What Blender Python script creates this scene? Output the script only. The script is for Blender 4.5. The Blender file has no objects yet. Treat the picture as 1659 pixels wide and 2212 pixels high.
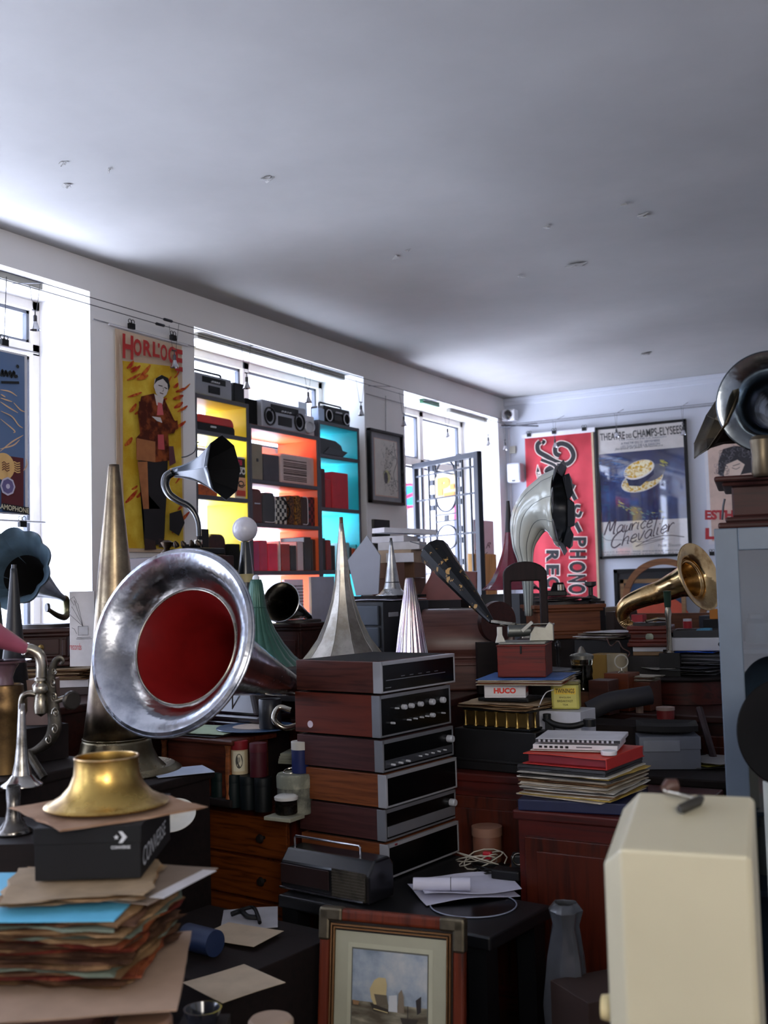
import bpy, bmesh, math, random
from math import sin, cos, pi, radians, atan2, sqrt, hypot
from mathutils import Vector, Matrix
random.seed(7)
C = bpy.context.scene.collection
sc = bpy.context.scene
# ---------------------------------------------------------------- camera
CAM = Vector((0, 0, 1.5))
FPX = 2324.1
YAW, PIT, ROL = -0.520186155, 0.0673567751, 0.0265634656
_f = Vector((sin(YAW) * cos(PIT), cos(YAW) * cos(PIT), sin(PIT)))
_r = Vector((cos(YAW), -sin(YAW), 0)); _d = _f.cross(_r)
AX = _r * cos(ROL) + _d * sin(ROL); AY = -_r * sin(ROL) + _d * cos(ROL)
cam = bpy.data.objects.new('camera', bpy.data.cameras.new('camera')); C.objects.link(cam)
cam.matrix_world = Matrix((( AX.x, -AY.x, -_f.x, 0), (AX.y, -AY.y, -_f.y, 0), (AX.z, -AY.z, -_f.z, CAM.z), (0, 0, 0, 1)))
cam.data.sensor_fit = 'HORIZONTAL'; cam.data.sensor_width = 36; cam.data.lens = 36 * FPX / 1659
cam.data.clip_start = .02
cam.data.dof.use_dof = True; cam.data.dof.focus_distance = 4.2; cam.data.dof.aperture_fstop = 5.0
sc.camera = cam
sc.view_settings.view_transform = 'Standard'; sc.view_settings.look = 'None'
sc.view_settings.gamma = 1; sc.view_settings.use_curve_mapping = False
sc.view_settings.exposure = 0.0
sc.cycles.max_bounces = 8; sc.cycles.diffuse_bounces = 5; sc.cycles.glossy_bounces = 4
sc.cycles.transparent_max_bounces = 12; sc.cycles.transmission_bounces = 6
sc.cycles.caustics_reflective = False; sc.cycles.caustics_refractive = False
sc.cycles.sample_clamp_indirect = 6
# ---------------------------------------------------------------- daylight
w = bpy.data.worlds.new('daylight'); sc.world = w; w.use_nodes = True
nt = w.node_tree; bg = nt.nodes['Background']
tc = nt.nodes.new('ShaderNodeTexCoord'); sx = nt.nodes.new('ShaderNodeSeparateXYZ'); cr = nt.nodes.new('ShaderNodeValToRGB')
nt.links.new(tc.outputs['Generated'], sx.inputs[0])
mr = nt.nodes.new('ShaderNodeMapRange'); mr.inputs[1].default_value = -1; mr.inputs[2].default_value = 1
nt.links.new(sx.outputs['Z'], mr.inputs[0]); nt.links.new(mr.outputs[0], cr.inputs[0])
cr.color_ramp.elements[0].position = 0.0; cr.color_ramp.elements[0].color = (5.4, 5.4, 5.4, 1)  # extra glow added below the horizon, stands in for a sunlit street
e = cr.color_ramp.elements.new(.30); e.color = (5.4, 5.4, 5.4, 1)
cr.color_ramp.elements[1].position = 1.0; cr.color_ramp.elements[1].color = (.76, .85, 1.0, 1)
e = cr.color_ramp.elements.new(.40); e.color = (.85, .86, .88, 1)
e = cr.color_ramp.elements.new(.62); e.color = (.93, .955, 1.0, 1)
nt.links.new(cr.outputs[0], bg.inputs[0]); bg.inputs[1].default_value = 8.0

def portal(x, y0, y1, z0, z1):
    l = bpy.data.lights.new('window_daylight_portal', 'AREA'); l.shape = 'RECTANGLE'
    l.size = z1 - z0; l.size_y = y1 - y0
    l.cycles.is_portal = True
    o = bpy.data.objects.new('window_daylight_portal', l); C.objects.link(o)
    o.location = (x, (y0 + y1) / 2, (z0 + z1) / 2); o.rotation_euler = (0, -pi / 2, 0)
OPEN = [(-3.35, -1.45, .6, 3.07), (-.70, 1.27, .6, 3.07), (2.12, 4.067, .72, 3.075), (4.905, 6.855, .72, 3.055), (7.48, 9.322, 0, 3.04)]
for (a, b, c_, d_) in OPEN: portal(-4.49, a, b, c_, d_)

def fill_panel(x, y, z, target, size, watts, col):
    l = bpy.data.lights.new('added_fill_light', 'AREA'); l.shape = 'RECTANGLE'; l.size = size[0]; l.size_y = size[1]; l.energy = watts; l.color = col
    o = bpy.data.objects.new('added_fill_light', l); C.objects.link(o); o.location = (x, y, z)
    o.rotation_euler = (Vector(target) - Vector((x, y, z))).to_track_quat('-Z', 'Y').to_euler()
fill_panel(1.75, -1.4, 2.55, (-4.0, 4.5, 1.9), (1.6, 1.2), 112, (1.0, .93, .84))     # unseen warm fill lights, added behind the camera to brighten the room
fill_panel(.2, -3.3, 2.5, (-1.0, 5.0, 1.5), (2.2, 1.2), 32, (1.0, .95, .88))
# ---------------------------------------------------------------- pixel -> place
def ray(x, y): return AX * ((x - 829.5) / FPX) + AY * ((y - 1106) / FPX) + _f
def D(x, y, d): return CAM + ray(x, y) * d
def PX(x, y, X): r = ray(x, y); return CAM + r * (X / r.x)
def PY(x, y, Y): r = ray(x, y); return CAM + r * (Y / r.y)
def PZ(x, y, z): r = ray(x, y); return CAM + r * ((z - CAM.z) / r.z)
def depth(p): return (Vector(p) - CAM).dot(_f)
CA = radians(29.8)                       # rotation that faces something squarely to the camera
LX = -4.073; BY = 9.492; CEIL = 3.25

# ---------------------------------------------------------------- materials
def hx(s):
    s = s.lstrip('#'); s = s if len(s) == 6 else ''.join(c * 2 for c in s); v = [int(s[i:i + 2], 16) / 255 for i in (0, 2, 4)]
    return tuple((c / 12.92 if c <= .04045 else ((c + .055) / 1.055) ** 2.4) for c in v) + (1,)
_mats = {}
def M_(key, fn):
    if key not in _mats:
        m = bpy.data.materials.new(key); m.use_nodes = True
        fn(m, m.node_tree, m.node_tree.nodes['Principled BSDF']); _mats[key] = m
    return _mats[key]
def _noise(nt, scale, detail=4, obj=True, sc3=None, rough=.5, dist=0):
    t = nt.nodes.new('ShaderNodeTexCoord'); n = nt.nodes.new('ShaderNodeTexNoise')
    n.inputs['Scale'].default_value = scale; n.inputs['Detail'].default_value = detail
    n.inputs['Roughness'].default_value = rough; n.inputs['Distortion'].default_value = dist
    if sc3:
        mp = nt.nodes.new('ShaderNodeMapping'); mp.inputs['Scale'].default_value = sc3
        nt.links.new(t.outputs['Object'], mp.inputs[0]); nt.links.new(mp.outputs[0], n.inputs[0])
    else: nt.links.new(t.outputs['Object'], n.inputs[0])
    return n
def _ramp(nt, src, stops):
    r = nt.nodes.new('ShaderNodeValToRGB'); nt.links.new(src, r.inputs[0])
    el = r.color_ramp.elements
    el[0].position, el[0].color = stops[0]; el[1].position, el[1].color = stops[-1]
    for p, c in stops[1:-1]: e = el.new(p); e.color = c
    return r
def _bump(nt, b, src, s, dist=.01):
    u = nt.nodes.new('ShaderNodeBump'); u.inputs['Strength'].default_value = s; u.inputs['Distance'].default_value = dist
    nt.links.new(src, u.inputs['Height']); nt.links.new(u.outputs[0], b.inputs['Normal'])
def _mul(c, k): return tuple(min(1, x * k) for x in c[:3]) + (1,)
def plain(col, rough=.5, metal=0.0, var=.10, scale=14, spec=.5, coat=0, bump=0):
    key = f'paint_{col}_{rough}_{metal}_{var}_{scale}_{coat}_{bump}_{spec}'
    def fn(m, nt, b):
        c = hx(col); n = _noise(nt, scale)
        r = _ramp(nt, n.outputs[0], [(.3, _mul(c, 1 - var)), (.7, _mul(c, 1 + var))])
        nt.links.new(r.outputs[0], b.inputs['Base Color'])
        b.inputs['Roughness'].default_value = rough; b.inputs['Metallic'].default_value = metal
        b.inputs['Specular IOR Level'].default_value = spec; b.inputs['Coat Weight'].default_value = coat
        b.inputs['Coat Roughness'].default_value = .15
        if bump: _bump(nt, b, n.outputs[0], bump, .003)
    return M_(key, fn)
def wood(col, dark=None, rough=.35, coat=.3, axis='x', scale=6):
    key = f'wood_{col}_{rough}_{axis}_{scale}'
    def fn(m, nt, b):
        c = hx(col); d = hx(dark) if dark else _mul(c, .55)
        s = {'x': (.6, 9, 9), 'y': (9, .6, 9), 'z': (9, 9, .6)}[axis]
        n = _noise(nt, scale, 6, sc3=s, dist=.6)
        r = _ramp(nt, n.outputs[0], [(.3, d), (.5, c), (.72, _mul(c, 1.25))])
        nt.links.new(r.outputs[0], b.inputs['Base Color'])
        b.inputs['Roughness'].default_value = rough + .08; b.inputs['Coat Weight'].default_value = coat * .35; b.inputs['Coat Roughness'].default_value = .2; b.inputs['Specular IOR Level'].default_value = .3
        _bump(nt, b, n.outputs[0], .08, .002)
    return M_(key, fn)
def metal(col, rough=.15, var=.5, scale=7, tarnish=None, amt=.6, bump=.0):
    key = f'metal_{col}_{rough}_{scale}_{tarnish}_{amt}_{bump}'
    def fn(m, nt, b):
        c = hx(col); n = _noise(nt, scale, 6, rough=.65)
        t = hx(tarnish) if tarnish else _mul(c, 1 - var * .5)
        r = _ramp(nt, n.outputs[0], [(.38, t), (amt, c)])
        nt.links.new(r.outputs[0], b.inputs['Base Color'])
        q = nt.nodes.new('ShaderNodeMapRange'); q.inputs[1].default_value = .35; q.inputs[2].default_value = .7
        q.inputs[3].default_value = rough + .18; q.inputs[4].default_value = rough
        nt.links.new(n.outputs[0], q.inputs[0]); nt.links.new(q.outputs[0], b.inputs['Roughness'])
        b.inputs['Metallic'].default_value = 1.0
        if bump:
            n2 = _noise(nt, scale * 1.6, 3); _bump(nt, b, n2.outputs[0], bump, .01)
    return M_(key, fn)
def blotch(col, col2, lo=.55, hi=.6, scale=9, rough=.4, metal_=0, bump=.2, detail=5, sc3=None):
    key = f'worn_{col}_{col2}_{lo}_{scale}_{rough}_{metal_}_{sc3}'
    def fn(m, nt, b):
        n = _noise(nt, scale, detail, rough=.6, sc3=sc3)
        r = _ramp(nt, n.outputs[0], [(lo, hx(col)), (hi, hx(col2))])
        nt.links.new(r.outputs[0], b.inputs['Base Color'])
        b.inputs['Roughness'].default_value = rough; b.inputs['Metallic'].default_value = metal_; b.inputs['Specular IOR Level'].default_value = .2
        if bump: _bump(nt, b, n.outputs[0], bump, .003)
    return M_(key, fn)
def glassm(tint='#ffffff', a=.12, rough=.03):
    key = f'glass_{tint}_{a}_{rough}'
    def fn(m, nt, b):
        t = nt.nodes.new('ShaderNodeBsdfTransparent'); t.inputs[0].default_value = hx(tint)
        g = nt.nodes.new('ShaderNodeBsdfGlossy'); g.inputs['Roughness'].default_value = rough
        mx = nt.nodes.new('ShaderNodeMixShader'); mx.inputs[0].default_value = a
        nt.links.new(t.outputs[0], mx.inputs[1]); nt.links.new(g.outputs[0], mx.inputs[2])
        nt.links.new(mx.outputs[0], nt.nodes['Material Output'].inputs[0])
    return M_(key, fn)
def clearglass(tint='#f4f4f4', rough=.02):
    def fn(m, nt, b):
        b.inputs['Base Color'].default_value = hx(tint); b.inputs['Transmission Weight'].default_value = 1
        b.inputs['Roughness'].default_value = rough; b.inputs['IOR'].default_value = 1.45
    return M_(f'clearglass_{tint}', fn)
def translucent(col, k=.6):
    def fn(m, nt, b):
        t = nt.nodes.new('ShaderNodeBsdfTranslucent'); t.inputs[0].default_value = hx(col)
        b.inputs['Base Color'].default_value = hx(col); b.inputs['Roughness'].default_value = .5
        mx = nt.nodes.new('ShaderNodeMixShader'); mx.inputs[0].default_value = k
        nt.links.new(b.outputs[0], mx.inputs[1]); nt.links.new(t.outputs[0], mx.inputs[2])
        nt.links.new(mx.outputs[0], nt.nodes['Material Output'].inputs[0])
    return M_(f'translucent_{col}_{k}', fn)
def paper(col, rough=.75): return plain(col, rough, var=.06, scale=9)

# ---------------------------------------------------------------- mesh builder
class MB:
    def __init__(s): s.v = []; s.f = []; s.m = []; s.s = []
    def add(s, vs, fs, mat=0, smooth=False, T=None):
        k = len(s.v); s.v += [tuple(T @ Vector(p)) if T else tuple(p) for p in vs]
        for q in fs: s.f.append([i + k for i in q]); s.m.append(mat); s.s.append(smooth)
        return s
    def box(s, cx, cy, cz, sx, sy, sz, mat=0, rz=0, T=None):
        """centre x, centre y, BOTTOM z, sizes"""
        vs = []
        for dz in (0, 1):
            for dx, dy in ((-.5, -.5), (.5, -.5), (.5, .5), (-.5, .5)):
                x, y = dx * sx, dy * sy
                vs.append((cx + x * cos(rz) - y * sin(rz), cy + x * sin(rz) + y * cos(rz), cz + dz * sz))
        return s.add(vs, [(3, 2, 1, 0), (4, 5, 6, 7), (0, 1, 5, 4), (1, 2, 6, 5), (2, 3, 7, 6), (3, 0, 4, 7)], mat, False, T)
    def taper(s, cx, cy, cz, sx, sy, tx, ty, h, mat=0, T=None):
        vs = [(cx + a * sx / 2, cy + b * sy / 2, cz) for a, b in ((-1, -1), (1, -1), (1, 1), (-1, 1))] + \
             [(cx + a * tx / 2, cy + b * ty / 2, cz + h) for a, b in ((-1, -1), (1, -1), (1, 1), (-1, 1))]
        return s.add(vs, [(3, 2, 1, 0), (4, 5, 6, 7), (0, 1, 5, 4), (1, 2, 6, 5), (2, 3, 7, 6), (3, 0, 4, 7)], mat, False, T)
    def lathe(s, prof, n=40, mat=0, T=None, cap0=False, cap1=False, fl=None, smooth=True, a0=0, a1=2 * pi):
        full = abs(a1 - a0 - 2 * pi) < 1e-6; cols = n if full else n + 1
        vs = []
        for (r, z) in prof:
            for i in range(cols):
                a = a0 + (a1 - a0) * i / n; k = fl(a, r, z) if fl else 1
                vs.append((r * k * cos(a), r * k * sin(a), z))
        fs = []
        for j in range(len(prof) - 1):
            for i in range(n):
                i2 = (i + 1) % cols
                fs.append((j * cols + i, j * cols + i2, (j + 1) * cols + i2, (j + 1) * cols + i))
        if cap0: fs.append(tuple(range(cols - 1, -1, -1)))
        if cap1: fs.append(tuple(range((len(prof) - 1) * cols, len(prof) * cols)))
        return s.add(vs, fs, mat, smooth, T)
    def cyl(s, cx, cy, z0, r, h, mat=0, n=28, T=None, r2=None):
        Tm = Matrix.Translation((cx, cy, z0)); Tm = (T @ Tm) if T else Tm
        return s.lathe([(r, 0), (r if r2 is None else r2, h)], n, mat, Tm, True, True)
    def ring(s, R, r, mat=0, n=40, k=8, T=None):
        vs = []; fs = []
        for i in range(n):
            a = 2 * pi * i / n
            for j in range(k):
                b = 2 * pi * j / k; q = R + r * cos(b); vs.append((q * cos(a), q * sin(a), r * sin(b)))
        for i in range(n):
            for j in range(k): fs.append((i * k + j, ((i + 1) % n) * k + j, ((i + 1) % n) * k + (j + 1) % k, i * k + (j + 1) % k))
        return s.add(vs, fs, mat, True, T)
    def sphere(s, cx, cy, cz, r, mat=0, n=20, sz=1, T=None):
        prof = [(max(1e-4, r * sin(pi * i / 12)), -r * sz * cos(pi * i / 12)) for i in range(13)]
        Tm = Matrix.Translation((cx, cy, cz)); Tm = (T @ Tm) if T else Tm
        return s.lathe(prof, n, mat, Tm, True, True)
    def tube(s, path, rad, n=10, mat=0, T=None, caps=True, sq=None, fl=None):
        """sweep along path; rad a number or one per point"""
        P = [Vector(p) for p in path]; m = len(P)
        if not hasattr(rad, '__len__'): rad = [rad] * m
        tg = [(P[min(i + 1, m - 1)] - P[max(i - 1, 0)]).normalized() for i in range(m)]
        up = Vector((0, 0, 1)) if abs(tg[0].z) < .9 else Vector((1, 0, 0))
        N = (up - tg[0] * up.dot(tg[0])).normalized(); vs = []
        for i in range(m):
            N = (N - tg[i] * N.dot(tg[i])).normalized(); B = tg[i].cross(N)
            for j in range(n):
                a = 2 * pi * j / n; k = rad[i] * (fl(a, i / (m - 1)) if fl else 1)
                vs.append(P[i] + N * (cos(a) * k) + B * (sin(a) * k * (sq or 1)))
        fs = [(i * n + j, i * n + (j + 1) % n, (i + 1) * n + (j + 1) % n, (i + 1) * n + j) for i in range(m - 1) for j in range(n)]
        if caps: fs += [tuple(range(n - 1, -1, -1)), tuple(range((m - 1) * n, m * n))]
        return s.add(vs, fs, mat, True, T)
    def prism(s, pts, z0, z1, mat=0, T=None, smooth=False):
        n = len(pts); vs = [(x, y, z0) for x, y in pts] + [(x, y, z1) for x, y in pts]
        fs = [tuple(range(n - 1, -1, -1)), tuple(range(n, 2 * n))] + [(i, (i + 1) % n, n + (i + 1) % n, n + i) for i in range(n)]
        return s.add(vs, fs, mat, smooth, T)
    def sheet(s, sx, sy, th, z, mat=0, wob=.004, n=7, T=None, rz=0, dx=0, dy=0, ed=.0, seed=None):
        """a thin sheet with wavy surface and slightly ragged edge"""
        rr = random.Random(seed if seed is not None else random.random()); ph = [rr.uniform(0, 6) for _ in range(4)]
        vs = []
        for k in (0, 1):
            for i in range(n + 1):
                for j in range(n + 1):
                    x = (i / n - .5) * sx; y = (j / n - .5) * sy
                    if i in (0, n): x += rr.uniform(-ed, ed)
                    if j in (0, n): y += rr.uniform(-ed, ed)
                    zz = z + k * th + wob * (.5 + .5 * sin(x * 19 + ph[0]) * cos(y * 17 + ph[1])) * (1 if i in (0, n) or j in (0, n) else .5)
                    vs.append((dx + x * cos(rz) - y * sin(rz), dy + x * sin(rz) + y * cos(rz), zz))
        o = (n + 1) ** 2; fs = []
        for i in range(n):
            for j in range(n):
                a = i * (n + 1) + j; fs.append((a, a + 1, a + n + 2, a + n + 1)); fs.append((o + a, o + a + n + 1, o + a + n + 2, o + a + 1))
        for i in range(n):
            a = i * (n + 1); b = a + n + 1; fs.append((a, b, o + b, o + a)); fs.append((a + n, o + a + n, o + b + n, b + n))
            fs.append((i, o + i, o + i + 1, i + 1)); e = n * (n + 1) + i; fs.append((e, e + 1, o + e + 1, o + e))
        return s.add(vs, fs, mat, False, T)
    def build(s, name, mats, parent=None, loc=(0, 0, 0), rz=0, bevel=0, solid=0, rot=None, seg=2, sub=0, ang=35):
        me = bpy.data.meshes.new(name); me.from_pydata(s.v, [], s.f)
        if not isinstance(mats, (list, tuple)): mats = [mats]
        for m in mats: me.materials.append(m)
        me.polygons.foreach_set('material_index', s.m); me.polygons.foreach_set('use_smooth', s.s)
        me.update()
        if any(s.s): me.set_sharp_from_angle(angle=radians(ang))
        o = bpy.data.objects.new(name, me); C.objects.link(o)
        o.location = loc; o.rotation_euler = rot or (0, 0, rz)
        if parent: o.parent = parent
        if solid:
            q = o.modifiers.new('thickness', 'SOLIDIFY'); q.thickness = solid; q.offset = 0
        if sub:
            q = o.modifiers.new('smooth', 'SUBSURF'); q.levels = sub; q.render_levels = sub
        if bevel:
            q = o.modifiers.new('bevel', 'BEVEL'); q.width = bevel; q.segments = seg; q.limit_method = 'ANGLE'; q.angle_limit = radians(40)
        return o
def tag(o, label, cat, group=None, kind=None):
    if label: o['label'] = label
    if cat: o['category'] = cat
    if group: o['group'] = group
    if kind: o['kind'] = kind
    return o
def thing(name, label, cat, loc=(0, 0, 0), rz=0, group=None, rot=None):
    o = bpy.data.objects.new(name, None); C.objects.link(o); o.location = loc
    o.rotation_euler = rot or (0, 0, rz); o.empty_display_size = .1
    return tag(o, label, cat, group)
def struct(o): o['kind'] = 'structure'; return o
def copy_tree(o, parent=None):
    c = o.copy(); C.objects.link(c); c.parent = parent
    for ch in list(o.children): copy_tree(ch, c)
    return c
def align(direction, loc=(0, 0, 0), roll=0):
    """matrix whose +Z follows direction"""
    d = Vector(direction).normalized(); q = Vector((0, 0, 1)).rotation_difference(d)
    return Matrix.Translation(loc) @ q.to_matrix().to_4x4() @ Matrix.Rotation(roll, 4, 'Z')
def curve(pts, n=8):
    """Catmull-Rom through points"""
    P = [Vector(p) for p in pts]; P = [P[0] * 2 - P[1]] + P + [P[-1] * 2 - P[-2]]; out = []
    for i in range(1, len(P) - 2):
        for k in range(n):
            t = k / n; a, b, c, d = P[i - 1:i + 3]
            out.append(.5 * ((2 * b) + (c - a) * t + (2 * a - 5 * b + 4 * c - d) * t * t + (-a + 3 * b - 3 * c + d) * t ** 3))
    out.append(P[-2]); return out
def lerpr(vals, n):
    out = []
    for i in range(len(vals) - 1):
        for k in range(n): out.append(vals[i] + (vals[i + 1] - vals[i]) * k / n)
    return out + [vals[-1]]
_txt = {}
def text_mesh(s, bold=0, shear=0):
    """(verts, faces, width, cap height) of a word, size 1, flat in xy"""
    k = (s, bold, shear)
    if k not in _txt:
        cu = bpy.data.curves.new('word', 'FONT'); cu.body = s; cu.offset = bold; cu.shear = shear; cu.resolution_u = 3
        o = bpy.data.objects.new('word', cu); C.objects.link(o)
        bpy.context.view_layer.update()
        me = bpy.data.meshes.new_from_object(o.evaluated_get(bpy.context.evaluated_depsgraph_get()))
        vs = [tuple(v.co) for v in me.vertices]; fs = [tuple(p.vertices) for p in me.polygons]
        bpy.data.objects.remove(o); bpy.data.curves.remove(cu); bpy.data.meshes.remove(me)
        x0 = min(v[0] for v in vs); x1 = max(v[0] for v in vs); y0 = min(v[1] for v in vs); y1 = max(v[1] for v in vs)
        _txt[k] = ([((v[0] - x0) / (x1 - x0), (v[1] - y0) / (y1 - y0)) for v in vs], fs)
    return _txt[k]
class Art:
    """flat artwork laid on a plane: origin o (top left), u to the right, v down, n towards the viewer (unit vectors, metres)"""
    def __init__(s, o, u, v, n, step=.0006):
        s.o, s.u, s.v, s.n = Vector(o), Vector(u), Vector(v), Vector(n); s.mb = MB(); s.mats = []; s.k = 0; s.step = step
    def mi(s, m):
        if isinstance(m, str): m = plain(m, .6, var=.05, scale=20)
        if m not in s.mats: s.mats.append(m)
        return s.mats.index(m)
    def pt(s, p, k): return s.o + s.u * p[0] + s.v * p[1] + s.n * (k * s.step)
    def px(s, x, y):
        """target pixel -> (u, v) on this plane"""
        r = ray(x, y); t = (s.o - CAM).dot(s.n) / r.dot(s.n); q = CAM + r * t - s.o
        return (q.dot(s.u), q.dot(s.v))
    def poly(s, pts, m, px=False, k=None):
        s.k += 1; k = s.k if k is None else k
        if px: pts = [s.px(*p) for p in pts]
        s.mb.add([s.pt(p, k) for p in pts], [tuple(range(len(pts)))], s.mi(m)); return s
    def rect(s, a, b, c, d, m): return s.poly([(a, b), (c, b), (c, d), (a, d)], m)
    def ell(s, cx, cy, rx, ry, m, n=28, rot=0): 
        return s.poly([(cx + rx * cos(t) * cos(rot) - ry * sin(t) * sin(rot), cy + rx * cos(t) * sin(rot) + ry * sin(t) * cos(rot)) for t in [2 * pi * i / n for i in range(n)]], m)
    def stroke(s, pts, wd, m, px=False, smooth=0, taper=False):
        s.k += 1
        if px: pts = [s.px(*p) for p in pts]
        if smooth: pts = [(q.x, q.y) for q in curve([(p[0], p[1], 0) for p in pts], smooth)]
        n = len(pts); L = []; R = []
        for i in range(n):
            a = pts[max(0, i - 1)]; b = pts[min(n - 1, i + 1)]; dx, dy = b[0] - a[0], b[1] - a[1]; l = hypot(dx, dy) or 1
            h = wd / 2 * ((.25 + .75 * sin(pi * (i + .5) / n)) if taper else 1)
            L.append((pts[i][0] - dy / l * h, pts[i][1] + dx / l * h)); R.append((pts[i][0] + dy / l * h, pts[i][1] - dx / l * h))
        s.mb.add([s.pt(p, s.k) for p in L + R], [(i, i + 1, n + i + 1, n + i) for i in range(n - 1)], s.mi(m)); return s
    def text(s, t, quad, m, bold=0.01, shear=0, px=False):
        """word mapped into the quad (top left, top right, bottom right, bottom left)"""
        s.k += 1; vs, fs = text_mesh(t, bold, shear)
        q = [Vector(s.px(*p)) if px else Vector(p) for p in quad]
        def mp(x, y): return q[3].lerp(q[2], x).lerp(q[0].lerp(q[1], x), y)
        s.mb.add([s.pt(mp(*p), s.k) for p in vs], fs, s.mi(m)); return s
    def build(s, name, parent=None):
        o = s.mb.build(name, s.mats)
        if parent:
            o.parent = parent; bpy.context.view_layer.update(); o.matrix_parent_inverse = parent.matrix_world.inverted()
        return o
# ================================================================ the room
plaster = M_('plaster_wall', lambda m, nt, b: (
    nt.links.new(_ramp(nt, _noise(nt, 1.3, 5).outputs[0], [(.3, hx('#e6e4e4')), (.7, hx('#f0eeee'))]).outputs[0], b.inputs['Base Color']),
    b.inputs['Roughness'].__setattr__('default_value', .85), _bump(nt, b, _noise(nt, 30, 4).outputs[0], .12, .004)))
plaster_blue = M_('plaster_back_wall', lambda m, nt, b: (
    nt.links.new(_ramp(nt, _noise(nt, 1.1, 5).outputs[0], [(.3, hx('#cacfdb')), (.7, hx('#d5d9e4'))]).outputs[0], b.inputs['Base Color']),
    b.inputs['Roughness'].__setattr__('default_value', .85), _bump(nt, b, _noise(nt, 30, 4).outputs[0], .12, .004)))
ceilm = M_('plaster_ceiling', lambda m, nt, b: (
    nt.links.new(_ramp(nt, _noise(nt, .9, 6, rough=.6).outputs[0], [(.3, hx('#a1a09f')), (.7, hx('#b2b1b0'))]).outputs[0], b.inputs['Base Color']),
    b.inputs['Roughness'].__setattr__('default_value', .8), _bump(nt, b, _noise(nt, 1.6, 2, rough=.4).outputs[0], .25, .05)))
RX = 2.0; FY = -3.9
struct(MB().box((LX + RX) / 2 - .3, (BY + FY) / 2, -.1, RX - LX + .8, BY - FY + .6, .1).build('floor', wood('#4a2b1c', '#2a170f', .45, .1, 'y', 3)))
def ceiling_mesh():
    mb = MB(); mb.box((LX + RX) / 2 - .3, (BY + FY) / 2, CEIL, RX - LX + .8, BY - FY + .6, .15)
    return mb
struct(ceiling_mesh().build('ceiling', ceilm))
mb = MB(); WT = .42; wx = LX - WT / 2
ys = [FY] + [v for o in OPEN for v in o[:2]] + [BY + .2]
for i in range(0, len(ys), 2): mb.box(wx, (ys[i] + ys[i + 1]) / 2, 0, WT, ys[i + 1] - ys[i], CEIL)
for a, b, z0, z1 in OPEN:
    mb.box(wx, (a + b) / 2, z1, WT, b - a, CEIL - z1)
    if z0 > 0: mb.box(wx, (a + b) / 2, 0, WT, b - a, z0)
struct(mb.build('wall_left', plaster))
struct(MB().box((LX + RX) / 2, BY + .1, 0, RX - LX, .2, CEIL).build('wall_back', plaster_blue))
struct(MB().box(RX + .1, (BY + FY) / 2, 0, .2, BY - FY + .4, CEIL).build('wall_right', plaster))
struct(MB().box((LX + RX) / 2 - .2, FY - .1, 0, RX - LX + .4, .2, CEIL).build('wall_front', plaster))
# narrow moulding along the top of the back wall
struct(MB().box((LX + RX) / 2, BY - .01, CEIL - .035, RX - LX, .02, .035).box((LX + RX) / 2, BY - .006, CEIL - .075, RX - LX, .012, .04).build('trim_1', plaster_blue, bevel=.004))
# flaked paint on the ceiling
for i, (x, y, s) in enumerate([(1246, 570, .07), (1395, 762, .05), (1130, 593, .03), (1388, 462, .035), (1352, 438, .03), (575, 383, .028), (143, 398, .025), (238, 364, .018), (857, 552, .025), (880, 537, .02), (1178, 486, .025), (138, 350, .018)]):
    c = PZ(x, y, CEIL); mb = MB(); rr = random.Random(i)
    for k in range(3):
        a = rr.uniform(0, 6); L = s * rr.uniform(.5, 1); ox, oy = rr.uniform(-s, s) * .5, rr.uniform(-s, s) * .5
        pts = [(ox + L * cos(a + t) * q, oy + L * sin(a + t) * q * .45) for t, q in ((0, 1), (1.3, .7), (2.6, 1.1), (4, .6), (5.2, .9))]
        mb.add([(p[0], p[1], -rr.uniform(.0, .018)) for p in pts], [(0, 1, 2, 3, 4)])
    struct(mb.build('ceiling_flake', ceilm, loc=(c.x, c.y, CEIL - .001), solid=.0015))

frame_w = plain('#e9e4dc', .5, var=.04)
frame_g = plain('#5d626e', .45, var=.05)
pane = glassm('#eef3ff', .05)
WPX = LX - .40
def window(n, y0, y1, z0, z1, muls, trans, mat=frame_w):
    r = bpy.data.objects.new(f'window_{n}', None); C.objects.link(r); r.location = (WPX, (y0 + y1) / 2, z0); struct(r)
    mb = MB(); h = z1 - z0; hw = (y1 - y0) / 2; t = .055; dp = .06
    for y in (-hw + t / 2, hw - t / 2): mb.box(0, y, 0, dp, t, h)
    for z in (0, h - t): mb.box(0, 0, z, dp, 2 * hw, t)
    for y in muls: mb.box(0, y - (y0 + y1) / 2, 0, dp, .075, h)
    for z in trans: mb.box(0, 0, z - z0 - .035, dp, 2 * hw, .07)
    mb.build('window_frame', mat, r, bevel=.006)
    mb = MB()                                               # dark metal casement line inside each light
    ey = [-hw + t] + [v for m in muls for v in (m - (y0 + y1) / 2 - .0375, m - (y0 + y1) / 2 + .0375)] + [hw - t]
    ez = [t] + [v for m in trans for v in (m - z0 - .035, m - z0 + .035)] + [h - t]
    for i in range(0, len(ey), 2):
        for j in range(0, len(ez), 2):
            a, b, c, d = ey[i], ey[i + 1], ez[j], ez[j + 1]
            for q in ((a + .009, (c + d) / 2, .018, d - c), (b - .009, (c + d) / 2, .018, d - c)): mb.box(-.01, q[0], c, .03, q[2], d - c)
            for q in (c, d - .018): mb.box(-.01, (a + b) / 2, q, .03, b - a, .018)
    mb.build('casement', frame_g, r)
    MB().box(-.012, 0, t, .006, 2 * hw - 2 * t, h - 2 * t).build('window_pane', pane, r)
    return r
window(0, -3.35, -1.45, .6, 3.07, [-2.4], [2.5])
window(1, -.70, 1.27, .6, 3.07, [.3], [2.5])
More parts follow.
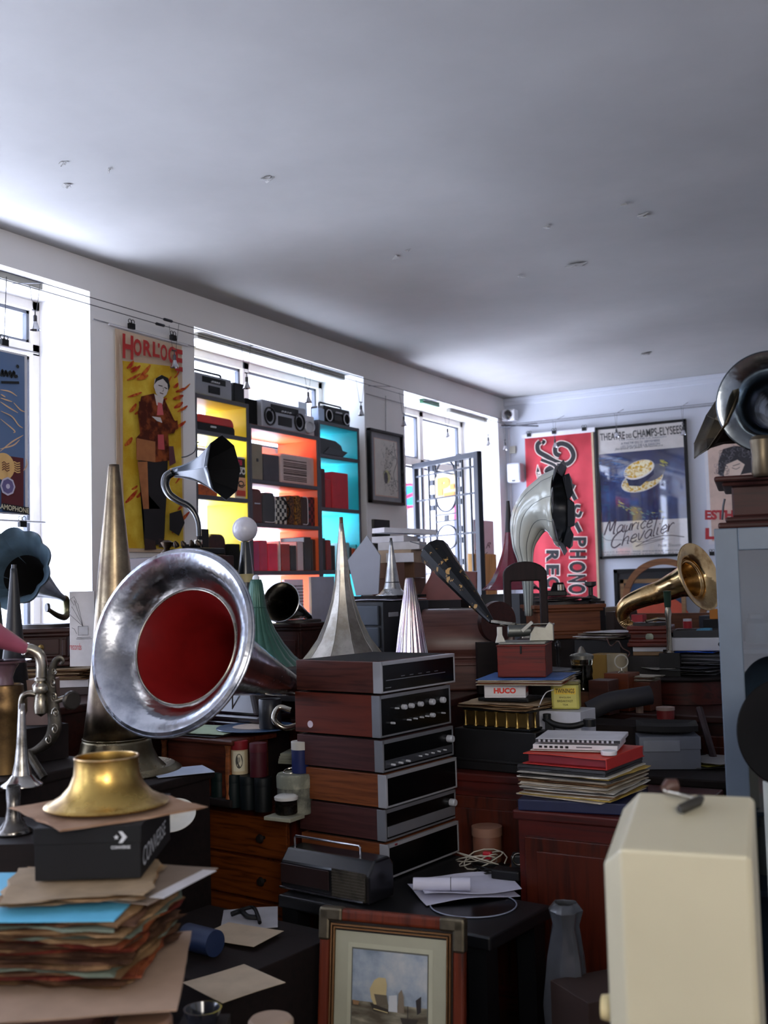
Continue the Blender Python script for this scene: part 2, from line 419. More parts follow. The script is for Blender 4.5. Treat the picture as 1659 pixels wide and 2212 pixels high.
window(2, 2.12, 4.067, .72, 3.075, [3.0], [PX(85, 762, WPX).z])
W2M = PX(523, 790, WPX).y
window(3, 4.905, 6.855, .72, 3.055, [W2M], [2.45])
DM = PX(905, 960, WPX).y
# shop door opening: fixed lights above and at the side
window(4, 7.48, 9.322, 0.0, 3.04, [DM], [PX(880, 997, WPX).z])
# window sills
for a, b, z0, z1 in OPEN[:4]:
    struct(MB().box(LX - .19, (a + b) / 2, z0, .40, b - a, .025).build('trim_2', frame_w, bevel=.004))

# ---------------------------------------------------------------- the street outside
pave = plain('#c9c6c0', .8, var=.1, scale=3)
struct(MB().box(-4.95, 5, -.14, .9, 16, .10).build('pavement', pave))
# ================================================================ coloured shelving in the middle window
XS = LX - .012; XB = LX - .345
lam = plain('#4a4a52', .45, var=.04)
yel = plain('#f2dc3c', .4, var=.03); ora = plain('#f5713a', .4, var=.03); cya = plain('#10b4bc', .4, var=.03); dred = plain('#b0302a', .45)
def shelf_unit(name, label, y0, y1, levels, inner, xb=None):
    t = thing(name, label, 'shelving', (XS, (y0 + y1) / 2, .745)); xb = XB if xb is None else xb
    dp = XS - xb; th = .022; top = levels[0]
    for i, y in enumerate((y0 + th / 2, y1 - th / 2)):
        s = -1 if i == 0 else 1
        mb = MB().box(-dp / 2, y - (y0 + y1) / 2, 0, dp, th, top - .745)
        mb.box(-dp / 2 - .001, y - (y0 + y1) / 2 - s * (th / 2 + .0012), .01, dp - .008, .002, top - .745 - .02, 1)
        mb.build('side_panel', [lam, inner], t)
    for k, z in enumerate(levels):
        mb = MB().box(-dp / 2, 0, z - .745 - (.026 if k == 0 else .024), dp + .003, y1 - y0 - .001, .024)
        mb.box(-dp / 2 - .003, 0, z - .745 - .0275, dp - .008, y1 - y0 - 2 * th, .0016, 1)
        mb.box(-dp / 2 - .003, 0, z - .745 - .0008, dp - .008, y1 - y0 - 2 * th, .0016, 1)
        mb.build('shelf', [lam, inner], t)
    return t
def lv(px, ys): return [PX(px, y, XS).z for y in ys]
LY = lv(537, [873, 946, 1078, 1232]) + [1.12, .78]; LO = lv(687, [943, 1051, 1137, 1233]) + [1.1, .78]; LC = lv(690, [907, 979, 1094.5, 1232]) + [1.1, .78]
Y1 = PX(538.5, 940, XS).y; Y2 = PX(688, 940, XS).y; Y3 = PX(775.5, 930, XS).y
shelf_unit('window_shelving', 'tall shelving unit with yellow inside, left of the three in the window', 4.915, Y1 - .001, LY, yel)
shelf_unit('window_shelving', 'wide shelving unit with orange inside, in the middle of the window', Y1 + .001, Y2 - .001, LO, ora)
shelf_unit('window_shelving', 'narrow shelving unit with turquoise inside, right of the three in the window', Y2 + .001, Y3, LC, cya)
def slot(x0, x1, ytop, z0, X):
    """box seen between two pixel columns on the plane X, standing at z0: y centre, width, height"""
    a = PX(x0, ytop, X).y; b = PX(x1, ytop, X).y; z = PX((x0 + x1) / 2, ytop, X).z
    return (a + b) / 2, b - a, z - z0
def shelf_box(name, label, cat, x0, x1, ytop, z0, mat, X=XS - .03, dp=.24, group=None, bevel=.006, extra=None, rz=0):
    yc, wd, h = slot(x0, x1, ytop, z0, X)
    o = MB().box(-dp / 2, 0, 0, dp, wd * .985, h).build(name, mat, loc=(X, yc, z0), bevel=bevel, rz=rz)
    tag(o, label, cat, group)
    if extra: extra(o, wd * .985, h, dp)
    return o
silver = plain('#9a9ca4', .35, metal=.3, var=.06); silverl = plain('#c9ccd4', .3, metal=.3, var=.05)
black = plain('#0e0f11', .45, var=.2, spec=.3); blackm = plain('#101012', .8, var=.2, spec=.2); chrome = metal('#d8d8dc', .08, tarnish='#9a9aa0')
whitep = plain('#dcdce2', .4, var=.04); dgrey = plain('#3b3d44', .5)
zt = LY[0] + .001; zo = LO[0] + .001; zc = LC[0] + .001
def boombox(label, x0, x1, ytop, z0, X, body, dp=.13, sp_r=.36, handle=True, spk=True, dark=False):
    yc, wd, h = slot(x0, x1, ytop, z0, X)
    t = thing('boombox', label, 'boombox', (X - dp / 2, yc, z0)); h2 = h * (.80 if handle else 1)
    MB().box(0, 0, 0, dp, wd, h2).build('body', body, t, bevel=.008)
    if spk:
        for s in (-1, 1):
            T = align((1, 0, 0), (dp / 2 - .001, s * wd * .34, h2 * .42))
            m = MB().lathe([(0.001, .006), (h2 * .10, .004), (h2 * sp_r * .85, -.001), (h2 * sp_r * .9, .010), (h2 * sp_r, .010), (h2 * sp_r * 1.04, 0)], 28, 0, T)
            m.ring(h2 * sp_r * .96, .004, 1, T=T @ Matrix.Translation((0, 0, .009))); m.build('loudspeaker', [blackm, silverl if dark else dgrey], t)
    MB().box(dp / 2 + .003, 0, h2 * .16, .008, wd * .30, h2 * .34).build('cassette_deck', black, t, bevel=.002)
    m = MB().box(dp / 2 + .002, 0, h2 * .62, .006, wd * .62, h2 * .26)
    m.build('tuner_panel', black, t)
    for k in range(4): MB().lathe([(.006, 0), (.006, .012), (.004, .014)], 12, 0, align((1, 0, 0), (dp / 2 + .004, wd * (-.08 + .06 * k), h2 * .68)), cap1=True).build('knob', silverl, t)
    if handle:
        pth = [(0, -wd * .42, h2 * .9), (0, -wd * .42, h * .96), (0, -wd * .40, h * .99), (0, wd * .40, h * .99), (0, wd * .42, h * .96), (0, wd * .42, h2 * .9)]
        MB().tube(pth, .007, 8).build('handle', black, t)
    return t
boombox('silver grey boombox with folded handle, top left of the yellow shelving', 421, 500, 800, zt, XS - .02, silver, spk=False)
shelf_box('loudspeaker', 'small black loudspeaker at the right end on top of the yellow shelving', 'speaker', 505, 528, 828, zt, black)
shelf_box('amplifier', 'matt black stereo box behind the big silver boombox', 'stereo', 531, 556, 862, zo, blackm, X=XS - .05, dp=.26)
boombox('large silver boombox with two black round speakers on the orange shelving', 566, 660, 872, zo, XS - .015, plain('#a7a9b2', .35, metal=.3, var=.05), dp=.20, handle=False, sp_r=.33)
shelf_box('portable_radio', 'pale silver portable radio standing upright behind the film camera', 'radio', 645, 664, 868, zo, silverl, X=XS - .2, dp=.08)
# cine camera like white appliance
yc, wd, h = slot(656, 680, 890, zo, XS - .02)
t = thing('slide_projector', 'small white projector with a round lens at the right end of the orange shelving', 'projector', (XS - .08, yc, zo))
MB().box(0, 0, 0, .12, wd * .9, h * .85).build('body', whitep, t, bevel=.01)
MB().lathe([(.045, 0), (.045, .035), (.037, .04), (.034, .02), (.001, .018)], 26, 0, align((1, -.3, 0), (.055, -wd * .2, h * .32))).build('lens', silverl, t)
MB().tube([(0, -wd * .3, h * .85), (0, -wd * .3, h), (0, wd * .3, h), (0, wd * .3, h * .85)], .005, 8).build('handle', silverl, t)
boombox('small black boombox with chrome speaker rings on the turquoise shelving', 700, 755, 872, zc, XS - .02, black, dp=.12, sp_r=.34, dark=True)
t = shelf_box('transistor_radio', 'small pale blue upright radio with an antenna left of the black boombox', 'radio', 688, 701, 882, zc, plain('#b9cdea', .4), X=XS - .015, dp=.06)
MB().tube([(-.03, 0, .05), (-.03, 0, .15)], .003, 8).build('antenna', chrome, t)
# yellow unit contents
yc, wd, h = slot(423, 507, 899, LY[1] + .001, XS - .03)
t = thing('record_player', 'red and black rounded portable record player in the yellow shelving', 'record player', (XS - .15, yc, LY[1] + .001))
def rr_prof(hw, h, r): return [(-hw, 0), (hw, 0), (hw, h - r)] + [(hw - r + r * cos(a), h - r + r * sin(a)) for a in (.4, .8, 1.2, 1.57)] + [(-hw + r, h), (-hw, h - r * .6)]
T = Matrix.Rotation(pi / 2, 4, 'Y') @ Matrix.Rotation(pi / 2, 4, 'Z')
MB().prism([(x, z) for x, z in rr_prof(wd / 2, h * .52, .02)], -.12, .12, 0, T).build('case', black, t, bevel=.006)
MB().prism([(x * .99, z + h * .5) for x, z in rr_prof(wd / 2, h * .5, .045)], -.115, .115, 0, T).build('lid', plain('#c4271c', .3, coat=.4), t, bevel=.008)
MB().box(.125, -.03, h * .27, .01, .05, .012).build('handle', silverl, t, bevel=.003)
o = shelf_box('picture_box', 'white picture box printed with a headset, right side of the yellow shelving', 'box', 506, 534, 987, LY[2] + .001, whitep, dp=.05, X=XS - .02, bevel=.001)
a_ = PX(506, 987, XS - .02); art = Art((XS - .02 + .001, a_.y, LY[2] + .28), (0, 1, 0), (0, 0, -1), (1, 0, 0))
y0_ = o.location.y; bb = [v for v in (PX(506, 987, XS - .02), PX(534, 1075, XS - .02))]
art = Art((XS - .019, bb[0].y + .004, bb[0].z - .004), (0, 1, 0), (0, 0, -1), (1, 0, 0)); W_, H_ = bb[1].y - bb[0].y - .008, bb[0].z - bb[1].z - .006
art.rect(0, 0, W_, H_ * .5, '#26262a').text('78', [(W_ * .2, .01), (W_ * .62, .01), (W_ * .62, .045), (W_ * .2, .045)], '#d8335a', .03)
art.rect(.006, .055, W_ - .006, .062, '#d9d9df').ell(W_ * .36, H_ * .33, .022, .022, '#d8d8da').ell(W_ * .36, H_ * .33, .012, .012, '#26262a').ell(W_ * .7, H_ * .33, .022, .022, '#d8d8da').ell(W_ * .7, H_ * .33, .012, .012, '#26262a')
art.rect(0, H_ * .5, W_, H_, '#e5ab86').ell(W_ * .45, H_ * .66, .030, .018, '#2c2622').ell(W_ * .45, H_ * .66, .020, .010, '#e5ab86').stroke([(W_ * .2, H_ * .72), (W_ * .5, H_ * .76), (W_ * .8, H_ * .68)], .006, '#2c2622', smooth=4)
art.rect(.004, H_ * .84, W_ * .8, H_ * .98, '#c8483a')
art.build('printed_front', o)
shelf_box('wooden_box', 'orange brown wooden box behind the black flower horn in the yellow shelving', 'box', 424, 470, 1046, LY[2] + .001, wood('#a8501f'))
shelf_box('black_case', 'black upright box at the left of the bottom yellow shelf', 'case', 425, 452, 1142, LY[3] + .001, black)
yc, wd, h = slot(454, 493, 1153, LY[3] + .001, XS - .03)
T = Matrix.Rotation(pi / 2, 4, 'Y') @ Matrix.Rotation(pi / 2, 4, 'Z')
tag(MB().prism([(x, z) for x, z in rr_prof(wd / 2, h, .05)], -.10, .10, 0, T).build('radio_case', wood('#3a1d18', rough=.3), loc=(XS - .15, yc, LY[3] + .001), bevel=.01), 'dark brown round-shouldered wooden case on the bottom yellow shelf', 'case')
shelf_box('black_case', 'black case between the brown rounded case and the globe lamp', 'case', 495, 519, 1175, LY[3] + .001, blackm)
# orange unit contents
def clasp(o, wd, h, dp): MB().box(.003, 0, h * .5, .008, .014, .02).build('clasp', dgrey, o)
shelf_box('record_case', 'tall beige carrying case on the upper orange shelf', 'case', 542, 567, 958, LO[1] + .001, plain('#8f8672', .5), extra=clasp)
shelf_box('record_case', 'slate grey carrying case beside the beige one', 'case', 569, 603, 982, LO[1] + .001, plain('#4c4a52', .6))
yc, wd, h = slot(606, 685, 984, LO[1] + .001, XS - .03)
t = thing('table_radio', 'beige pink radio with a pierced grille on the upper orange shelf', 'radio', (XS - .03, yc, LO[1] + .001))
MB().prism([(x, z) for x, z in rr_prof(wd / 2, h, .03)], -.16, 0, 0, T).build('body', plain('#cdb7b2', .4), t, bevel=.012)
m = MB()
for i in range(24):
    for j in range(12): m.box(.001, -wd * .42 + i * wd * .026, h * (.1 + .058 * j) + (.006 if j % 4 == 3 else 0), .003, wd * .015, h * .04)
m.build('grille', plain('#6b5a58', .7), t)
MB().box(-.08, wd / 2 - .012, 0, .17, .03, h * .99).build('side_cap', black, t, bevel=.01)
for (x0, x1, yt, lab, mat) in [(542, 566, 1056, 'brown leather carrying case with rounded top', plain('#5a2a20', .4)), (568, 594, 1064, 'grey carrying case with white piping', plain('#48484c', .6)),
        (596, 620, 1072, 'black and white chequered carrying case with a black handle', None), (622, 636, 1070, 'tortoiseshell brown patterned carrying case', blotch('#2e1a12', '#8a5526', .45, .6, 60)),
        (638, 650, 1070, 'golden brown mottled case', blotch('#3a2012', '#a9752c', .45, .6, 70)), (652, 664, 1073, 'dark brown case with curved white piping', plain('#3c2622', .5)), (666, 685, 1074, 'dark red tartan case at the right end', None)]:
    if mat is None:
        def fn(m, nt, b, c1='#191919' if x0 < 600 else '#2a1218', c2='#d5d2c8' if x0 < 600 else '#7a2630'):
            tc = nt.nodes.new('ShaderNodeTexCoord'); ck = nt.nodes.new('ShaderNodeTexChecker'); ck.inputs['Scale'].default_value = 38
            ck.inputs[1].default_value = hx(c1); ck.inputs[2].default_value = hx(c2); nt.links.new(tc.outputs['Object'], ck.inputs[0]); nt.links.new(ck.outputs[0], b.inputs[0])
        mat = M_('tartan' + str(x0), fn)
    yc, wd, h = slot(x0, x1, yt, LO[2] + .001, XS - .03)
    o = tag(MB().prism([(x, z) for x, z in rr_prof(wd / 2 * .97, h, min(.035, wd * .35))], -.10, .10, 0, T).build('carrying_case', mat, loc=(XS - .13, yc, LO[2] + .001), bevel=.008), lab + ' on the middle orange shelf', 'case', 'cases on the middle orange shelf')
    if x0 in (568, 652):
        MB().tube(curve([(.103, -wd / 2 * .8, .01), (.103, wd * .35, .012), (.103, wd * .46, .05), (.103, wd * .46, h * .8), (.103, wd * .3, h * .97), (.103, -wd * .4, h * .98)], 5), .0028, 6).build('piping', whitep, o)
    if x0 == 596: MB().tube(curve([(.06, 0, h * .98), (.11, 0, h * .9), (.115, wd * .5, h * .6), (.112, wd * .5, h * .3), (.10, 0, .02)], 5), .006, 8).build('handle', black, o)
    if x0 == 542: MB().box(.102, 0, h * .55, .006, wd * .5, .008).build('clasp', chrome, o)
reds = [(548, 560, 1169, 'magenta plastic record holder with a black band', '#b3125a'), (561, 577, 1167, 'deep pink bag-like record holder', '#c81848'), (579, 600, 1174, 'bright pink record holder', '#f01648'), (603, 606, 1168, 'slim white upright record holder', '#d8d4d0'),
        (609, 626, 1175, 'dark red record holder leaning over', '#a3241c'), (628, 640, 1178, 'black upright folder', '#171313'), (641, 655, 1170, 'red and white grid-pattern holder', '#8e2a24'), (657, 672, 1160, 'black box with a chrome latch', '#1a1414'), (674, 684, 1165, 'dark brown box at the end', '#2b1714')]
for x0, x1, yt, lab, c_ in reds:
    mt = plain(c_, .25, coat=.5) if x0 != 641 else M_('wire_grid', lambda m, nt, b: (lambda br: (nt.links.new(br.outputs[0], b.inputs[0])))(
        (lambda br: (br.inputs['Color1'].__setattr__('default_value', hx('#8e2a24')), br.inputs['Color2'].__setattr__('default_value', hx('#8e2a24')), br.inputs['Mortar'].__setattr__('default_value', hx('#d8c8c8')),
                     br.inputs['Scale'].__setattr__('default_value', 40), setattr(br, 'offset', 0), br)[-1])(nt.nodes.new('ShaderNodeTexBrick'))))
    shelf_box('record_holder', lab + ' on the lower orange shelf', 'record holder', x0, x1, yt, LO[3] + .001, mt, dp=.2, group='red and black holders on the lower orange shelf', bevel=.004, rz=0)
yc, wd, h = slot(626, 674, 1160, LO[3] + .001, XS - .01)
# turquoise unit contents
yc, wd, h = slot(691, 752, 950, LC[1] + .001, XS - .03)
t = thing('record_player', 'dark grey streamlined record player in the turquoise shelving', 'record player', (XS - .03, yc, LC[1] + .001))
MB().prism([(-wd / 2, 0), (wd * .28, 0), (wd / 2, h * .38), (wd * .3, h * .45), (wd * .25, h * .72), (wd * .05, h * .95), (-wd / 2, h)], -.2, 0, 0, T).build('body', plain('#23262a', .35), t, bevel=.006)
MB().prism([(-wd * .4, h * .06), (wd * .24, h * .06), (wd * .36, h * .36), (-wd * .2, h * .5)], 0.001, .006, 0, T).build('lower_panel', dgrey, t)
shelf_box('red_box', 'dark maroon upright box at the left on the turquoise shelf', 'box', 690, 702, 1012, LC[2] + .001, plain('#4a1518', .5))
shelf_box('red_box', 'short bright red box between two taller ones in turquoise shelving', 'box', 703, 715, 1035, LC[2] + .001, plain('#c01c26', .4))
shelf_box('red_box', 'large red upright case on the turquoise shelf', 'box', 717, 752, 1021, LC[2] + .001, plain('#cc1c2c', .35))
for x0, x1, yt, c_, lab in [(691, 703, 1162, '#141414', 'black upright box'), (705, 715, 1166, '#8e2822', 'pointed red sleeve'), (716, 724, 1178, '#202024', 'dark narrow box'), (744, 755, 1172, '#8fb0b0', 'pale green case'), (757, 760, 1182, '#1c1c1c', 'thin black folder'), (761, 768, 1184, '#d8582a', 'orange folder'), (769, 774, 1176, '#1f7f80', 'teal folder')]:
    shelf_box('record_holder', lab + ' on the bottom turquoise shelf', 'record holder', x0, x1, yt, LC[3] + .001, plain(c_, .4), dp=.2, group='holders on the bottom turquoise shelf')
# white pierced grille board and a pale poster board below the shelves
t = thing('grille_board', 'white square board pierced with a grid of holes below the orange shelves', 'board', (XS - .03, PX(633, 1290, XS - .03).y, LO[4] + .001))
a, b = PX(613, 1252, XS - .03), PX(655, 1318, XS - .03); wd, h = b.y - a.y, a.z - LO[4]
MB().box(0, 0, 0, .02, wd, h).build('board', whitep, t, bevel=.002)
m = MB()
for i in range(13):
    for j in range(13): m.box(.0105, -wd / 2 + wd * (i + .5) / 13, h - .03 - (j + 1) * h * .6 / 13, .001, wd / 13 * .6, wd / 13 * .6)
m.build('holes', black, t)
a, b = PX(669, 1246, LX + .25), PX(722, 1345, LX + .25)
tag(MB().box(0, 0, 0, .02, b.y - a.y, a.z - 1.041).build('display_board', plain('#b9bccf', .5, var=.15, scale=5), loc=(LX + .25, (a.y + b.y) / 2, 1.041), bevel=.002), 'pale lilac board standing behind the tall silver flower horn', 'board')

# ================================================================ hanging lamps, cables, rails
steel = metal('#55565c', .35)
def wire(name, label, cat, pts, r=.0022, mat=None, group=None):
    o = MB().tube(pts, r, 6).build(name, mat or steel); return tag(o, label, cat, group)
XC1, XC2 = LX + .20, LX + .13
zc1 = PX(400, 703, XC1).z; zc2 = PX(400, 717, XC2).z
wire('light_cable', 'upper bare steel lighting cable stretched along the window wall', 'cable', [(XC1, 1.0, zc1), (XC1, 9.2, zc1)])
wire('light_cable', 'lower bare steel lighting cable nearer the window wall', 'cable', [(XC2, 1.0, zc2), (XC2, 9.2, zc2)])
zb1 = PY(1200, 918, BY - .2).z
wire('light_cable', 'lighting cable along the back wall, farther from the posters', 'cable', [(LX + .2, BY - .20, zc1), (RX - .01, BY - .20, zc1)])
wire('light_cable', 'lighting cable along the back wall, nearer the posters', 'cable', [(LX + .13, BY - .13, zc2), (RX - .01, BY - .13, zc2)])
for k, (x, y) in enumerate([(363, 692), (346, 700)]):
    X = (XC1, XC2)[k]; p = PX(x, y, X)
    tag(MB().lathe([(.002, -.04), (.008, -.03), (.008, .03), (.002, .04)], 12, 0, align((0, 1, 0), (X, p.y, (zc1, zc2)[k]))).build('cable_tensioner', steel), ['dark turnbuckle on the upper window cable', 'dark turnbuckle on the lower window cable'][k], 'turnbuckle')
lampglass = clearglass('#f6f6f6')
def hang_lamp(x, y, where, wall='L'):
    if wall == 'L':
        p = PX(x, y, (XC1 + XC2) / 2); base = Vector(((XC1 + XC2) / 2, p.y, p.z)); dv = Vector((1, 0, 0)); hz = zc1 - p.z
    else:
        p = PY(x, y, BY - .165); base = Vector((p.x, BY - .165, p.z)); dv = Vector((0, 1, 0)); hz = zc1 - p.z
    t = thing('hanging_spotlight', 'little glass spotlight on two thin wires, ' + where, 'lamp', base, group='spotlights on the lighting cables')
    a = dv * .035
    MB().tube([a + Vector((0, 0, hz)), Vector((.0, 0, .075)) + a * .3], .0012, 5).tube([-a + Vector((0, 0, hz)), Vector((0, 0, .075)) - a * .3], .0012, 5).build('wire', steel, t)
    MB().box(0, 0, .075, .012, .03, .004).tube([(0, 0, .05), (0, 0, .078)], .003, 6).lathe([(.009, .02), (.009, .05), (.005, .055)], 14, cap1=True).build('socket', plain('#3a3a3e', .4), t)
    MB().lathe([(.010, .022), (.013, .012), (.024, -.016), (.026, -.018), (.023, -.014), (.011, .012)], 22).build('reflector', metal('#e6e6ea', .1), t)
for x, y, wh in [(76, 705, 'in front of the left window'), (377, 787, 'over the tall yellow and red poster'), (533, 833, 'left one in front of the shelving window'), (666, 864, 'right one in front of the shelving window'), (780, 892, 'at the right edge of the shelving window'), (873, 915, 'at the left edge of the door opening'), (967, 940, 'in the middle of the door opening'), (1055, 958, 'at the right edge of the door opening')]:
    hang_lamp(x, y, wh)
for x, y, wh in [(1091, 968, 'beside the corner'), (1199, 962, 'over the red banner'), (1332, 940, 'over the blue hat poster'), (1476, 935, 'at the right of the blue hat poster')]: hang_lamp(x, y, wh, 'B')
for x, y in [(90, 604), (549, 748), (846, 847), (950, 877), (1048, 906)]:
    p = PX(x, y, XC1); struct(MB().tube([(LX, p.y, zc1 + .03), (XC1, p.y, zc1)], .002, 6).build('trim_4', steel))
for x in (1203, 1333, 1475):
    p = PY(x, 900, BY - .2); struct(MB().tube([(p.x, BY, zc1 + .06), (p.x, BY - .2, zc1)], .002, 6).build('trim_4', steel))
# picture rails: thin wires close to the wall
zr = PX(310, 718, LX + .02).z
for a, b in [(4.075, 4.90), (6.86, 7.475)]: wire('picture_rail_wire', 'thin picture wire on the wall pier ' + ('left of the shelving window' if a < 5 else 'between the shelving window and the door'), 'wire', [(LX + .015, a, zr), (LX + .015, b, zr)], .003, plain('#8d8d92'))
wire('picture_rail_wire', 'thin picture wire running above the posters on the back wall', 'wire', [(LX + .1, BY - .015, 2.985), (RX, BY - .015, 2.985)], .003, plain('#8d8d92'))
# curtain tracks in the window heads
for a, b, z, lab in [(2.2, PX(80, 610, LX - .12).y, 3.075, 'left window'), (PX(421, 714, LX - .1).y, PX(740, 815, LX - .1).y, 3.055, 'shelving window'), (PX(968, 883, LX - .1).y, PX(1048, 907, LX - .1).y, 3.04, 'door opening')]:
    tag(MB().box(LX - .1, (a + b) / 2, z - .035, .045, b - a, .035).build('curtain_track', plain('#8e8c84', .5), bevel=.004), 'grey metal curtain track in the head of the ' + lab, 'curtain track')
# corner: bracket, lamp box, speaker, thermostat, conduit
p = PY(1096, 895, BY - .13)
t = thing('emergency_lamp', 'white boxy lamp with a clear front high in the far corner', 'lamp', (p.x, BY - .10, p.z - .06))
MB().box(0, .03, 0, .14, .10, .11).build('housing', whitep, t, bevel=.015)
MB().lathe([(.001, .02), (.04, .015), (.05, 0)], 20, 0, align((.3, -1, 0), (.0, -.022, .055))).build('lens', lampglass, t)
tag(MB().tube([(LX + .10, BY - .32, zc1 - .02), (LX + .36, BY - .05, zc1 - .02)], .006, 8).tube([(LX + .04, BY - .2, zc1 - .02), (LX + .42, BY - .24, zc1 - .025)], .005, 8).build('cable_bracket', steel), 'steel bracket turning the lighting cables in the far corner', 'bracket')
a, b = PY(1095, 1001, BY - .12), PY(1126, 1041, BY - .12)
t = thing('wall_speaker', 'small white loudspeaker on the back wall left of the red banner', 'speaker', ((a.x + b.x) / 2, BY - .07, b.z))
MB().box(0, 0, 0, b.x - a.x, .13, a.z - b.z).build('cabinet', plain('#c8cad4', .5), t, bevel=.02, seg=3)
MB().box(0, -.068, .01, .03, .003, .01).build('badge', black, t)
p = PY(1109, 972, BY); tag(MB().box(p.x, BY - .012, p.z - .035, .06, .024, .07).build('thermostat', plain('#bdb9ac', .5), bevel=.004), 'small square cream thermostat on the back wall', 'thermostat')
p = PY(1101, 960, BY); wire('cable_conduit', 'thin white conduit running down the far corner', 'conduit', [(p.x, BY - .008, 2.95), (p.x, BY - .008, .5)], .008, whitep)

# ================================================================ posters and pictures
def clip(x, y, X=None, Y=None, lab=''):
    p = PX(x, y, X) if X is not None else PY(x, y, Y)
    m = MB().box(0, 0, -.02, .02, .04, .03).ring(.011, .002, 0, T=Matrix.Translation((0, -.012, .022)) @ Matrix.Rotation(pi / 2, 4, 'Y')).ring(.011, .002, 0, T=Matrix.Translation((0, .012, .022)) @ Matrix.Rotation(pi / 2, 4, 'Y'))
    return tag(m.build('bulldog_clip', black, loc=p, rz=0 if X is not None else pi / 2), lab, 'clip')
def Z1(pts): return [(x / 3.95, 550 + y / 3.95) for x, y in pts]
def Z1b(pts): return [(x / 3.95, 1100 + y / 3.95) for x, y in pts]
def Z3(pts): return [(760 + x / 4.1475, 780 + y / 4.1475) for x, y in pts]
def Z4(pts): return [(1080 + x / 2.865, 780 + y / 2.865) for x, y in pts]
# tall painted poster
XP = LX + .02; tl = PX(250, 709, XP); tr = PX(393, 747, XP); H_ = tl.z - PX(270, 1192, XP).z; W_ = tr.y - tl.y
t = thing('tall_poster', 'tall yellow and red poster of a man in a brown jacket on the wall pier', 'poster', (XP, tl.y + W_ / 2, tl.z - H_))
MB().box(-.003, 0, 0, .004, W_, H_).build('sheet', plain('#c8b29a', .8, var=.15, scale=4), t)
A = Art((XP, tl.y, tl.z), (0, 1, 0), (0, 0, -1), (1, 0, 0))
ybg = blotch('#c99f26', '#e0c24a', .4, .65, 7, rough=.8, bump=0); flame = blotch('#a8301c', '#c9702a', .45, .6, 30, rough=.8, bump=0)
A.poly([(.03, .17), (W_ * .9, .13), (W_ - .02, .3), (W_ - .012, H_ - .02), (.06, H_ - .02), (.02, .6)], ybg)
rr = random.Random(3)
for i in range(34):
    x, y = rr.uniform(.04, W_ - .06), rr.choice([rr.uniform(.2, .5), rr.uniform(.2, .42), rr.uniform(.6, 1.1)])
    if i > 22: x = rr.choice([rr.uniform(.03, .1), rr.uniform(W_ - .1, W_ - .03)])
    L = rr.uniform(.05, .13); a = rr.uniform(-.9, -.35)
    A.stroke([(x, y), (x + L * .5 * cos(a) + .006, y + L * .5 * sin(a)), (x + L * cos(a), y + L * sin(a))], rr.uniform(.012, .026), flame, smooth=4, taper=True)
A.poly([(0, 0), (.028, .2), (.02, .8), (.035, H_), (0, H_)], '#b8a08a')
red = '#b02a26'
lets = [('H', (1020, 675, 1112, 895)), ('O', (1112, 715, 1182, 870)), ('R', (1195, 730, 1268, 872)), ('L', (1275, 745, 1335, 880)), ("'", (1318, 760, 1335, 800)), ('O', (1340, 765, 1398, 910)), ('G', (1405, 780, 1470, 935)), ('E', (1465, 805, 1528, 1000))]
for ch, (a, b, c, d) in lets: A.text(ch, Z1([(a, b), (c, b + (c - a) * .26), (c, d + (c - a) * .1), (a, d - (c - a) * .1)]), red, .035, px=True)
brown = blotch('#4a1c10', '#8a4420', .45, .62, 14, rough=.8, bump=0); brownL = plain('#a5673a', .8, var=.2); blk = plain('#141012', .8); skin = '#cfc7c4'
A.poly(Z1([(1145, 1760), (1400, 1760), (1395, 2000), (1380, 2212), (1190, 2212), (1165, 1980)]) + Z1b([(1385, 300), (1200, 310)])[::1], blk, px=True)
A.poly(Z1([(1140, 1770), (1225, 1770), (1240, 2212), (1195, 2212)]) , brownL, px=True)
A.poly(Z1b([(1190, 0), (1380, 0), (1370, 250), (1340, 290), (1195, 270), (1200, 150)]), blk, px=True)
A.poly(Z1b([(1200, 250), (1290, 270), (1300, 345), (1200, 350)]), '#2a1208', px=True).poly(Z1b([(1320, 250), (1440, 280), (1470, 320), (1320, 325)]), '#2a1208', px=True)
A.poly(Z1([(1170, 1215), (1275, 1190), (1370, 1240), (1440, 1390), (1478, 1470), (1450, 1530), (1400, 1530), (1415, 1760), (1290, 1775), (1130, 1755), (1125, 1570), (1160, 1530), (1140, 1350)]), brown, px=True)
A.poly(Z1([(1130, 1570), (1290, 1600), (1290, 1775), (1130, 1755)]), brownL, px=True)
A.poly(Z1([(1310, 1540), (1360, 1540), (1368, 1670), (1312, 1665)]), '#b8484c', px=True).poly(Z1([(1280, 1195), (1360, 1230), (1345, 1300), (1300, 1290)]), '#d8ccc4', px=True)
A.poly(Z1([(1310, 1265), (1345, 1275), (1360, 1390), (1300, 1390)]), '#cc5c5c', px=True)
A.stroke(Z1([(1165, 1260), (1180, 1440), (1300, 1490), (1420, 1510)]), .035, brown, px=True, smooth=4).stroke(Z1([(1460, 1450), (1390, 1400), (1280, 1400)]), .03, brown, px=True, smooth=4)
A.poly(Z1([(1255, 1385), (1330, 1395), (1345, 1440), (1300, 1425)]), skin, px=True)
A.poly(Z1([(1280, 1070), (1330, 1035), (1395, 1070), (1408, 1130), (1380, 1200), (1335, 1240), (1290, 1190), (1272, 1130)]), skin, px=True)
A.poly(Z1([(1275, 1115), (1290, 1060), (1340, 1033), (1395, 1060), (1410, 1130), (1395, 1170), (1388, 1110), (1350, 1065), (1300, 1085)]), blk, px=True)
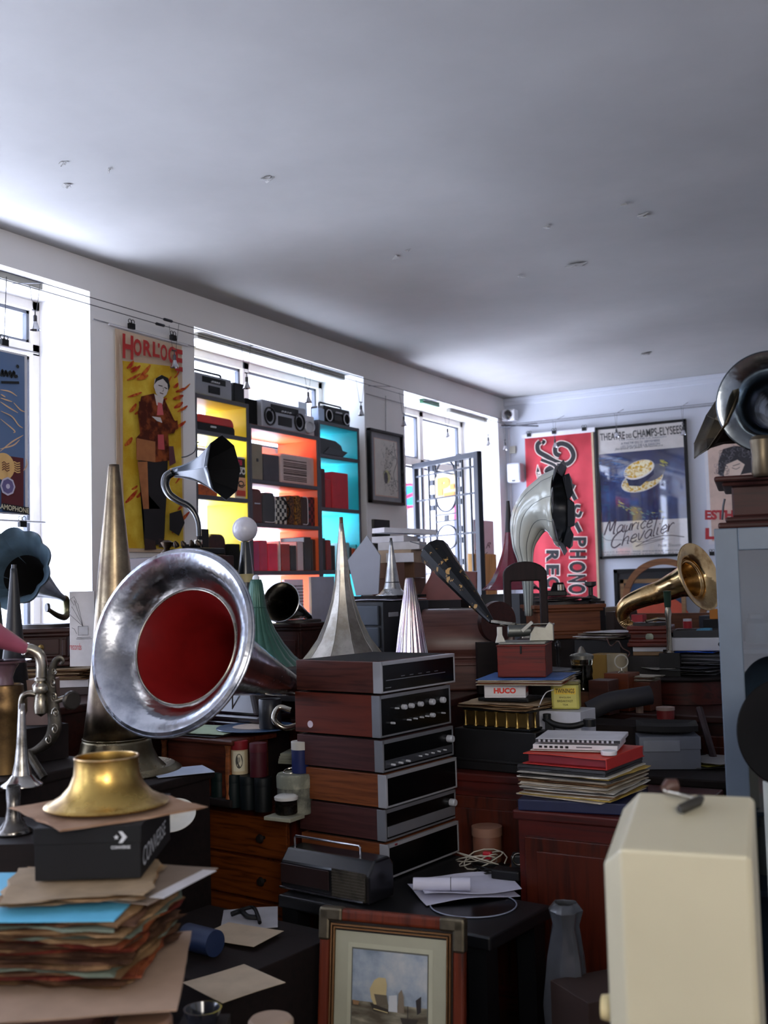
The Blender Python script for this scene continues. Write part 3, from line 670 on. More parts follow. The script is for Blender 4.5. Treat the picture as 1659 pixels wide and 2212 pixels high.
A.stroke(Z1([(1310, 1120), (1345, 1130)]), .005, blk, px=True).stroke(Z1([(1360, 1140), (1385, 1150)]), .005, blk, px=True).stroke(Z1([(1320, 1185), (1350, 1195)]), .005, '#5a4040', px=True).stroke(Z1([(1348, 1140), (1352, 1170), (1340, 1172)]), .004, '#7a7070', px=True)
A.poly(Z1([(1345, 1450), (1470, 1420), (1478, 1490), (1400, 1530), (1345, 1500)]), brown, px=True)
A.poly(Z1([(1395, 1640), (1435, 1640), (1455, 1780), (1400, 1810)]), '#54242c', px=True).poly(Z1b([(1400, 40), (1500, 10), (1530, 120), (1480, 230), (1400, 180)]), blk, px=True)
A.build('painting', t)
t2 = wire('poster_batten', 'thin white batten above the tall yellow poster', 'batten', [(XP, tl.y - .05, tl.z + .012), (XP, tr.y + .05, tl.z + .012)], .006, whitep)
clip(284, 703, X=LX + .03, lab='left black clip holding the tall yellow poster'); clip(374, 728, X=LX + .03, lab='right black clip holding the tall yellow poster')
# left hanging board
XG = LX - .02
tr = PX(59, 767, XG); br_ = PX(58, 1113, XG); tly = tr.y - .62; H_ = tr.z - br_.z; W_ = .62
t = thing('hanging_poster', 'dark blue hanging poster with orange swirls in the left window', 'poster', (XG, tr.y - W_ / 2, br_.z))
MB().box(-.006, 0, 0, .01, W_, H_).build('board', whitep, t)
A = Art((XG, tly, tr.z), (0, 1, 0), (0, 0, -1), (1, 0, 0))
def fnb(m, nt, b):
    n = _noise(nt, 1.2, 2); r = _ramp(nt, n.outputs[0], [(.3, hx('#2b4c7c')), (.55, hx('#54709a')), (.8, hx('#6f7a8e'))]); nt.links.new(r.outputs[0], b.inputs[0])
A.rect(.01, .01, W_ - .018, H_ - .008, M_('blue_print', fnb))
def P1(pts): return [(x, y) for x, y in pts]
for pts in [[(0, 975), (25, 955), (50, 940)], [(0, 970), (28, 962), (42, 950)], [(0, 868), (18, 880), (38, 892)], [(0, 905), (30, 930), (28, 935)], [(0, 842), (20, 846), (36, 856)], [(0, 860), (25, 868)], [(28, 870), (42, 885), (52, 890)], [(0, 888), (24, 900), (38, 918), (48, 925)], [(0, 852), (10, 858)], [(48, 1018), (56, 1005), (55, 992)]]:
    A.stroke(pts, .007, '#e0b890', px=True, smooth=5, taper=True)
A.stroke([(0, 813), (3, 800), (6, 812), (11, 802), (13, 812), (20, 803), (22, 815), (28, 803), (30, 814), (36, 812)], .014, '#101418', px=True, smooth=4).stroke([(0, 826), (39, 827)], .012, '#101418', px=True).ell(*A.px(35.5, 792), .009, .009, '#101418')
A.poly([(0, 983), (48, 990), (48, 1100), (0, 1092)], '#5a2026', px=True)
A.ell(*A.px(5, 1008), .065, .065, '#e2b878')
for k in range(5): A.stroke([(22, 1001 + 5 * k), (28, 998 + 5 * k), (33, 1001 + 5 * k), (40, 1000 + 5 * k)], .006, '#e2b878', px=True, smooth=4)
for k in range(4): A.stroke([(0, 1001 + 5 * k), (5, 998 + 5 * k), (10, 1003 + 5 * k), (16, 1001 + 5 * k)], .004, '#5a2026', px=True, smooth=4)
A.ell(*A.px(12, 1051), .045, .045, '#c9c4d8', n=8).ell(*A.px(12, 1051), .036, .036, '#6a6090', n=8).ell(*A.px(12, 1051), .012, .012, '#c9c4d8')
A.poly([(0, 1087), (58, 1097), (57, 1112), (0, 1103)], '#14171c', px=True)
q0 = A.px(57, 1099); q1 = A.px(0, 1089); q2 = A.px(57, 1110); q3 = A.px(0, 1100)
def ext(a, b, k): return (a[0] + (b[0] - a[0]) * k, a[1] + (b[1] - a[1]) * k)
A.text('GRAMOPHONE', [ext(q0, q1, 1.33), q0, q2, ext(q2, q3, 1.33)], '#dcd6b8', .015)
A.build('print', t)
wire('hanging_rod', 'white rod below the left window poster', 'rod', [(XG, tly - .1, br_.z - .03), (XG, PX(97, 1123, XG).y, br_.z - .03)], .006, whitep)
wire('hanging_rod', 'white rod above the left window poster', 'rod', [(XG, tly - .1, tr.z + .02), (XG, PX(83, 764, XG).y, tr.z + .02)], .006, whitep)
clip(9, 738, X=XG, lab='clip on the wire over the left window poster'); clip(48, 1130, X=XG, lab='clip hanging under the left window poster')
wire('hanging_wire', 'thin wire carrying the left window poster', 'wire', [PX(9, 735, XG), PX(14, 598, XG)], .002)
# framed drawing between the windows
XP = LX + .045; A = Art((XP, 0, 0), (0, 1, 0), (0, 0, -1), (1, 0, 0))
c = [(806, 925), (871, 940), (871, 1091), (803, 1085)]; uv = [A.px(*p) for p in c]; y0 = min(u[0] for u in uv); y1 = max(u[0] for u in uv); z1 = -min(u[1] for u in uv); z0 = -max(u[1] for u in uv)
t = thing('framed_drawing', 'black-framed ink drawing on grey mount between the shelving and the door', 'picture', (LX + .02, (y0 + y1) / 2, z0))
hw = (y1 - y0) / 2; hh = z1 - z0; m = MB(); fw = .02
for y, w_ in ((-hw + fw / 2, fw), (hw - fw / 2, fw)): m.box(.01, y, 0, .035, w_, hh)
for z in (0, hh - fw): m.box(.01, 0, z, .035, 2 * hw, fw)
m.build('frame', black, t, bevel=.002); MB().box(-.005, 0, .01, .02, 2 * hw - .02, hh - .02).build('mount', plain('#8c8d93', .7), t)
A = Art((LX + .026, y0, z1), (0, 1, 0), (0, 0, -1), (1, 0, 0)); W_ = 2 * hw; H_ = hh
A.rect(W_ * .16, H_ * .11, W_ * .86, H_ * .9, '#c9a89c').rect(W_ * .18, H_ * .12, W_ * .84, H_ * .885, '#cfcac4')
ink = '#26242a'; rr = random.Random(11)
A.ell(W_ * .52, H_ * .62, .05, .05, '#c8c494').ell(W_ * .49, H_ * .64, .03, .045, '#55525a')
for i in range(80):
    a = rr.uniform(0, 6.28); q = rr.random(); x = W_ * (.51 + .10 * sin(q * 9) + rr.uniform(-.1, .1)); y = H_ * (.2 + .62 * q); L = rr.uniform(.01, .04)
    A.stroke([(x, y), (x + L * cos(a), y + L * sin(a) * .6), (x + L * cos(a + .8), y + L * sin(a + .8))], rr.uniform(.0015, .004), ink, smooth=3)
for i in range(50):
    x = W_ * rr.choice([rr.uniform(.2, .3), rr.uniform(.72, .82)]); y = H_ * rr.uniform(.15, .85); A.stroke([(x, y), (x + rr.uniform(-.02, .02), y + rr.uniform(.01, .05))], .002, rr.choice([ink, '#8a868c']))
A.stroke([(W_ * .48, H_ * .17), (W_ * .5, H_ * .3), (W_ * .56, H_ * .42), (W_ * .5, H_ * .52), (W_ * .45, H_ * .62), (W_ * .53, H_ * .78)], .006, ink, smooth=6)
A.build('drawing', t)
wire('picture_wire', 'thin wire holding the framed ink drawing', 'wire', [PX(833, 855, LX + .01), PX(833, 932, LX + .01)], .002)
# red banner
YB = BY - .03; tl = PY(1134, 950, YB); tr = PY(1281, 932, YB); z0 = 1.15; W_ = tr.x - tl.x; H_ = tl.z - z0 + .02
t = thing('red_banner', 'long red cloth banner with black lettering on the back wall', 'banner', (tl.x + W_ / 2, YB, z0))
m = MB(); n = 14; vs = []
for i in range(n * 3 + 1):
    for j in range(9):
        vs.append((-W_ / 2 + W_ * i / (n * 3), -.003 - .006 * sin(i * .6 + j * .3) * (j / 8), H_ * (1 - j / 8)))
fs = [(i * 9 + j, i * 9 + j + 1, (i + 1) * 9 + j + 1, (i + 1) * 9 + j) for i in range(n * 3) for j in range(8)]
m.add(vs, fs, 0, True); m.build('cloth', plain('#c8404c', .8, var=.12, scale=5), t, solid=.002)
MB().box(0, -.008, H_ - .010, W_ + .05, .03, .042).build('top_batten', whitep, t, bevel=.003)
MB().box(W_ / 2 - .006, -.006, 0, .02, .012, H_ - .01).build('edge_hem', plain('#b9a58a', .8), t)
A = Art((tl.x, YB - .018, tl.z), (1, 0, 0), (0, 0, -1), (0, -1, 0)); wl = plain('#ead9cf', .7); bk = plain('#17161a', .7)
def both(pts, w_, sm=5):
    p2 = Z4(pts); A.stroke(p2, w_ + .014, wl, px=True, smooth=sm); A.stroke(p2, w_, bk, px=True, smooth=sm)
both([(250, 500), (232, 520), (240, 560), (290, 590), (340, 620), (400, 640), (440, 620), (455, 580), (430, 530), (380, 510), (345, 530), (345, 570), (370, 585)], .045)
both([(262, 495), (275, 500), (262, 512)], .03)
both([(400, 670), (380, 650), (330, 655), (290, 680), (330, 700), (390, 690)], .05); both([(255, 610), (330, 640), (350, 660)], .03)
both([(430, 740), (380, 780), (360, 830), (430, 800), (455, 760)], .05)
both([(500, 900), (470, 900), (460, 940), (490, 960), (505, 930)], .03); both([(440, 800), (470, 860)], .04)
both([(470, 1000), (500, 1060)], .04)
A.poly(Z4([(235, 640), (255, 700), (310, 830), (262, 840), (225, 690)]), bk, px=True)
for p in (Z4([(235, 640), (225, 690), (262, 840)]), Z4([(235, 640), (256, 700), (300, 820)])): A.stroke(p, .006, wl, px=True)
A.text('REG.U.S.PAT.', Z4([(252, 684), (305, 850), (280, 858), (230, 690)]), wl, .02, px=True)
for ch, (a, b, c, d) in [('P', (455, 1090, 538, 1150)), ('H', (435, 1170, 535, 1220)), ('O', (430, 1240, 535, 1310)), ('N', (425, 1322, 535, 1370)), ('O', (425, 1380, 535, 1440)), ('R', (290, 1170, 370, 1245)), ('E', (290, 1260, 372, 1325)), ('C', (290, 1335, 372, 1400))]:
    Q = lambda e: Z4([(c + e, b - e), (c + e, d + e), (a - e, d + e), (a - e, b - e)])
    A.text(ch, Q(5), wl, .06, px=True); A.text(ch, Q(0), bk, .045, px=True)
A.build('lettering', t)
for i, x in enumerate((1143, 1197, 1262)): clip(x, [939, 933, 926][i], Y=BY - .05, lab=['left', 'middle', 'right'][i] + ' black clip on the red banner')
# theatre poster with the straw hat
YB = BY - .02; A0 = Art((0, YB, 0), (1, 0, 0), (0, 0, -1), (0, -1, 0)); uv = [A0.px(*p) for p in [(1288.4, 926), (1481.4, 905), (1493.6, 1200.6), (1297, 1206.5)]]
x0, x1 = min(u[0] for u in uv), max(u[0] for u in uv); z1, z0 = -min(u[1] for u in uv), -max(u[1] for u in uv)
t = thing('framed_poster', 'black-framed theatre poster with a straw hat on dark blue', 'poster', ((x0 + x1) / 2, YB, z0))
W_ = x1 - x0; H_ = z1 - z0; m = MB()
for x in (-W_ / 2 + .012, W_ / 2 - .012): m.box(x, 0, 0, .024, .036, H_)
for z in (0, H_ - .024): m.box(0, 0, z, W_, .036, .024)
m.build('frame', black, t, bevel=.002); MB().box(0, .004, .01, W_ - .02, .02, H_ - .02).build('backing', whitep, t)
A = Art((x0, YB - .007, z1), (1, 0, 0), (0, 0, -1), (0, -1, 0)); wp = '#dcd6d2'
A.rect(.02, .02, W_ - .02, H_ - .02, wp)
def fnb(m, nt, b):
    n = _noise(nt, 5, 5); r = _ramp(nt, n.outputs[0], [(.35, hx('#121a44')), (.55, hx('#1e2c62')), (.75, hx('#3a5a94'))]); nt.links.new(r.outputs[0], b.inputs[0]); b.inputs['Roughness'].default_value = .6
A.poly(Z4([(612, 578), (1138, 532), (1160, 972), (628, 998)]), M_('deep_blue_print', fnb), px=True)
A.text('THEATRE', Z4([(618, 450), (772, 436), (774, 482), (622, 494)]), '#1a1a1e', .01, px=True).text('DES', Z4([(780, 452), (814, 449), (815, 474), (782, 477)]), '#1a1a1e', .01, px=True).text('CHAMPS-ELYSEES', Z4([(820, 430), (1125, 396), (1130, 448), (824, 478)]), '#1a1a1e', .01, px=True)
for (a, b, c, d, h_) in [(740, 490, 1030, 468, 8), (750, 512, 990, 490, 14), (750, 532, 990, 510, 14)]:
    A.text('A PARTIR DU 21 SEPTEMBRE' if h_ == 14 and b == 512 else 'LES GALAS DE LA SAISON', Z4([(a, b - h_ / 2), (c, d - h_ / 2), (c, d + h_ / 2), (a, b + h_ / 2)]), '#55607a', 0, px=True)
A.text('Jacques et Jean, directeurs', Z4([(710, 540), (1010, 515), (1010, 528), (710, 556)]), '#222', 0, .3, px=True)
straw = blotch('#c99a1e', '#ece3c0', .42, .55, 45, rough=.8, bump=0)
def ez(cx, cy, rx, ry, rot, mat):
    A.poly(Z4([(cx + rx * cos(t_) * cos(rot) - ry * sin(t_) * sin(rot), cy + rx * cos(t_) * sin(rot) + ry * sin(t_) * cos(rot)) for t_ in [2 * pi * i / 30 for i in range(30)]]), mat, px=True)
ez(882, 738, 136, 66, -.33, wp); ez(882, 738, 130, 60, -.33, straw)
ez(950, 690, 82, 45, -.5, '#5f6070'); A.poly(Z4([(770, 690), (800, 772), (870, 775), (955, 700), (950, 650)]), '#14204a', px=True)
ez(862, 672, 100, 54, -.38, wp); ez(862, 668, 92, 48, -.38, straw)
rr = random.Random(5); yl = '#c9c25c'
for i in range(46):
    a = 2.55 - i * .028; x = 930 + 260 * cos(a) * .95 + rr.uniform(-20, 20); y = 760 + 185 * sin(a) + rr.uniform(-22, 22)
    A.stroke(Z4([(x, y), (x + rr.uniform(10, 24), y + rr.uniform(0, 12))]), .004, rr.choice([yl, '#8fb0a0', '#5c7a90']), px=True)
for i in range(22):
    x, y = 1015 + rr.uniform(-22, 22), 628 + rr.uniform(-20, 20); A.stroke(Z4([(x, y), (x + 12, y + 5)]), .004, yl, px=True)
for i in range(70):
    x, y = rr.uniform(625, 790), rr.uniform(600, 760); A.stroke(Z4([(x, y), (x + rr.uniform(15, 40), y - 2)]), .0035, rr.choice(['#3d5f96', '#5b80b0', '#2d4880']), px=True)
sg = '#3a2630'
GL = {'M': ([(0, 0), (.15, 1), (.4, .2), (.65, 1), (.75, .05), (.88, .02)], .95), 'a': ([(.5, .45), (.25, .5), (.05, .25), (.2, 0), (.42, .12), (.5, .45), (.5, .1), (.6, .02)], .62), 'u': ([(0, .5), (.05, .1), (.25, 0), (.45, .15), (.5, .5), (.5, .1), (.6, .02)], .62),
      'r': ([(0, .5), (.08, 0), (.1, .32), (.28, .5), (.42, .42)], .5), 'i': ([(.02, .5), (.03, .08), (.16, .02)], .26), 'c': ([(.42, .42), (.22, .5), (.02, .25), (.2, 0), (.45, .1)], .5), 'e': ([(.05, .25), (.42, .3), (.3, .5), (.1, .42), (.05, .15), (.22, 0), (.48, .1)], .52),
      'C': ([(.75, .85), (.5, 1), (.1, .7), (.05, .25), (.35, 0), (.75, .15)], .85), 'h': ([(.1, 1), (.02, 0), (.08, .35), (.3, .5), (.4, .35), (.4, .05), (.5, .02)], .56), 'v': ([(0, .5), (.18, 0), (.42, .55)], .48), 'l': ([(.1, 1), (.05, .1), (.18, .02)], .28)}
def script(word, x0, y0, x1, y1, h, wd):
    tot = sum(GL[c][1] for c in word); sc_ = (x1 - x0) / tot; x = 0
    for c in word:
        pts, adv = GL[c]; P = [((x + a) * sc_ + b * h * .28, b * h * (1.25 if c.islower() and b > .55 else 1)) for a, b in pts]
        A.stroke(Z4([(x0 + px_, y0 + (y1 - y0) * px_ / (x1 - x0) - py_) for px_, py_ in P]), wd * (1.4 if c.isupper() else 1), sg, px=True, smooth=4)
        if c == 'i': A.ell(*A.px(*Z4([(x0 + (x + .05) * sc_ + .22 * h, y0 + (y1 - y0) * x * sc_ / (x1 - x0) - h * .78)])[0]), .005, .005, sg)
        x += adv
script('Maurice', 665, 1080, 960, 1028, 88, .009)
script('Chevalier', 700, 1165, 1095, 1048, 92, .009)
A.stroke(Z4([(655, 1090), (690, 1110), (760, 1108), (900, 1120), (1040, 1100), (860, 1150)]), .004, sg, px=True, smooth=5).stroke(Z4([(860, 1150), (960, 1100), (1060, 1080), (1160, 1090)]), .006, sg, px=True, smooth=5)
A.text('Prod. Slassor', Z4([(1000, 1134), (1140, 1128), (1140, 1146), (1000, 1152)]), '#6a6a70', 0, px=True)
for y, (t1, t2) in ((1180, ('S.A.C.E.M. BATELIERE - PARIS', 'IMPRIMERIE SPECIALE')), (1196, ('15, AV. MONTAIGNE PARIS 8', 'LOC. AU THEATRE'))):
    A.text(t1, Z4([(658, y), (890, y - 7), (890, y + 2), (658, y + 9)]), '#55555c', 0, px=True).text(t2, Z4([(905, y - 7), (1150, y - 14), (1150, y - 5), (905, y + 2)]), '#55555c', 0, px=True)
A.build('print', t)
MB().box(0, -.014, .02, W_ - .04, .002, H_ - .04).build('glass', glassm('#ffffff', .07), t)
# pale poster with the curly haired woman
YB = BY - .012; tl = PY(1520, 946, YB); bl = PY(1518, 1177, YB); W_ = .85; H_ = tl.z - bl.z
t = thing('pale_poster', 'pale pink poster with a curly-haired face behind the right gramophone', 'poster', (tl.x + W_ / 2, YB, bl.z))
MB().box(0, .002, 0, W_, .004, H_).build('sheet', whitep, t)
A = Art((tl.x, YB - .001, tl.z), (1, 0, 0), (0, 0, -1), (0, -1, 0)); A.rect(.03, .03, W_ - .03, H_ - .03, plain('#cbb2a4', .8))
hair = '#2c2a30'
A.poly(Z4([(1350, 700), (1352, 620), (1380, 545), (1450, 525), (1540, 530), (1600, 570), (1640, 640), (1630, 720), (1560, 690), (1500, 700), (1420, 740)]), hair, px=True)
A.poly(Z4([(1385, 700), (1400, 640), (1470, 610), (1515, 640), (1490, 700), (1440, 770), (1400, 770)]), '#d9c3b4', px=True)
for i in range(150):
    a = rr.uniform(2.6, 6.9); q = rr.uniform(.55, 1.05); x = 1490 + 150 * q * cos(a); y = 650 + 120 * q * sin(a); b = rr.uniform(0, 6)
    A.stroke(Z4([(x + 12 * cos(b + k), y + 12 * sin(b + k)) for k in (0, 1, 2, 3)]), .003, rr.choice(['#55525a', '#7a767c', hair]), px=True)
A.stroke(Z4([(1395, 640), (1425, 660)]), .006, hair, px=True).stroke(Z4([(1455, 655), (1500, 640)]), .006, hair, px=True).stroke(Z4([(1390, 665), (1412, 672), (1425, 665)]), .005, hair, px=True, smooth=3).stroke(Z4([(1450, 665), (1475, 674), (1500, 662)]), .005, hair, px=True, smooth=3)
A.stroke(Z4([(1430, 670), (1415, 705), (1432, 712)]), .004, '#8a6a60', px=True).stroke(Z4([(1420, 735), (1450, 730)]), .008, '#a83a3a', px=True)
rd = '#a8242c'
A.text('ESTHER', Z4([(1285, 925), (1560, 925), (1560, 985), (1285, 985)]), rd, .05, px=True).text('L', Z4([(1287, 1035), (1345, 1035), (1345, 1105), (1287, 1105)]), rd, .06, px=True)
A.build('print', t)
wire('poster_rod', 'thin white rod above the pale poster', 'rod', [(tl.x - .06, YB, tl.z + .01), (tl.x + W_, YB, tl.z + .01)], .005, whitep)
clip(1538, 1195, Y=YB - .02, lab='clip hanging under the pale poster')

# ================================================================ iron gate in the door opening
G0 = Vector((-4.40, 8.22, .04)); G1 = Vector((-3.55, 7.745, .04)); gu = (G1 - G0).normalized(); GW = (G1 - G0).length; gn = gu.cross(Vector((0, 0, 1)))
if gn.dot(G0 - CAM) > 0: gn = -gn
GH = PX(893, 1003, G0.x).z - .04
A0 = Art(G0 + Vector((0, 0, GH)), gu, (0, 0, -1), gn)
iron = plain('#33363f', .4, metal=.3, var=.1)
t = thing('iron_gate', 'dark iron gate of bars, ovals and squares standing open in the doorway', 'gate', G0, atan2(gu.y, gu.x))
def gz(x, y): u, v = A0.px(760 + x / 4.1475, 780 + y / 4.1475); return u, GH - v
m = MB().box(.02, 0, 0, .04, .04, GH).box(GW - .03, 0, 0, .06, .045, GH).box(GW / 2, 0, GH - .045, GW, .04, .045).box(GW / 2, 0, 0, GW, .04, .06)
m.build('gate_frame', iron, t, bevel=.003)
bars = [gz(x, 1000)[0] for x in (625, 688, 745, 932, 990, 1062)]
m = MB()
for u in bars: m.box(u, 0, .05, .014, .014, GH - .09)
hz = [gz(600, y)[1] for y in (1043, 1262, 1590, 1918)] + [.25]
for z in hz: m.box(GW / 2, 0, z, GW - .05, .014, .014)
for y in (1380, 1440): z = gz(840, y)[1]; m.box((bars[2] + bars[3]) / 2, 0, z, bars[3] - bars[2], .012, .012)
m.build('bars', iron, t)
uc = (bars[2] + bars[3]) / 2; hwid = (bars[3] - bars[2]) / 2 - .008
for (ytop, ybot, part) in [(885, 1040, 'top'), (1220, 1350, 'bottom'), (1470, 1690, 'full'), (1730, 1930, 'full')]:
    zt_, zb_ = gz(840, ytop)[1], gz(840, ybot)[1]
    if part == 'full': pts = [(uc + hwid * cos(a), 0, (zt_ + zb_) / 2 + (zt_ - zb_) / 2 * sin(a)) for a in [2 * pi * i / 32 for i in range(33)]]
    elif part == 'top': pts = [(uc + hwid * cos(a), 0, zb_ + (zt_ - zb_) * sin(a)) for a in [pi * i / 20 for i in range(21)]]
    else: pts = [(uc + hwid * cos(a), 0, zt_ - (zt_ - zb_) * sin(a)) for a in [pi * i / 20 for i in range(21)]]
    MB().tube(pts, .009, 8).build('oval', iron, t)
for us, seq in ((((bars[1] + bars[2]) / 2), [(895, 965), (1045, 1095), (1175, 1225), (1275, 1325), (1510, 1560), (1610, 1660), (1800, 1860)]), ((bars[3] + bars[4]) / 2, [(855, 935), (1010, 1060), (1145, 1190), (1250, 1300), (1490, 1540), (1590, 1640), (1780, 1830)]), (uc, [(1382, 1436)])):
    w_ = .048 if us != uc else .055
    for a, b in seq:
        za, zb = gz(845, a)[1], gz(845, b)[1]; MB().box(us, 0, zb, w_, .012, za - zb).build('square_plate', iron, t)
za, zb = gz(840, 1030)[1], gz(840, 1222)[1]
A = Art(G0 + Vector((0, 0, 0)) + gn * .008, gu, (0, 0, 1), gn, .001)
om = plain('#e88a1c', .4); ym = plain('#f5cf86', .4)
MB().box(uc, 0, zb, hwid * 2, .01, za - zb).build('sign_plate', ym, t)
q = hwid
A.text('P', [(uc - q * .75, za - .01), (uc + q * .5, za - .01), (uc + q * .5, zb + .02), (uc - q * .75, zb + .02)], om, .06)
A.rect(uc + q * .55, zb + .06, uc + q * .95, zb + .1, om).rect(uc - q * .1, zb + .01, uc + q * .95, zb + .035, om)
A.build('sign_letter', t)
# ---- street furniture and things by the doorway
c = PX(880, 1072, -5.4)
t = thing('no_parking_sign', 'round blue and red no-parking sign out in the street', 'sign', (-5.4, c.y, -.04))
MB().tube([(0, 0, 0), (0, 0, c.z + .16)], .02, 10).build('post', plain('#7a7d84'), t)
R_ = .135
T2 = align((.42, -.9, 0), (.05, -.04, c.z + .04))
MB().lathe([(.001, .006), (R_, .006), (R_, -.004), (.001, -.004)], 40, 0, T2).build('red_disc', plain('#e01c3c', .4), t)
m = MB().lathe([(.001, .009), (R_ * .78, .009)], 40, 0, T2); m.build('blue_disc', plain('#1272d8', .4), t)
MB().box(0, 0, .011, R_ * 1.62, .032, .002, 0, rz=.8, T=T2).build('red_bar', plain('#e01c3c', .4), t)
a, b = PX(938, 979, LX - .02), PX(957, 984, LX - .02)
fac = plain('#d8d4dc', .8)
aw = PX(1022, 1112, -12.0)
t = thing('street_building', 'pale shop front across the street with a pink awning seen through the gate', 'building', (-13, aw.y + .7, -.1))
MB().box(0, 0, 0, 1, 14, 7).build('wall', plain('#cfc9d4', .8), t)
for k in range(1):
    MB().taper(1.0, 0, aw.z, 1.6, 1.7, .3, 1.5, .7).build('awning', plain('#7a1c48', .7), t); MB().box(.51, 0, 0, .06, 1.7, aw.z).build('window', plain('#2a3242', .5), t)
a, b = PX(1021, 1124, -3.75), PX(1063, 1300, -3.75)
t = thing('notice_board', 'white notice board with handwriting leaning by the door opening', 'board', (-3.8, 8.9, .75))
a = PX(1021, 1122, -3.9); b = PX(1064, 1126, -3.9); w_ = b.y - a.y; zt_ = a.z
t.location = (-3.9, (a.y + b.y) / 2, .9)
MB().box(0, 0, 0, .015, w_, zt_ - .9).build('board', whitep, t, bevel=.001)
A = Art((-3.891, a.y, zt_), (0, 1, 0), (0, 0, -1), (1, 0, 0))
A.text('R', Z3([(1205, 1630), (1245, 1622), (1240, 1672), (1200, 1680)]), '#3a3c40', 0, .3, px=True).text('INW', Z3([(1100, 1690), (1150, 1690), (1150, 1722), (1100, 1722)]), '#3a3c40', 0, px=True).stroke(Z3([(1165, 1715), (1190, 1730), (1215, 1712)]), .006, '#3a3c40', px=True, smooth=4)
A.build('handwriting', t)
a, b = PX(1010, 1196, -3.86), PX(1063, 1196, -3.86)
tag(MB().box(-3.84, (a.y + b.y) / 2, .9, .04, b.y - a.y, a.z - .9).build('plywood_sheet', wood('#d9a868', '#b98548', .6, 0, 'z'), bevel=.002), 'pale plywood sheet below the notice board by the door', 'board')
p = PX(923, 862, LX - .06); 
tag(MB().box(LX - .06, PX(928, 868, LX - .06).y, PX(928, 868, LX - .06).z - .03, .04, .30, .06).build('exit_sign', plain('#12603a', .4), bevel=.004), 'small green exit sign under the head of the door opening', 'sign')
# ================================================================ furniture that carries the clutter
RZ = radians(-7)
e1 = Vector((cos(RZ), sin(RZ), 0)); e2 = Vector((-sin(RZ), cos(RZ), 0))
mahog = wood('#2e110b', '#160705', .35, .4, 'x', 5); mahogz = wood('#421609', '#200a05', .3, .4, 'z', 5); darkw = wood('#140b0a', '#0a0505', .65, 0, 'x', 5)
walnut = wood('#4a2012', '#280f08', .35, .3, 'x', 7); oak = wood('#7a4320', '#4a2410', .4, .3, 'x', 7); redw = wood('#431009', '#1e0604', .35, .4, 'x', 4)
brassm = metal('#a98a4e', .22, tarnish='#6a5636', amt=.6); nickel = metal('#b9b2a4', .12, tarnish='#7c7668', amt=.55); goldm = metal('#dfc08c', .10, tarnish='#b08a58', amt=.5)
def sideboard(name, label, x0, x1, y0, y1, z, cat='sideboard', mat=None, doors=3, drawers=False, handle=True, face='-y'):
    mat = mat or mahog; cx, cy = (x0 + x1) / 2, (y0 + y1) / 2; W_, D_ = x1 - x0, y1 - y0
    t = thing(name, label, cat, (cx, cy, 0))
    MB().box(0, 0, .06, W_ - .03, D_ - .03, z - .09).box(0, 0, 0, W_ - .08, D_ - .08, .06).build('carcass', mat, t)
    MB().box(0, 0, z - .03, W_, D_, .03).build('top', mat, t, bevel=.006)
    w_ = (W_ - .06) / doors
    for i in range(doors):
        xx = -W_ / 2 + .03 + w_ * (i + .5)
        rows = [(.10, z - .08)] if not drawers else [(.10 + k * (z - .18) / drawers, .10 + (k + 1) * (z - .18) / drawers - .012) for k in range(drawers)]
        for a, b in rows:
            nm = 'drawer' if drawers else 'door'
            d_ = MB().box(xx, -D_ / 2 + .008, a, w_ - .02, .02, b - a).box(xx, -D_ / 2 - .004, a + .04, w_ - .1, .008, b - a - .08).build(nm, mahogz if not drawers else mat, t, bevel=.003)
            if handle: MB().lathe([(.006, 0), (.006, .01), (.013, .02), (.010, .028), (.001, .03)], 16, 0, align((0, -1, 0), (xx + (0 if drawers else w_ * .35), -D_ / 2 - .006, (a + b) / 2))).build('knob', darkw, d_)
    return t
sideboard('window_counter', 'dark wooden counter under the left window carrying gramophones', -4.03, -2.97, 2.62, 3.58, 1.09, doors=2)
sideboard('cabinet', 'dark cabinet at the left edge carrying the ornate tone arm and nickel bells', -3.3, -2.40, 1.93, 2.47, .99, 'cabinet', darkw, doors=2)
sideboard('side_table_cabinet', 'dark low cabinet under the tall brass horn', -2.95, -2.40, 2.50, 2.97, .88, 'cabinet', darkw, doors=2)
sideboard('sideboard', 'long dark sideboard under the green and silver flower horns', -4.0, -1.92, 3.64, 4.9, 1.04, doors=4)
sideboard('sideboard', 'dark sideboard under the tower of white and brown boxes by the doorway', -4.0, -2.20, 4.94, 6.1, 1.04, doors=4)
sideboard('sideboard', 'dark sideboard under the carved gramophones and brass horn on the right', -1.90, -.35, 4.42, 6.2, .94, doors=4)
sideboard('cabinet', 'red-brown cabinet carrying the gilt column case and red wooden box', -1.84, -1.41, 3.52, 4.1, .82, 'cabinet', redw, doors=1, handle=False)
sideboard('cabinet', 'red-brown cabinet under the leaning stack of records and red folder', -1.39, -.86, 3.19, 3.76, .78, 'cabinet', redw, doors=1, handle=False)
sideboard('cabinet', 'dark cabinet behind the record stack under the grey cardboard box', -1.39, -.30, 3.80, 4.36, .80, 'cabinet', darkw, doors=2)
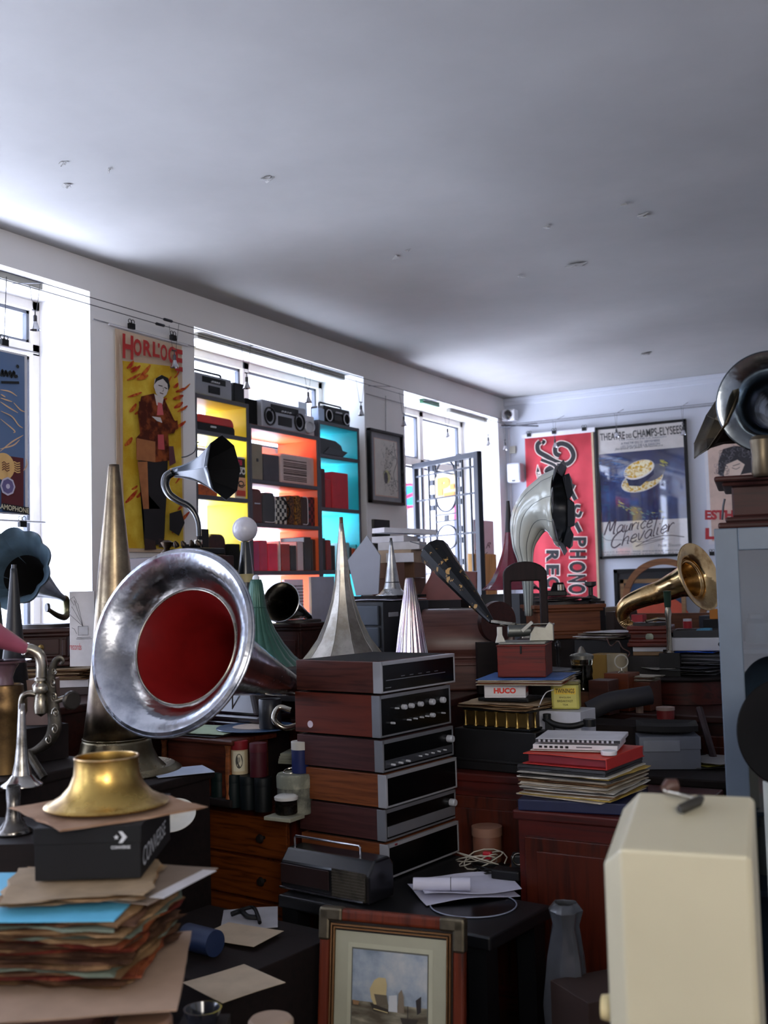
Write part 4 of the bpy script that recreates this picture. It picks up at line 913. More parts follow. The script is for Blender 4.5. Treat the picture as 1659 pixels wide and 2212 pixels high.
# chest of drawers, nearest right corner seen below the cylinder boxes
c = PZ(641, 1748, .715); cw, cd = .76, .37
t = thing('chest_of_drawers', 'mahogany chest of drawers with amber drawer fronts below the green cylinder boxes', 'chest of drawers', tuple(c - e1 * cw / 2 + e2 * cd / 2)[:2] + (0,), RZ)
MB().box(0, 0, .05, cw - .04, cd - .03, .635).box(0, 0, 0, cw - .02, cd - .02, .06).build('carcass', mahogz, t)
MB().box(0, 0, .685, cw, cd, .03).build('top', walnut, t, bevel=.008)
drw = wood('#663210', '#381808', .3, .4, 'x', 9)
for k in range(4):
    a = .07 + k * .152; q = MB().box(.02, -cd / 2 + .01, a, cw - .14, .02, .142).build('drawer', drw, t, bevel=.004)
    for x in (-.18, .22): MB().lathe([(.006, 0), (.007, .012), (.017, .022), (.012, .032), (.001, .034)], 18, 0, align((0, -1, 0), (x, -cd / 2, a + .072))).build('knob', darkw, q)
# low black table under the receivers
t = thing('low_table', 'low black table under the tower of hi-fi receivers', 'table', (-1.75, 3.14, 0), RZ)
MB().prism([(-.25, -.35), (.53, -.35), (.53, .0), (.32, .0), (.32, .35), (-.25, .35)], .495, .535).build('tabletop', plain('#0b0c0f', .4, var=.2), t, bevel=.006)
for x, yy in ((-.21, (-.31, .31)), (.27, (.31,)), (.48, (-.31, -.04))):
    for y in yy: MB().box(x, y, 0, .06, .06, .495).build('leg', plain('#0b0c0f', .4), t)
# table for the record stack in the foreground
t = thing('stack_table', 'dark wooden table under the tall pile of worn record sleeves', 'table', (-1.53, 1.20, 0), CA)
MB().box(-.22, 0, .765, .9, .55, .03).build('tabletop', mahog, t, bevel=.004)
for x in (-.64, .19):
    for y in (-.24, .24): MB().box(x, y, 0, .05, .05, .765).build('leg', mahog, t)
# low trunk with loose sheets, lower left middle
def cbox(px, py, z, w, dp, h, ang=None):
    """centre of a box whose nearest bottom corner is seen at the pixel, at height z"""
    a = RZ if ang is None else ang; u = Vector((cos(a), sin(a), 0)); v = Vector((-sin(a), cos(a), 0))
    p = PZ(px, py, z); return p - u * w / 2 + v * dp / 2, a
def simple_box(name, label, cat, px, py, z, w, dp, h, mat, ang=None, bevel=.003, group=None):
    c, a = cbox(px, py, z, w, dp, h, ang)
    return tag(MB().box(0, 0, 0, w, dp, h).build(name, mat, loc=(c.x, c.y, z), rz=a, bevel=bevel), label, cat, group)
simple_box('trunk', 'dark brown trunk with loose sheets on it, left of the ship painting', 'trunk', 470, 2150, .46, .55, .5, .02, darkw)
bpy.data.objects['trunk'].data.vertices.foreach_set('co', [c_ for v in MB().box(0, 0, -.46, .55, .5, .48).v for c_ in v])
# ================================================================ helpers for things
def at(px, py, z, d=None): return PZ(px, py, z)
def onz(px, d, z):
    """ground position of a pixel column at camera distance d, put at height z"""
    lat = (px - 829.5) / FPX * d
    r = ray(px, 1255); p = CAM + r * d; return Vector((p.x, p.y, z))
def rbox(parent, nm, mat, cx, cy, z, sx, sy, sz, bevel=.002, rz=0): return MB().box(cx, cy, z, sx, sy, sz, 0, rz).build(nm, mat, parent, bevel=bevel)
def knob(parent, x, y, z, r=.008, L=.014, mat=None, d=(1, 0, 0), name='knob'):
    return MB().lathe([(r, 0), (r, L * .8), (r * .85, L), (.0005, L)], 18, 0, align(d, (x, y, z))).build(name, mat or silverl, parent)
# ================================================================ tower of receivers
RC = D(843, 1903, 3.5); rz0 = .5365
al = plain('#8d9098', .35, metal=.6, var=.05); alb = plain('#b3b5bc', .35, metal=.5, var=.04); glassb = plain('#050608', .25, var=.05, spec=.25)
UN = [(.112, 'walnut', 'bottom one of the tower, with a black glass dial'), (.104, 'dark', 'second from the bottom, with a brushed lower panel and one chrome knob'), (.110, 'walnut', 'third from the bottom, with a plain black front'), (.106, 'dark', 'fourth from the bottom, with small levers and one chrome knob'), (.140, 'redbrown', 'tall one with chrome knobs and a white sticker'), (.106, 'brown', 'topmost of the tower, with a silver rim')]
wm = {'walnut': wood('#6b3a1e', '#4a2412', .4, .15, 'x', 8), 'dark': wood('#3f2222', '#2c1616', .45, .1, 'x', 8), 'redbrown': wood('#5a2418', '#3c160e', .4, .15, 'x', 6), 'brown': wood('#4a2620', '#2e1512', .4, .15, 'x', 10)}
z = rz0
offs = [(0, 0), (-.012, .006), (0, 0), (-.008, -.004), (-.018, .0), (-.004, -.006)]
for k, (h, wk, lab) in enumerate(UN):
    h *= 1.03; W_, D_ = .38, .42 if k < 5 else .44
    c = Vector((RC.x, RC.y, 0)) - e1 * W_ / 2 + e2 * D_ / 2 + e1 * offs[k][0] + e2 * offs[k][1]
    t = thing('receiver', 'wood-cased hi-fi receiver, ' + lab, 'receiver', (c.x, c.y, z), RZ)
    body = h - .006
    rbox(t, 'cabinet', wm[wk], -.01, 0, .006, W_ - .02, D_, body)
    for x in (-.15, .13):
        for y in (-.17, .17): MB().cyl(x, y, 0, .014, .007).build('foot', black, t)
    rbox(t, 'top_plate', blackm, -.01, 0, h - .001, W_ - .05, D_ - .03, .002)
    fx = W_ / 2 - .01; m = MB()
    m.box(fx - .012, -D_ / 2 - .001, .006, .034, .004, body)                                 # silver corner strip seen on the side
    m.box(fx, 0, .006, .012, D_, .006).box(fx, 0, h - .012, .012, D_, .012).box(fx, -D_ / 2 + .003, .006, .012, .006, body).box(fx, D_ / 2 - .003, .006, .012, .006, body)
    m.build('front_frame', alb if k in (5, 0, 2) else al, t, bevel=.001)
    rbox(t, 'front_panel', glassb, fx - .001, 0, .012, .010, D_ - .014, body - .018, .001)
    if k == 1: rbox(t, 'lower_panel', al, fx + .004, 0, .018, .008, D_ - .02, body * .33, .001); knob(t, fx + .005, D_ * .42, h * .62, .013, .022)
    if k == 3:
        rbox(t, 'lower_panel', plain('#54575e', .35, metal=.6), fx + .004, 0, .018, .008, D_ - .02, body * .25, .001); knob(t, fx + .005, D_ * .42, h * .62, .013, .022)
        for i in range(3): knob(t, fx + .008, -D_ * (.4 - .1 * i), h * .25, .004, .016, name='lever')
        for i in range(5): knob(t, fx + .008, D_ * (-.02 + .09 * i), h * .3, .003, .012, name='lever')
    if k == 4:
        for i, (yy, r) in enumerate([(-.30, .003), (-.20, .009), (-.10, .009), (.03, .009), (.20, .011), (.36, .011)]): knob(t, fx + .005, D_ * yy, h * .66, r, .016)
        for i, (yy, r) in enumerate([(-.36, .004), (-.14, .003), (-.05, .003), (.04, .003), (.12, .003), (.2, .008), (.36, .003)]): knob(t, fx + .005, D_ * yy, h * .34, r, .016, name='switch')
        q = MB().lathe([(.0001, .0015), (.012, .0015), (.012, 0)], 24, 0, align((0, -1, 0), (-.12, -D_ / 2 - .0005, .035))); q.build('sticker', plain('#cfc0cc', .6), t)
    if k == 5:
        m = MB(); m.box(fx + .005, -.02, h * .42, .002, D_ * .8, .002)
        for i in range(5): m.box(fx + .005, -.1 + .05 * i, h * .5, .002, .02, .0016)
        m.box(fx + .005, -D_ * .42, h * .2, .002, .03, .002); m.build('dial_marks', al, t)
    if k == 0: rbox(t, 'badge', plain('#6a1c28', .3), fx + .007, -D_ * .4, h - .009, .002, .014, .006, .001)
    z += h + (.002 if k != 3 else .002)
ZTOP = z
# radio case with chrome handle standing in front of the tower
c, a = cbox(792, 1956, .537, .34, .13, .14)
t = thing('portable_radio', 'old black portable radio with chrome handle and grille beside the receivers', 'radio', (c.x, c.y, .537), a)
T = Matrix.Rotation(pi / 2, 4, 'Y') @ Matrix.Rotation(pi / 2, 4, 'Z')
m = MB(); pr = [(-.065, 0), (.065, 0), (.065, .10), (.045, .125), (-.03, .125), (-.065, .085)]
m.add([(x_, y_, z_) for x_ in (-.18, .18) for y_, z_ in pr], [tuple(range(5, -1, -1)), tuple(range(6, 12))] + [(i, (i + 1) % 6, 6 + (i + 1) % 6, 6 + i) for i in range(6)])
m.build('case', plain('#0c0c0f', .3, coat=.4), t, bevel=.008)
rbox(t, 'leather_panel', plain('#1e0d0c', .5), -.075, -.067, .022, .20, .004, .06)
m = MB(); m.box(.105, -.068, .008, .13, .006, .085)
for i in range(9): m.box(.105, -.072, .012 + i * .009, .128, .004, .003)
m.build('grille', metal('#8a8478', .3, tarnish='#3c3a36'), t); rbox(t, 'trim_bar', chrome, -.01, -.07, .004, .34, .005, .007)
MB().tube([(-.155, -.02, .115), (-.155, -.02, .155), (-.15, -.02, .16), (.11, -.02, .16), (.115, -.02, .155), (.115, -.02, .115)], .004, 8).build('handle', chrome, t)
for x in (-.155, .115): MB().cyl(x, -.02, .095, .007, .03).build('handle_post', chrome, t)
# things on the low black table
wsheet = plain('#c4c4d6', .7, var=.04)
for i, (px, py, w_, d_, r_, lab) in enumerate([(1000, 1925, .30, .21, .25, 'white sheet of paper lying lowest on the black table'), (1010, 1918, .30, .21, .10, 'curled white sheet under the paper tube')]):
    p = PZ(px, py, .54 + .003 * i); tag(MB().sheet(w_, d_, .0012, 0, wob=.012, seed=i).build('paper_sheet', wsheet, loc=(p.x, p.y, .5375 + .004 * i + (0 if i == 0 else .010)), rz=CA + r_), lab, 'paper')
p = PZ(1010, 1960, .54); t = thing('record', 'record with a pale rim peeking out below the white papers', 'record', (p.x, p.y + .04, .5362)); MB().lathe([(.001, 0), (.125, 0), (.13, .004)], 40, cap0=True).build('disc', glassb, t); MB().ring(.129, .002, 0, 48, T=Matrix.Translation((0, 0, .003))).build('rim', plain('#8e95a8', .4), t)
bpy.data.objects['record'].location.z = .5355
a, b = PZ(893, 1908, .58), PZ(1022, 1912, .575); ax = (b - a); 
t = thing('paper_tube', 'rolled white paper tube with a dark band on the black table', 'paper roll', (a.x, a.y, .578))
L = .175; dirv = Vector((ax.x, ax.y, 0)).normalized(); Tt = align(dirv, (0, 0, 0))
MB().lathe([(.0185, 0), (.0195, 0), (.0195, L), (.0178, L), (.0178, .004), (.0185, 0)], 30, 0, Tt).build('roll', wsheet, t); MB().ring(.0198, .001, 0, 30, 6, T=align(dirv, dirv * L * .66)).build('band', black, t)
rr = random.Random(2)
def coil(px, py, z, R, turns, mat, label, r=.0025, seed=0, flat=.25):
    g = random.Random(seed); p = PZ(px, py, z); pts = []
    for i in range(turns * 14):
        a = 2 * pi * i / 14; q = R * (1 + .25 * sin(i * .37 + seed)); pts.append((q * cos(a) * 1.3 + g.uniform(-.002, .002), q * sin(a), .004 + flat * R * (.5 + .5 * sin(a + i * .07)) + .002 * i / 14))
    return tag(MB().tube(pts, r, 6).build('cable_coil', mat, loc=(p.x, p.y, z)), label, 'cable')
coil(1040, 1878, .537, .055, 4, plain('#b9b4a6', .5), 'tangled white cable on the black table', .0022, 1, .9)
coil(1062, 1895, .537, .045, 5, black, 'tangled black cable beside the paper tube', .0026, 4, .6)
p = PZ(1098, 1905, .545); t = thing('power_adapter', 'black power adapter lying on the white papers', 'adapter', (p.x, p.y, .556), CA - .5); rbox(t, 'body', black, 0, 0, 0, .095, .055, .03, .005); MB().cyl(.05, 0, .01, .008, .014).build('plug', silver, t)
p = PZ(1054, 1872, .55); tag(MB().box(0, 0, 0, .03, .02, .025).build('red_plug', plain('#b01c2c', .4), loc=(p.x, p.y, .575), bevel=.005), 'small red plug among the cables', 'plug')
p = PZ(1038, 1868, .537); t = thing('round_tin', 'brown round cardboard drum behind the cables', 'drum', (p.x, p.y + .06, .537)); MB().lathe([(.001, 0), (.048, 0), (.05, .005), (.05, .09), (.047, .095), (.047, .10), (.001, .10)], 36).build('body', plain('#6e4432', .6), t); MB().lathe([(.053, .088), (.053, .118), (.001, .12)], 36).build('lid', plain('#86604e', .6), t)
p = PZ(1142, 1882, .537); t = thing('film_splicer', 'small metal tool on a wooden base at the back corner of the black table', 'tool', (p.x, p.y, .537), .3)
rbox(t, 'base', oak, 0, 0, 0, .13, .10, .012); rbox(t, 'body', plain('#26292e', .4), -.03, 0, .012, .05, .05, .045, .006); MB().tube([(0, 0, .05), (.03, .01, .075), (.06, .01, .07)], .006, 8).build('arm', nickel, t); MB().lathe([(.012, 0), (.012, .05), (.008, .06), (.001, .062)], 16, 0, Matrix.Translation((.03, .03, .012))).build('post', plain('#3c3834', .4), t); MB().ring(.018, .003, 0, T=align((0, -1, .2), (-.03, -.028, .045))).build('ring', nickel, t)
# framed ship painting leaning on the table
pl = D(695, 1956, 3.0); pr_ = D(1006, 1988, 2.85); wv = Vector((pr_.x - pl.x, pr_.y - pl.y, 0)); W_ = wv.length; ang = atan2(wv.y, wv.x); H_ = .60
mid = (pl + pr_) / 2; lean = radians(7)
t = thing('framed_painting', 'wood-framed painting of sailing ships leaning against the black table', 'painting', (mid.x + sin(ang) * H_ * sin(lean) * 1.0, mid.y - cos(ang) * H_ * sin(lean), 0.0), rot=(-lean, 0, ang))
frm = wood('#6a2c18', '#3a160c', .3, .5, 'x', 6); frz = wood('#5e2614', '#3a160c', .3, .5, 'z', 6); hh = (pl.z + pr_.z) / 2 / cos(lean); bz = 0
m = MB(); m.box(0, 0, hh - .032, W_, .03, .032).box(0, 0, 0, W_, .03, .032).box(-W_ / 2 + .016, 0, 0, .032, .03, hh).box(W_ / 2 - .016, 0, 0, .032, .03, hh)
m.build('frame', frz, t, bevel=.008, seg=3)
m = MB(); g = [.034, .040, .048]
iw = W_ / 2 - .036
for q in (0, .008): m.box(0, -.012, hh - .042 - q, 2 * iw - 2 * q, .012, .004).box(-iw + .002 + q, -.012, .03, .004, .012, hh - .07 - q).box(iw - .002 - q, -.012, .03, .004, .012, hh - .07 - q)
m.build('gilt_slip', metal('#b98a5c', .25), t)
rbox(t, 'inner_frame', plain('#16100e', .4), 0, .002, .02, W_ - .05, .02, hh - .05)
for sx in (-1, 1): MB().box(sx * (W_ / 2 - .034), -.002, hh - .034, .07, .036, .037).box(sx * (W_ / 2 - .015), -.002, hh - .085, .034, .036, .085).build('corner_mount', metal('#6e6656', .4, tarnish='#4a443a'), t, bevel=.007)
Tl = Matrix.Translation(t.location) @ Matrix.Rotation(ang, 4, 'Z') @ Matrix.Rotation(-lean, 4, 'X'); R3 = Tl.to_3x3()
o = Tl @ Vector((-iw + .013, -.0105, hh - .056)); A = Art(o, R3 @ Vector((1, 0, 0)), R3 @ Vector((0, 0, -1)), R3 @ Vector((0, -1, 0)))
mw = 2 * iw - .026; MH = hh - .10; A.rect(0, 0, mw, MH, plain('#9d9c88', .7, var=.04)); A.rect(mw * .12, .028, mw * .88, .255, '#a9a893'); A.rect(mw * .155, .040, mw * .845, .243, '#55564e')
def sky(m, nt, b):
    n = _noise(nt, 9, 5, rough=.6); r = _ramp(nt, n.outputs[0], [(.35, hx('#6f7c8a')), (.5, hx('#8f9aa6')), (.68, hx('#b3b4b2'))]); nt.links.new(r.outputs[0], b.inputs[0]); b.inputs['Roughness'].default_value = .6
def sea(m, nt, b):
    n = _noise(nt, 14, 5, sc3=(1, 1, 4)); r = _ramp(nt, n.outputs[0], [(.35, hx('#4a4234')), (.55, hx('#6f6a5a')), (.7, hx('#a39c88'))]); nt.links.new(r.outputs[0], b.inputs[0]); b.inputs['Roughness'].default_value = .6
x0, x1 = mw * .165, mw * .835; A.rect(x0, .044, x1, .19, M_('painted_sky', sky)); A.rect(x0, .175, x1, .239, M_('painted_sea', sea)); w_ = x1 - x0
U = lambda u, v: (x0 + w_ * u, .044 + .195 * v)
A.poly([U(.26, .62), U(.24, .5), U(.3, .38), U(.36, .34), (U(.45, .34)), U(.47, .42), U(.46, .6), U(.4, .68), U(.3, .7)], '#b5a478').poly([U(.3, .56), U(.47, .56), U(.49, .68), U(.34, .7)], '#5c5446').poly([U(.25, .68), U(.5, .74), U(.5, .79), U(.3, .78)], '#2e2822').stroke([U(.3, .75), U(.49, .78)], .002, '#c9b884')
A.poly([U(.5, .56), U(.61, .54), U(.62, .76), U(.5, .76)], '#b9bcc0').poly([U(.63, .52), U(.67, .46), U(.7, .55), U(.71, .76), U(.62, .76)], '#75695a').poly([U(.86, .58), U(.93, .52), U(.93, .72), U(.88, .76)], '#241f20').poly([U(.66, .82), U(.9, .82), U(.84, .93), U(.7, .93)], '#2c2620').poly([U(.02, .66), U(.11, .67), U(.1, .72), U(.03, .72)], '#8a6a4a').stroke([U(.76, .82), U(.76, .66)], .002, '#241f20')
A.rect(mw * .38, MH * .555, mw * .66, MH * .555 + .018, '#2c2c2c').rect(mw * .385, MH * .555 + .002, mw * .655, MH * .555 + .016, '#b0b0a2')
A.build('picture', t)
# ================================================================ foreground left pile
ps = [blotch('#4a3020', '#8a6a48', .4, .65, 9, .8), blotch('#3a241a', '#6a4a34', .4, .65, 12, .8), blotch('#7a5c40', '#a98a66', .4, .65, 8, .8), plain('#9a8468', .8, var=.2), blotch('#5a2018', '#8a4a2a', .45, .6, 10, .8), plain('#6f7a6c', .8, var=.2)]
SC = PZ(196, 2145, .80); sa = CA - .10
su = Vector((cos(sa), sin(sa), 0)); sv = Vector((-sin(sa), cos(sa), 0)); SW = .315
sc0 = Vector((SC.x, SC.y, 0)) - su * SW / 2 + sv * SW / 2 + su * .07
z = .795
def loose(name, label, cat, c, z, w_, d_, th, mat, rz, wob=.004, ed=.004, seed=0, group=None):
    return tag(MB().sheet(w_, d_, th, 0, wob=wob, ed=ed, seed=seed).build(name, mat, loc=(c.x, c.y, z), rz=rz), label, cat, group)
loose('cardboard_sheet', 'tan cardboard sheet under the worn sleeves pile', 'cardboard', sc0 + su * .02 - sv * .06, z, .40, .42, .003, plain('#a08672', .8), sa + .22, .001, .002); z += .005
g = random.Random(9); n = 24
for i in range(n):
    w_ = .30 + g.uniform(-.02, .012); th = g.uniform(.0028, .0042)
    loose('record_sleeve', 'torn brown record sleeve with ragged edges in the tall foreground pile', 'record sleeve', sc0 + su * g.uniform(-.012, .012) + sv * g.uniform(-.012, .012), z, w_, w_, th, ps[g.choice([0, 0, 1, 1, 2, 3, 4, 5])], sa + g.uniform(-.12, .12), .0035, .011, i, 'torn sleeves in the foreground pile'); z += th + .0014
loose('blue_folder', 'bright sky-blue card sheet lying on the pile of worn sleeves', 'folder', sc0 - su * .06 + sv * .005, z, .36, .33, .002, plain('#5fb4d8', .6, var=.05), sa + .05, .002, 0); z += .005
loose('brown_envelope', 'grey-brown envelope with a white end sticking out under the shoebox', 'envelope', sc0 + su * .10 + sv * .08, z, .20, .26, .002, plain('#8a7a6e', .8), sa - .25, .002, 0, 4); 
loose('white_strip', 'white card strip on the brown envelope', 'card', sc0 + su * .195 + sv * .055, z + .005, .03, .20, .001, whitep, sa - .25, .001, 0, 4); z += .007
for i in range(3): loose('record_sleeve', ['lowest crumpled brown paper sleeve under the shoebox', 'middle crumpled paper sleeve under the shoebox', 'uppermost crumpled tan paper sleeve under the shoebox'][i], 'record sleeve', sc0 - su * .0 + sv * .03, z, .27, .26, .002, ps[[3, 2, 3][i]], sa + .12 + .06 * i, .006, .010, 40 + i); z += .0045
# shoebox
bx = PZ(306, 1897, z + .004); z += .004; bw, bd, bh = .207, .32, .10; ba = CA + .02
bu = Vector((cos(ba), sin(ba), 0)); bv = Vector((-sin(ba), cos(ba), 0)); bc = Vector((bx.x, bx.y, 0)) - bu * bw / 2 + bv * bd / 2
t = thing('shoebox', 'black shoebox with white lettering under the brass bell', 'shoebox', (bc.x, bc.y, z), ba)
navy = plain('#0a0b0f', .6, var=.08, spec=.3)
rbox(t, 'box', navy, 0, 0, 0, bw - .004, bd - .004, bh - .004, .001); rbox(t, 'lid', navy, 0, 0, bh - .032, bw, bd, .032, .001)
Rb = Matrix.Rotation(ba, 3, 'Z'); O = Vector((bc.x, bc.y, z))
A = Art(O + Rb @ Vector((-bw / 2, -bd / 2 - .0006, bh)), bu, (0, 0, -1), -bv, .0003)
ww = plain('#c9ccd2', .6)
A.poly([(bw * .79, .010), (bw * .825, .010), (bw * .87, .021), (bw * .825, .032), (bw * .79, .032), (bw * .825, .021)], ww)
st = [(bw * .77 + (.0055 if i % 2 == 0 else .0024) * cos(pi / 2 + i * pi / 5), .021 - (.0055 if i % 2 == 0 else .0024) * sin(pi / 2 + i * pi / 5)) for i in range(10)]
A.poly(st, ww); A.text('CONVERSE', [(bw * .72, .037), (bw * .90, .037), (bw * .90, .043), (bw * .72, .043)], ww, .02)
A.build('front_logo', t)
A = Art(O + Rb @ Vector((bw / 2 + .0006, -bd / 2, bh)), bv, (0, 0, -1), bu, .0003)
A.text('CONVERSE', [(.012, .046), (bd * .78, .042), (bd * .78, .072), (.012, .082)], ww, .0, .15); A.build('side_logo', t)
z += bh
p = onz(215, 2.22, z)
loose('record_sleeve', 'stiff tan sleeve lying on the shoebox under the brass bell', 'record sleeve', bc + bu * .0, z + .001, .30, .30, .003, blotch('#8a6a52', '#a98a72', .4, .7, 6, .8), ba + .62, .003, .005, 77); z += .008
bell = [(.066, .088), (.070, .088), (.068, .080), (.070, .060), (.078, .038), (.095, .018), (.118, .004), (.125, .001), (.125, .005), (.121, .006)]
t = thing('brass_bell', 'short flared brass horn section resting on the shoebox', 'horn section', (bc.x + bv.x * -.0, bc.y + bv.y * -.0, z + .002), 0)
MB().lathe([(.062, .100), (.066, .098), (.065, .09), (.067, .065), (.076, .042), (.094, .022), (.117, .009), (.124, .007), (.127, .004), (.125, .001), (.120, .004), (.093, .018), (.072, .040), (.063, .065), (.061, .09), (.062, .100)], 64).build('bell', metal('#c9a85e', .2, tarnish='#9a7a44', amt=.6, scale=9), t)
MB().ring(.0645, .0022, 0, 64, T=Matrix.Translation((0, 0, .099))).build('rim', goldm, t)
# white enamel rim behind the shoebox
p = onz(380, 3.2, .82); p = D(372, 1760, 3.2); t = thing('white_dish', 'white round dish with a thin rim leaning behind the shoebox', 'dish', p)
MB().lathe([(.001, -.02), (.04, -.014), (.068, -.004), (.070, 0), (.068, .001), (.04, -.010), (.001, -.016)], 44, 0, align((.27, -.47, .84))).build('dish', plain('#c8c6bc', .4), t)
# ---- lower left clutter between pile and chest
p0 = onz(440, 2.75, .5)
def sheet_at(name, label, px, py, z, w_, d_, mat, rz, th=.0015, wob=.004, seed=1, cat='paper'):
    p = PZ(px, py, z); return loose(name, label, cat, p, z, w_, d_, th, mat, rz, wob, 0, seed)
cream = plain('#b5a48e', .8)
sheet_at('printed_sheets', 'white printed sheet at the back of the heap on the trunk', 540, 1985, .485, .17, .20, plain('#a8a8b0', .7), CA + .1)
sheet_at('cream_card', 'cream card sheet lying behind its twin in the lower left heap', 520, 2020, .491, .20, .15, cream, CA - .5, seed=3, cat='card')
sheet_at('cream_card', 'cream card sheet with a corner hanging over the front of the trunk', 505, 2125, .484, .19, .19, cream, CA + .72, seed=4, cat='card')
a = PZ(440, 2030, .52); t = thing('blue_cylinder', 'dark blue cylinder box lying on its side in the lower left heap', 'cylinder box', (a.x, a.y, .522)); T2 = align(Vector((.72, -.1, .0)), (-.06, 0, 0)); MB().lathe([(.001, 0), (.036, 0), (.036, .115), (.001, .116)], 36, 0, T2).build('tube', plain('#1c2a4a', .5), t)
a = PZ(405, 2065, .5); tag(MB().sphere(0, 0, .03, .035, 0, 9).build('crumpled_tissue', plain('#8e7e78', .8, bump=.5), loc=(a.x - .02, a.y - .03, .482)), 'crumpled grey-pink tissue beside the blue cylinder', 'tissue')
t_ = [(0, 0, 0), (.03, .01, .01), (.07, -.01, .005), (.10, .01, .0)]
a = PZ(500, 1975, .50); tag(MB().tube(curve(t_, 5), .008, 8).tube(curve([(.02, .02, .01), (.06, .03, .02), (.1, .0, .01), (.13, -.03, 0)], 5), .006, 8).build('headphone_strap', black, loc=(a.x, a.y, .500)), 'black strap lying on the white sheets in the lower left heap', 'strap')
a = PZ(585, 2195, .62); t = thing('round_tin', 'cream round tin lid at the bottom edge left of the painting', 'tin', (a.x, a.y, .56)); MB().lathe([(.001, 0), (.045, 0), (.047, .004), (.047, .05), (.042, .056), (.001, .057)], 40).build('lid', plain('#a08a78', .5), t)
tag(MB().cyl(0, 0, 0, .05, .558).build('paper_drum', darkw, loc=(a.x, a.y, 0)), 'dark drum under the cream round tin', 'drum')
a = PZ(438, 2188, .62); t = thing('glass_ashtray', 'dark glass dish at the bottom edge', 'dish', (a.x, a.y, .60)); MB().lathe([(.001, 0), (.03, 0), (.04, .03), (.036, .03), (.028, .006), (.001, .006)], 30).build('bowl', plain('#22242c', .1, coat=1), t)
tag(MB().box(0, 0, 0, .1, .1, .598).build('dark_pedestal', darkw, loc=(a.x, a.y, 0), rz=CA), 'dark narrow pedestal under the glass dish', 'pedestal')
a = PZ(320, 2212, .74); tag(MB().lathe([(.001, 0), (.05, 0), (.05, .03), (.045, .035), (.001, .036)], 34).build('round_box', plain('#8a6a56', .5), loc=(a.x - .01, a.y, .715)), 'brown round box lid at the bottom edge right of the sleeves pile', 'box')
tag(MB().box(0, 0, 0, .12, .12, .713).build('dark_pedestal', darkw, loc=(a.x - .01, a.y, 0), rz=CA), 'dark pedestal under the brown round lid', 'pedestal')
# ================================================================ items on the chest of drawers
tb = .0305; th_ = .117; zc_ = .7165
def cyl_box(label, px, d, z, col, capcol=None, r=tb, h=th_, group=None, portrait=False):
    p = onz(px, d, z); t = thing('cylinder_box', label, 'cylinder box', p, 0, group)
    m1 = plain(col, .5, var=.12, spec=.15); MB().lathe([(.001, 0), (r, 0), (r, h * .74), (r * .985, h * .75)], 34).build('tube', m1, t)
    MB().lathe([(r * 1.03, h * .74), (r * 1.03, h * .985), (r * .99, h), (.001, h)], 34).build('cap', plain(capcol or col, .5, var=.12, spec=.15), t)
    if portrait:
        pts = []
        for i in range(9):
            a = CA - pi / 2 + radians(-38 + 10 * i)
            pts += [((r + .0006) * cos(a), (r + .0006) * sin(a), h * .10), ((r + .0006) * cos(a), (r + .0006) * sin(a), h * .70)]
        MB().add(pts, [(2 * i, 2 * i + 2, 2 * i + 3, 2 * i + 1) for i in range(8)], 0, True).build('label', plain('#c9c2a8', .6), t)
        pts = []; c_ = CA - pi / 2 + radians(4)
        for i in range(20):
            a = 2 * pi * i / 20; b = c_ + cos(a) * .42; pts.append(((r + .0011) * cos(b), (r + .0011) * sin(b), h * .41 + .026 * sin(a)))
        MB().add(pts, [tuple(range(20))]).build('portrait_oval', plain('#3c3a34', .6), t)
        pts = [((r + .0016) * cos(c_ + cos(a) * .16), (r + .0016) * sin(c_ + cos(a) * .16), h * .45 + .010 * sin(a)) for a in [2 * pi * i / 14 for i in range(14)]]
        MB().add(pts, [tuple(range(14))]).build('portrait_head', plain('#8e8a7a', .6), t)
    return t
dks = 'green-black cylinder box in the lower row on the chest, '
ycorr = 3.95
for i, (px, lab, col) in enumerate([(467, 'leftmost', '#0a1a19'), (498, 'second from left', '#081416'), (529, 'third from left', '#080f12'), (560, 'rightmost', '#090d0f')]): cyl_box(dks + lab, px, 3.98 - .045 * i, zc_, col, group=None)
cyl_box('cylinder box with an oval portrait and red cap, stacked on the green-black row', 511, 3.93, zc_ + th_ + .001, '#b9a98a', '#7a1c22', portrait=True)
cyl_box('plain maroon cylinder box stacked on the green-black row', 551, 3.86, zc_ + th_ + .001, '#3a1018', '#4a1a22')
p = onz(628, 3.80, zc_); t = thing('round_canister', 'grey-green round canister with a faded band at the back of the chest', 'canister', p)
MB().lathe([(.001, 0), (.060, 0), (.062, .004), (.062, .13), (.058, .134), (.001, .134)], 40).build('body', blotch('#4c4e48', '#8a8a7c', .45, .62, 12, .5), t); MB().lathe([(.064, .09), (.064, .128), (.06, .136), (.001, .137)], 40).build('lid', blotch('#6a6c60', '#9a9a88', .45, .62, 12, .5), t)
MB().ring(.022, .003, 0, T=Matrix.Translation((-.02, 0, .142)) @ Matrix.Rotation(.3, 4, 'X')).build('wire_loop', nickel, t)
cyl_box('blue cylinder box with a white cap standing on the round canister', 641, 3.80, zc_ + .138, '#18204a', '#b9b6ae', r=.031, h=.108)
p = onz(604, 3.70, zc_); t = thing('notebook', 'small grey tin plate under the glass jar', 'tin', p, RZ + .1); rbox(t, 'plate', plain('#8a8a7a', .5), 0, 0, 0, .11, .085, .013)
